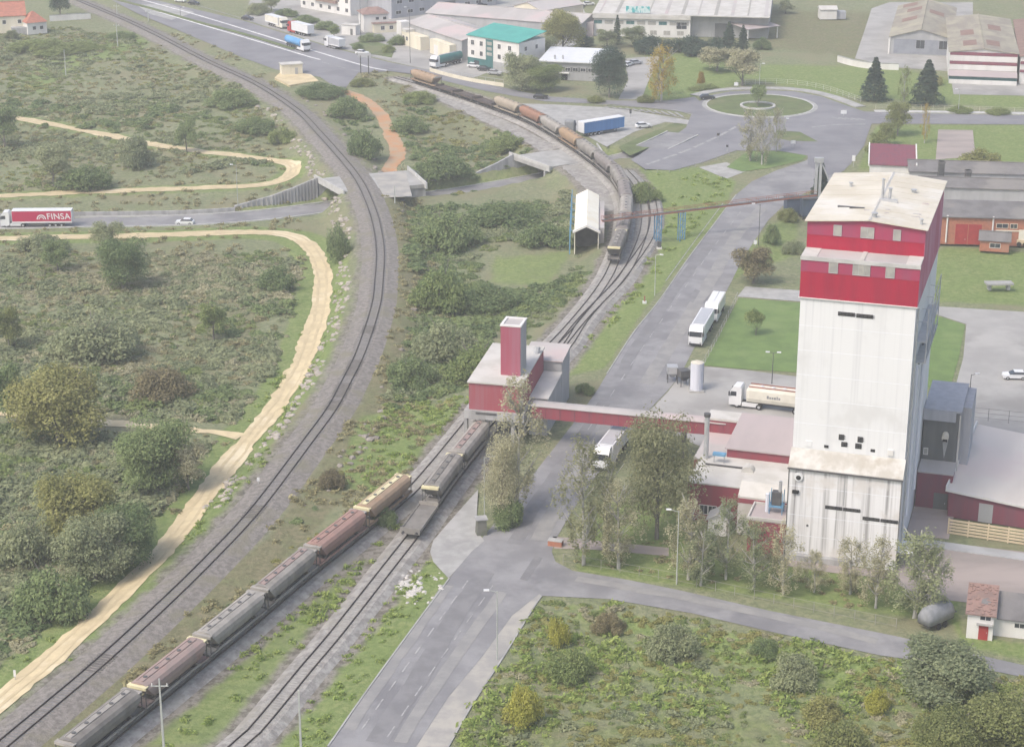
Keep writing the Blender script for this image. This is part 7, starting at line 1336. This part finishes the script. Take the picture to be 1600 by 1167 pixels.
for a in (
    # left field
    ('round', 'grey', 168, 392, 54, 345, 'round grey green tree standing against the sunken road'), ('big', 'dark', 192, 452, 80, 370, 'tall dark tree below the round one by the sunken road'), ('wide', 'dark', 438, 452, 74, 412, 'broad dark bush inside the bend of the gravel path'), ('round', 'mid', 334, 530, 46, 470, 'small bright green tree alone in the greyish scrub'),
    ('round', 'dark', 14, 668, 62, 565, 'dark green tree cut by the left edge beside the olive willow'), ('big', 'olive', 92, 695, 150, 578, 'huge olive willow crown covering the narrow gravel spur'), ('big', 'olive', 125, 855, 130, 735, 'olive leaved tree at the lower left with paler top'), ('big', 'dark', 245, 765, 120, 655, 'dark green tree leaning over the gravel spur near the fork'), ('round', 'twig', 295, 765, 60, 690, 'grey brown twiggy tree nearest the gravel path fork'),
    ('big', 'grey', 150, 905, 120, 800, 'grey green rounded tree in the lower left thicket'), ('big', 'dark', 205, 880, 100, 790, 'dark rounded tree at the edge of the lower left thicket by the grass'), ('wide', 'grey', 150, 560, 150, 488, 'wide grey green thicket bush in the middle of the left field'), ('round', 'lime', 14, 545, 46, 478, 'yellowish shrub tree at the left edge above the dark one'), ('round', 'dark', 90, 425, 52, 375, 'dark bush tree left of the tall dark one'), ('wide', 'grey', 60, 395, 90, 362, 'low grey bush in front of the red lorry'),
    ('round', 'dark', 292, 238, 36, 186, 'dark tree standing over the thin upper gravel path'), ('wide', 'grey', 214, 262, 60, 205, 'wide grey bush hanging over the thin upper gravel path'), ('round', 'grey', 85, 292, 62, 222, 'grey green tree left of the wide path-side bush'), ('round', 'dark', 8, 232, 50, 165, 'dark tree at the left edge above the gravel path'), ('wide', 'dark', 135, 295, 90, 250, 'dark bush between upper gravel paths at far left'), ('wide', 'dark', 360, 165, 90, 135, 'dark bush on the slope below the main line curve'), ('wide', 'dark', 190, 60, 50, 48, 'dark bush near the pale garden wall'), ('wide', 'mid', 60, 82, 120, 60, 'long dark bramble bank below the red roofed houses'),
    ('wide', 'mid', 120, 78, 90, 66, 'long bramble bank right of the one below the houses'), ('round', 'conifer', 95, 26, 38, -14, 'dark evergreen beside the red roofed houses'), ('wide', 'dark', 528, 408, 42, 342, 'dark narrow bush between gravel bend and rail embankment'), ('wide', 'dark', 90, 960, 130, 880, 'dark spreading bush in the lowest left thicket'), ('wide', 'grey', 40, 880, 110, 800, 'grey spreading bush at the left edge of the thicket'), ('wide', 'rust', 250, 620, 110, 570, 'brownish bare bush patch in the left field'), ('wide', 'dark', 400, 205, 70, 180, 'dark bush where the upper path meets the embankment'), ('wide', 'mid', 440, 225, 50, 195, 'mid green bush at the foot of the rocky embankment'),
    # between the railways
    ('wide', 'dark', 700, 385, 110, 325, 'wide dark bush right of the box bridge'), ('wide', 'mid', 690, 485, 100, 415, 'mid green bush mound beside the main line'), ('wide', 'dark', 760, 480, 100, 442, 'dark bush mound below the bright clearing'), ('wide', 'grey', 700, 560, 110, 495, 'grey bush mound up the slope from the red turret'), ('wide', 'mid', 745, 590, 100, 530, 'mid green bush mound left of the red turret'), ('wide', 'dark', 640, 600, 90, 555, 'dark bush beside the main line near the grassy slope'), ('wide', 'dark', 790, 350, 120, 310, 'dark bramble mound left of the tent shed'), ('wide', 'dark', 850, 385, 90, 345, 'dark bramble mound at the tent shed foot'),
    ('wide', 'dark', 570, 245, 60, 195, 'dark bush left of the orange earth track'), ('wide', 'dark', 545, 182, 70, 148, 'dark bush hugging the left side of the orange earth track top'), ('wide', 'dark', 500, 150, 80, 128, 'dark bush below the sandy kiosk pad'), ('wide', 'dark', 690, 275, 90, 235, 'dark bush above the triangular grey wing wall'), ('wide', 'mid', 790, 235, 70, 205, 'mid green bush above the bridge under the curved rake'), ('wide', 'mid', 655, 160, 60, 140, 'mid green bush by the service track'), ('wide', 'dark', 640, 205, 60, 175, 'dark bush right of the orange earth track'), ('wide', 'lime', 565, 135, 40, 120, 'yellow green bush at the gantry sign'), ('wide', 'dark', 600, 820, 50, 785, 'dark bramble at the end of the tan wagon'), ('wide', 'rust', 520, 760, 50, 730, 'brown bramble between main line and near rake'),
    # middle and right
    ('poplar', 'twig', 808, 800, 84, 588, 'tall grey twiggy poplar hiding the front of the loading shed'), ('willow', 'twig', 785, 815, 66, 672, 'shorter grey twiggy tree left of the tall poplar by the shed'), ('wide', 'dark', 795, 820, 60, 770, 'dark bush at the feet of the grey poplars'), ('willow', 'willow', 1026, 842, 134, 636, 'big pale willow-green tree between road and tower'), ('poplar', 'willow', 912, 882, 86, 690, 'thin pale green poplar at the road junction'), ('poplar', 'twig', 966, 888, 70, 745, 'thin twiggy poplar right of the junction poplar'), ('poplar', 'willow', 945, 865, 60, 712, 'pale poplar squeezed between the junction tree and the big one'),
    ('poplar', 'twig', 1075, 905, 74, 775, 'grey twiggy tree left of the maroon annex'), ('poplar', 'grey', 1134, 905, 62, 778, 'dark grey green tree before the white sheeted hall'), ('poplar', 'grey', 1095, 915, 60, 815, 'grey tree with pale trunk near the white front lamp'), ('poplar', 'grey', 1178, 918, 72, 812, 'grey tree before the maroon annex corner'), ('poplar', 'twig', 1224, 928, 60, 820, 'small tree at the left foot of the tower'), ('poplar', 'twig', 1272, 925, 44, 862, 'small bare tree before the tower base, left one'), ('poplar', 'twig', 1328, 928, 56, 836, 'bare tree before the tower base, middle one'), ('poplar', 'twig', 1368, 950, 60, 838, 'bare tree before the tower base, right one'), ('poplar', 'grey', 1428, 965, 100, 826, 'leafy grey tree at the right corner of the tower'), ('poplar', 'grey', 1452, 970, 60, 850, 'slim grey tree right of the leafy corner tree'),
    ('big', 'grey', 1475, 1086, 158, 1006, 'huge grey green bush swallowing the end of the side road'), ('big', 'lime', 1575, 1185, 140, 1085, 'yellow green tree in the bottom right corner'), ('big', 'lime', 1480, 1200, 115, 1112, 'yellow green tree left of the corner one at the bottom'), ('wide', 'lime', 1315, 1180, 90, 1120, 'yellow green bush at the bottom edge under the field'), ('wide', 'yellow', 1372, 1112, 50, 1072, 'yellow bush left of the huge grey green bush'), ('wide', 'yellow', 872, 1008, 40, 955, 'yellow bush in the corner field near the junction'), ('wide', 'yellow', 818, 1130, 66, 1062, 'yellow bush near the wall at the bottom of the field'), ('wide', 'grey', 1050, 1020, 90, 970, 'greyish bush in the middle of the corner field'), ('wide', 'grey', 1235, 1065, 90, 1015, 'greyish bush right of the middle one in the corner field'), ('wide', 'dark', 1195, 1020, 50, 995, 'small dark bush near the side road edge'), ('wide', 'rust', 950, 985, 60, 955, 'brown bush near the side road junction'), ('wide', 'mid', 890, 1055, 80, 1010, 'mid green bramble below the yellow bush'), ('wide', 'olive', 1290, 1130, 80, 1085, 'olive bush below the greyish ones in the corner field'),
    ('lollipop', 'mid', 1180, 524, 36, 484, 'small round tree alone on the mown lawn'), ('round', 'rust', 1177, 442, 66, 384, 'brown round bush tree at the kerb above the lawn'), ('lollipop', 'dark', 1184, 167, 34, 133, 'small round tree in the white ring of the roundabout'), ('poplar', 'twig', 1172, 252, 44, 166, 'thin tree group left one below the roundabout'), ('poplar', 'twig', 1190, 258, 34, 172, 'thin tree group middle one below the roundabout'), ('poplar', 'twig', 1213, 238, 26, 165, 'slender tree at the right of the thin group'),
    ('conifer', 'conifer', 1365, 157, 50, 87, 'dark conifer left of the pair before the sheds'), ('conifer', 'conifer', 1447, 163, 58, 91, 'wider dark conifer right of the pair before the sheds'), ('poplar', 'gold', 1033, 160, 52, 72, 'golden orange poplar by the roundabout approach'), ('poplar', 'gold', 1028, 150, 26, 68, 'rusty top poplar just behind the golden one'), ('big', 'conifer', 952, 153, 56, 73, 'big dark evergreen at the corner of the flat roofed building'), ('big', 'grey', 815, 141, 62, 80, 'grey green roadside tree left of the flat roofed building'), ('big', 'mid', 850, 143, 58, 98, 'mid green tree in front of the flat roofed building'), ('big', 'olive', 880, 82, 66, 16, 'olive tree left of the white factory'), ('big', 'grey', 842, 104, 62, 52, 'grey tree between teal office and flat roof'),
    ('conifer', 'conifer', 964, 70, 20, 22, 'thin dark cypress before the white factory'), ('round', 'grey', 948, 76, 36, 44, 'pale green tree left of the cypress'), ('round', 'grey', 990, 74, 44, 40, 'pale green tree right of the cypress'), ('wide', 'conifer', 1020, 82, 70, 52, 'dark hedge bush under the white factory, left'), ('wide', 'conifer', 1075, 84, 70, 52, 'dark hedge bush under the white factory, middle'), ('wide', 'conifer', 1115, 86, 50, 54, 'dark hedge bush under the white factory, right'), ('conifer', 'conifer', 1138, 84, 34, 32, 'dark pointed conifer right of the hedge'), ('conifer', 'conifer', 1160, 84, 26, 38, 'second dark pointed conifer before the open shed'), ('round', 'twig', 1160, 135, 56, 74, 'grey brown bare tree above the roundabout'), ('round', 'twig', 1120, 112, 60, 70, 'grey brown bare tree left of the other above the roundabout'), ('wide', 'gold', 1095, 134, 14, 108, 'small rusty bush on the lawn by the golden poplar'), ('wide', 'conifer', 915, 72, 30, 52, 'dark hedge corner left of the factory trees'),
    ('round', 'lime', 1402, 212, 42, 158, 'yellow green tree at the road corner beside the east arm'), ('round', 'lime', 1372, 252, 44, 206, 'yellow green bush tree by the red ribbed roof'), ('round', 'lime', 1385, 228, 34, 190, 'yellow green tree between the two corner ones'), ('poplar', 'gold', 1444, 224, 16, 162, 'slender orange tree on the lawn right of the corner'), ('wide', 'olive', 1535, 262, 70, 228, 'olive bush on the lawn behind the dark chimneys'), ('conifer', 'conifer', 1281, 318, 40, 250, 'dark conifer right behind the tower roof'), ('wide', 'dark', 1205, 380, 30, 345, 'dark bush by the far kerb under the conveyor'), ('poplar', 'lime', 1412, 165, 24, 105, 'thin yellowish tree between the two conifers'), ('wide', 'dark', 912, 615, 34, 596, 'dark trimmed hedge by the concrete kerb below the conveyor bridge'), ('wide', 'mid', 1005, 315, 60, 280, 'green bush bank beside the tightest curve'), ('wide', 'mid', 700, 96, 20, 84, 'small bush at the yard wall'), ('wide', 'lime', 930, 160, 30, 148, 'low hedge right of the dark evergreen'), ('wide', 'lime', 1010, 160, 30, 146, 'low hedge left of the golden poplar'), ('wide', 'mid', 1100, 140, 50, 130, 'low hedge along the roundabout approach')):
    tree(*a)
for a in (('wide', 'grey', 402, 22, 46, 2, 'pale bush at the far left of the truck park'), ('round', 'grey', 424, 18, 30, -8, 'tree behind the cream lorry of the truck park'), ('wide', 'dark', 446, 26, 40, 12, 'dark hedge bush behind the red-cabbed lorry'), ('wide', 'dark', 478, 36, 44, 22, 'dark hedge bush between truck park and apartment block, left'), ('wide', 'dark', 510, 46, 44, 32, 'dark hedge bush between truck park and apartment block, right'), ('round', 'mid', 522, 60, 20, 40, 'small tree left of the white truck park hut'), ('wide', 'dark', 582, 64, 44, 50, 'dark hedge before the white villa'), ('wide', 'dark', 622, 70, 34, 52, 'dark hedge at the right corner of the villa'), ('wide', 'mid', 606, 82, 24, 68, 'bush on the small lawn below the villa'), ('wide', 'dark', 560, 78, 18, 66, 'small dark bush on the lawn beside the tall lamp'), ('wide', 'dark', 1190, 78, 30, 56, 'dark bush at the left edge of the mown field'), ('round', 'grey', 1228, 22, 26, 0, 'grey tree at the top of the mown field'), ('wide', 'olive', 1455, 132, 40, 112, 'olive shrub on the beige ground behind the conifers'), ('wide', 'mid', 1500, 176, 40, 164, 'low bush along the pale fence right of the conifers'), ('wide', 'mid', 1560, 178, 40, 166, 'low bush along the pale fence near the right edge'), ('round', 'grey', 18, 62, 24, 46, 'grey shrub tree before the large red roofed house'), ('wide', 'lime', 1230, 345, 36, 322, 'yellow green bush left of the dark bins'), ('wide', 'grey', 1240, 395, 40, 372, 'grey bush left of the tower above the footpath')):
    tree(*a)
# white ring round the roundabout tree
p = W(1184, 167); mb = annulus((0, 0), 4.3, 5.0, .17, .55, 36); o = solo('tree_ring', mb, MAT['kerb'], 'white stone ring round the small tree of the roundabout', 'ring', (p[0], p[1], 0))

# scrub: uncountable undergrowth, instanced clumps on surveyed areas
def vnoise(x, y, sc, seed):
    rng = np.random.default_rng(seed); T = rng.random((64, 64)); gx, gy = x / sc, y / sc; i, j = np.floor(gx).astype(int), np.floor(gy).astype(int); fx, fy = gx - i, gy - j; fx = fx * fx * (3 - 2 * fx); fy = fy * fy * (3 - 2 * fy)
    g = lambda a, b: T[a % 64, b % 64]; return (g(i, j) * (1 - fx) * (1 - fy) + g(i + 1, j) * fx * (1 - fy) + g(i, j + 1) * (1 - fx) * fy + g(i + 1, j + 1) * fx * fy)
def clump(seed, mat, n=330, size=.14, flat=.6):
    rng = np.random.default_rng(seed); bl = []
    for k in range(7): a = rng.uniform(0, 6.28); r = rng.uniform(0, .62); bl.append((math.cos(a) * r, math.sin(a) * r, rng.uniform(.15, .55) * flat, .42, .42, .38 * flat))
    P, d = blob_points(rng, bl, n, .55); P[:, 2] = np.abs(P[:, 2]); return cards_mesh('clump', P, d, size, mat, rng)
def tuft(seed, mat, n=26):
    rng = np.random.default_rng(seed); P = np.stack([rng.normal(0, .4, n), rng.normal(0, .4, n), rng.uniform(.1, .4, n)], 1); d = np.stack([rng.normal(0, 1, n), rng.normal(0, 1, n), rng.uniform(.1, .4, n)], 1); return cards_mesh('tuft', P, d, .22, mat, rng, 1.5)
def collection(name, meshes):
    c = bpy.data.collections.new(name)
    for k, me in enumerate(meshes): c.objects.link(bpy.data.objects.new(me.name, me))
    return c
def scatter(name, coll, P, S_, rng, label=None):
    me = bpy.data.meshes.new(name); n = len(P); me.vertices.add(n); me.vertices.foreach_set('co', P.astype(np.float32).ravel())
    a = me.attributes.new('sc', 'FLOAT_VECTOR', 'POINT'); a.data.foreach_set('vector', S_.astype(np.float32).ravel()); a = me.attributes.new('rt', 'FLOAT_VECTOR', 'POINT'); a.data.foreach_set('vector', np.stack([rng.normal(0, .12, n), rng.normal(0, .12, n), rng.uniform(0, 6.28, n)], 1).astype(np.float32).ravel()); me.update()
    o = link(name, me); o['kind'] = 'stuff'
    if label: o['label'] = label
    ng = bpy.data.node_groups.new(name, 'GeometryNodeTree'); ng.interface.new_socket('Geometry', in_out='INPUT', socket_type='NodeSocketGeometry'); ng.interface.new_socket('Geometry', in_out='OUTPUT', socket_type='NodeSocketGeometry')
    N = ng.nodes; L = ng.links; gi = N.new('NodeGroupInput'); go = N.new('NodeGroupOutput'); io = N.new('GeometryNodeInstanceOnPoints'); ci = N.new('GeometryNodeCollectionInfo'); ci.inputs['Collection'].default_value = coll; ci.inputs['Separate Children'].default_value = True; ci.inputs['Reset Children'].default_value = True
    at_ = []
    for nm in ('sc', 'rt'): q_ = N.new('GeometryNodeInputNamedAttribute'); q_.data_type = 'FLOAT_VECTOR'; q_.inputs['Name'].default_value = nm; at_.append(q_)
    L.new(gi.outputs[0], io.inputs['Points']); L.new(ci.outputs[0], io.inputs['Instance']); io.inputs['Pick Instance'].default_value = True; L.new(at_[0].outputs['Attribute'], io.inputs['Scale']); L.new(at_[1].outputs['Attribute'], io.inputs['Rotation']); L.new(io.outputs[0], go.inputs[0])
    md = o.modifiers.new('scatter', 'NODES'); md.node_group = ng; return o
def keep_off(x, y, lim):
    k = np.ones(x.shape, bool)
    for ln, d0 in ((PATH, 2.2), (PATH_N, 2.1), (PATH_SPUR, 1.5), (ORANGE, 2.2), (RAIL_MAIN, 3.9), (SIDING_A, 3.0), (SIDING_B, 2.8), (SIDING_C, 2.4), (SERVICE, 3.0), (LOW_ROAD, 5.4)):
        d, _z = dist_line(x, y, ln, 8000); k &= d > d0 + lim
    if lim > .35: k &= edge_dist(x, y, CLEARING) > .5
    for n_, m_, kk, Pp in FLAT: k &= edge_dist(x, y, Pp) > .4 + lim
    return k
CLEARING = np.array([W(u, v, -2.5)[:2] for u, v in ((752, 400), (800, 378), (880, 392), (900, 412), (862, 448), (800, 452), (752, 440))])
def zone_points(poly, dens, seed, lim, nz=None):
    rng = np.random.default_rng(seed); w0 = np.array([W(u, v, -2.0)[:2] for u, v in poly]); lo, hi = w0.min(0), w0.max(0); n = int((hi[0] - lo[0]) * (hi[1] - lo[1]) * dens)
    x = rng.uniform(lo[0], hi[0], n); y = rng.uniform(lo[1], hi[1], n); k = inside(x, y, w0); x, y = x[k], y[k]
    if nz:
        v_ = .65 * vnoise(x, y, nz[0], seed) + .35 * vnoise(x, y, nz[0] / 3.1, seed + 1); k = v_ > nz[1] + rng.normal(0, .05, len(x)); x, y, v_ = x[k], y[k], v_[k]
    else: v_ = np.full(len(x), .5)
    k = keep_off(x, y, lim); x, y, v_ = x[k], y[k], v_[k]; return x, y, v_, rng
CL = {k: collection('clumps_' + k, [clump(60 + i, LEAF[k]) for i in range(4)]) for k in ('dark', 'mid', 'grey', 'twig', 'olive')}
TF = {k: collection('tufts_' + k, [tuft(80 + i, LEAF[k]) for i in range(4)]) for k in ('grass', 'straw')}
ZONES = dict(
    Ll=[(-80, 660), (120, 600), (330, 690), (290, 790), (200, 890), (100, 980), (-80, 1080)], Mm=[(-80, 385), (240, 380), (230, 560), (-80, 580)],
    A=[(-80, 50), (120, 52), (230, 75), (300, 110), (390, 150), (430, 210), (420, 245), (-80, 300)], A2=[(-80, 110), (100, 170), (260, 150), (430, 215), (440, 255), (-80, 170)],
    B=[(-80, 385), (60, 378), (300, 376), (440, 378), (478, 400), (470, 480), (430, 590), (380, 660), (330, 745), (230, 850), (120, 965), (20, 1040), (-80, 1110)], Cc=[(640, 315), (700, 315), (890, 300), (900, 395), (930, 440), (870, 500), (770, 590), (730, 620), (640, 640), (600, 650), (650, 500), (640, 400)],
    D=[(640, 165), (760, 195), (835, 235), (780, 282), (690, 300), (645, 270), (620, 200)], E=[(470, 130), (530, 140), (590, 205), (605, 250), (570, 262), (530, 200)], F=[(855, 945), (1375, 1032), (1560, 1060), (1700, 1110), (1700, 1240), (640, 1240), (800, 1020)], Gg=[(640, 640), (720, 630), (620, 750), (540, 830), (430, 920), (330, 990), (480, 800), (570, 680)], Hh=[(-80, 900), (150, 800), (330, 660), (330, 560), (-80, 560)])
for nm, zn, kind, dens, sc, nz, lim in (
        ('scrub', 'A', 'grey', .09, (1.0, 2.4), (24, .44), .6), ('scrub', 'A', 'mid', .10, (.6, 1.3), (15, .44), .6), ('scrub', 'A', 'olive', .08, (.5, 1.2), (12, .48), .6), ('scrub', 'A2', 'dark', .06, (1.2, 2.8), (20, .5), .8), ('scrub', 'B', 'twig', .20, (.7, 1.7), (30, .38), 2.6), ('scrub', 'B', 'grey', .20, (.9, 2.3), (18, .45), 3.4), ('scrub', 'B', 'mid', .12, (.7, 1.6), (14, .5), 3.0), ('scrub', 'B', 'dark', .09, (1.2, 3.0), (26, .58), 4.0), ('scrub', 'Hh', 'mid', .10, (1.3, 2.8), (20, .48), 3.8), ('scrub', 'Hh', 'grey', .12, (1.4, 3.0), (16, .46), 4.2), ('scrub', 'Ll', 'grey', .12, (1.4, 3.0), (15, .42), 4.2), ('scrub', 'Ll', 'dark', .10, (1.2, 2.8), (12, .46), 4.2), ('scrub', 'Mm', 'grey', .11, (1.2, 2.6), (16, .44), 3.0),
        ('brambles', 'Cc', 'dark', .16, (1.1, 2.4), (22, .44), 1.6), ('brambles', 'Cc', 'grey', .18, (1.0, 2.2), (17, .40), 1.6), ('brambles', 'Cc', 'mid', .16, (.8, 1.8), (13, .42), 1.4), ('brambles', 'D', 'dark', .14, (1.1, 2.4), (16, .44), .6), ('brambles', 'D', 'olive', .05, (.7, 1.5), (12, .45), .4), ('brambles', 'E', 'dark', .1, (1.0, 2.2), (12, .42), .6), ('field_undergrowth', 'F', 'mid', .2, (.4, .95), (11, .44), .5), ('field_undergrowth', 'F', 'olive', .3, (.4, 1.0), (15, .42), .5), ('field_undergrowth', 'F', 'twig', .12, (.5, 1.2), (13, .52), .5), ('field_undergrowth', 'F', 'grey', .10, (.6, 1.3), (18, .56), .5), ('brambles', 'Gg', 'olive', .10, (.4, 1.2), (9, .5), .8), ('brambles', 'Gg', 'dark', .06, (.6, 1.5), (13, .57), .8)):
    x, y, v_, rng = zone_points(ZONES[zn], dens, abs(hash((nm, zn, kind))) % 9999 if False else (len(nm) * 131 + ord(zn[0]) * 17 + ord(kind[0]) * 7 + ord(kind[1])), lim, nz)
    if len(x) < 3: continue
    s_ = sc[0] + (sc[1] - sc[0]) * np.clip((v_ - nz[1]) / .25, 0, 1) * rng.uniform(.55, 1.25, len(x)); P = np.stack([x, y, HZ(x, y) - .1 * s_], 1); Sx = np.stack([s_ * rng.uniform(.85, 1.25, len(x)), s_ * rng.uniform(.85, 1.25, len(x)), s_ * rng.uniform(.6, 1.15, len(x))], 1)
    scatter(nm, CL[kind], P, Sx, rng)
for nm, zn, kind, dens, sc, nz, lim in (('rough_grass', [(-80, 60), (420, 60), (480, 400), (330, 760), (-80, 1100)], 'straw', .10, (.8, 1.5), (14, .42), .2), ('rough_grass', [(560, 300), (660, 300), (740, 620), (560, 860), (300, 1080), (100, 1180), (420, 840), (600, 560)], 'straw', .30, (.6, 1.2), (9, .40), .1), ('rough_grass', [(600, 640), (740, 630), (690, 800), (420, 1100), (240, 1200), (560, 800)], 'grass', .45, (.6, 1.1), (8, .36), .1), ('rough_grass', [(420, 1240), (520, 1170), (700, 900), (680, 830), (760, 740), (730, 740), (520, 1020)], 'grass', .35, (.5, .9), (8, .36), .1), ('rough_grass', [(850, 945), (1375, 1030), (1700, 1110), (1700, 1240), (640, 1240)], 'grass', .5, (.7, 1.3), (10, .36), .1), ('rough_grass', [(870, 600), (1010, 470), (1150, 290), (1010, 265), (1030, 330), (900, 560)], 'grass', .22, (.6, 1.2), (9, .42), .1), ('rough_grass', [(890, 898), (1400, 980), (1400, 900), (900, 850)], 'straw', .25, (.5, .9), (9, .45), .1), ('rough_grass', [(-80, 1170), (20, 1060), (330, 760), (480, 480), (520, 400), (540, 480), (420, 740), (100, 1060)], 'grass', .3, (.5, 1.0), (8, .4), .1), ('rough_grass', [(540, 120), (640, 125), (850, 230), (640, 300), (600, 180)], 'straw', .14, (.7, 1.4), (10, .42), .1)):
    x, y, v_, rng = zone_points(zn, dens, int(dens * 1000) + len(zn) * 31 + int(zn[0][0] + 100), lim, nz)
    if len(x) < 3: continue
    s_ = rng.uniform(sc[0], sc[1], len(x)); scatter(nm, TF[kind], np.stack([x, y, HZ(x, y) - .03], 1), np.stack([s_, s_, s_ * rng.uniform(.7, 1.2, len(x))], 1), rng)
# ---------------------------------------------------------------- haze
hz = MB(); hz.box(-3300, 3300, -3300, 3300, -8.5, 124.0); hm = bpy.data.materials.new('haze'); hm.use_nodes = True; nt = hm.node_tree
for n in list(nt.nodes):
    if n.type != 'OUTPUT_MATERIAL': nt.nodes.remove(n)
pv = nt.nodes.new('ShaderNodeVolumePrincipled'); pv.inputs['Color'].default_value = (.96, .96, .97, 1); pv.inputs['Density'].default_value = .00034; pv.inputs['Anisotropy'].default_value = .2
nt.links.new(pv.outputs[0], [n for n in nt.nodes if n.type == 'OUTPUT_MATERIAL'][0].inputs['Volume'])
ho = part('haze', hz, hm, None); ho['kind'] = 'stuff'
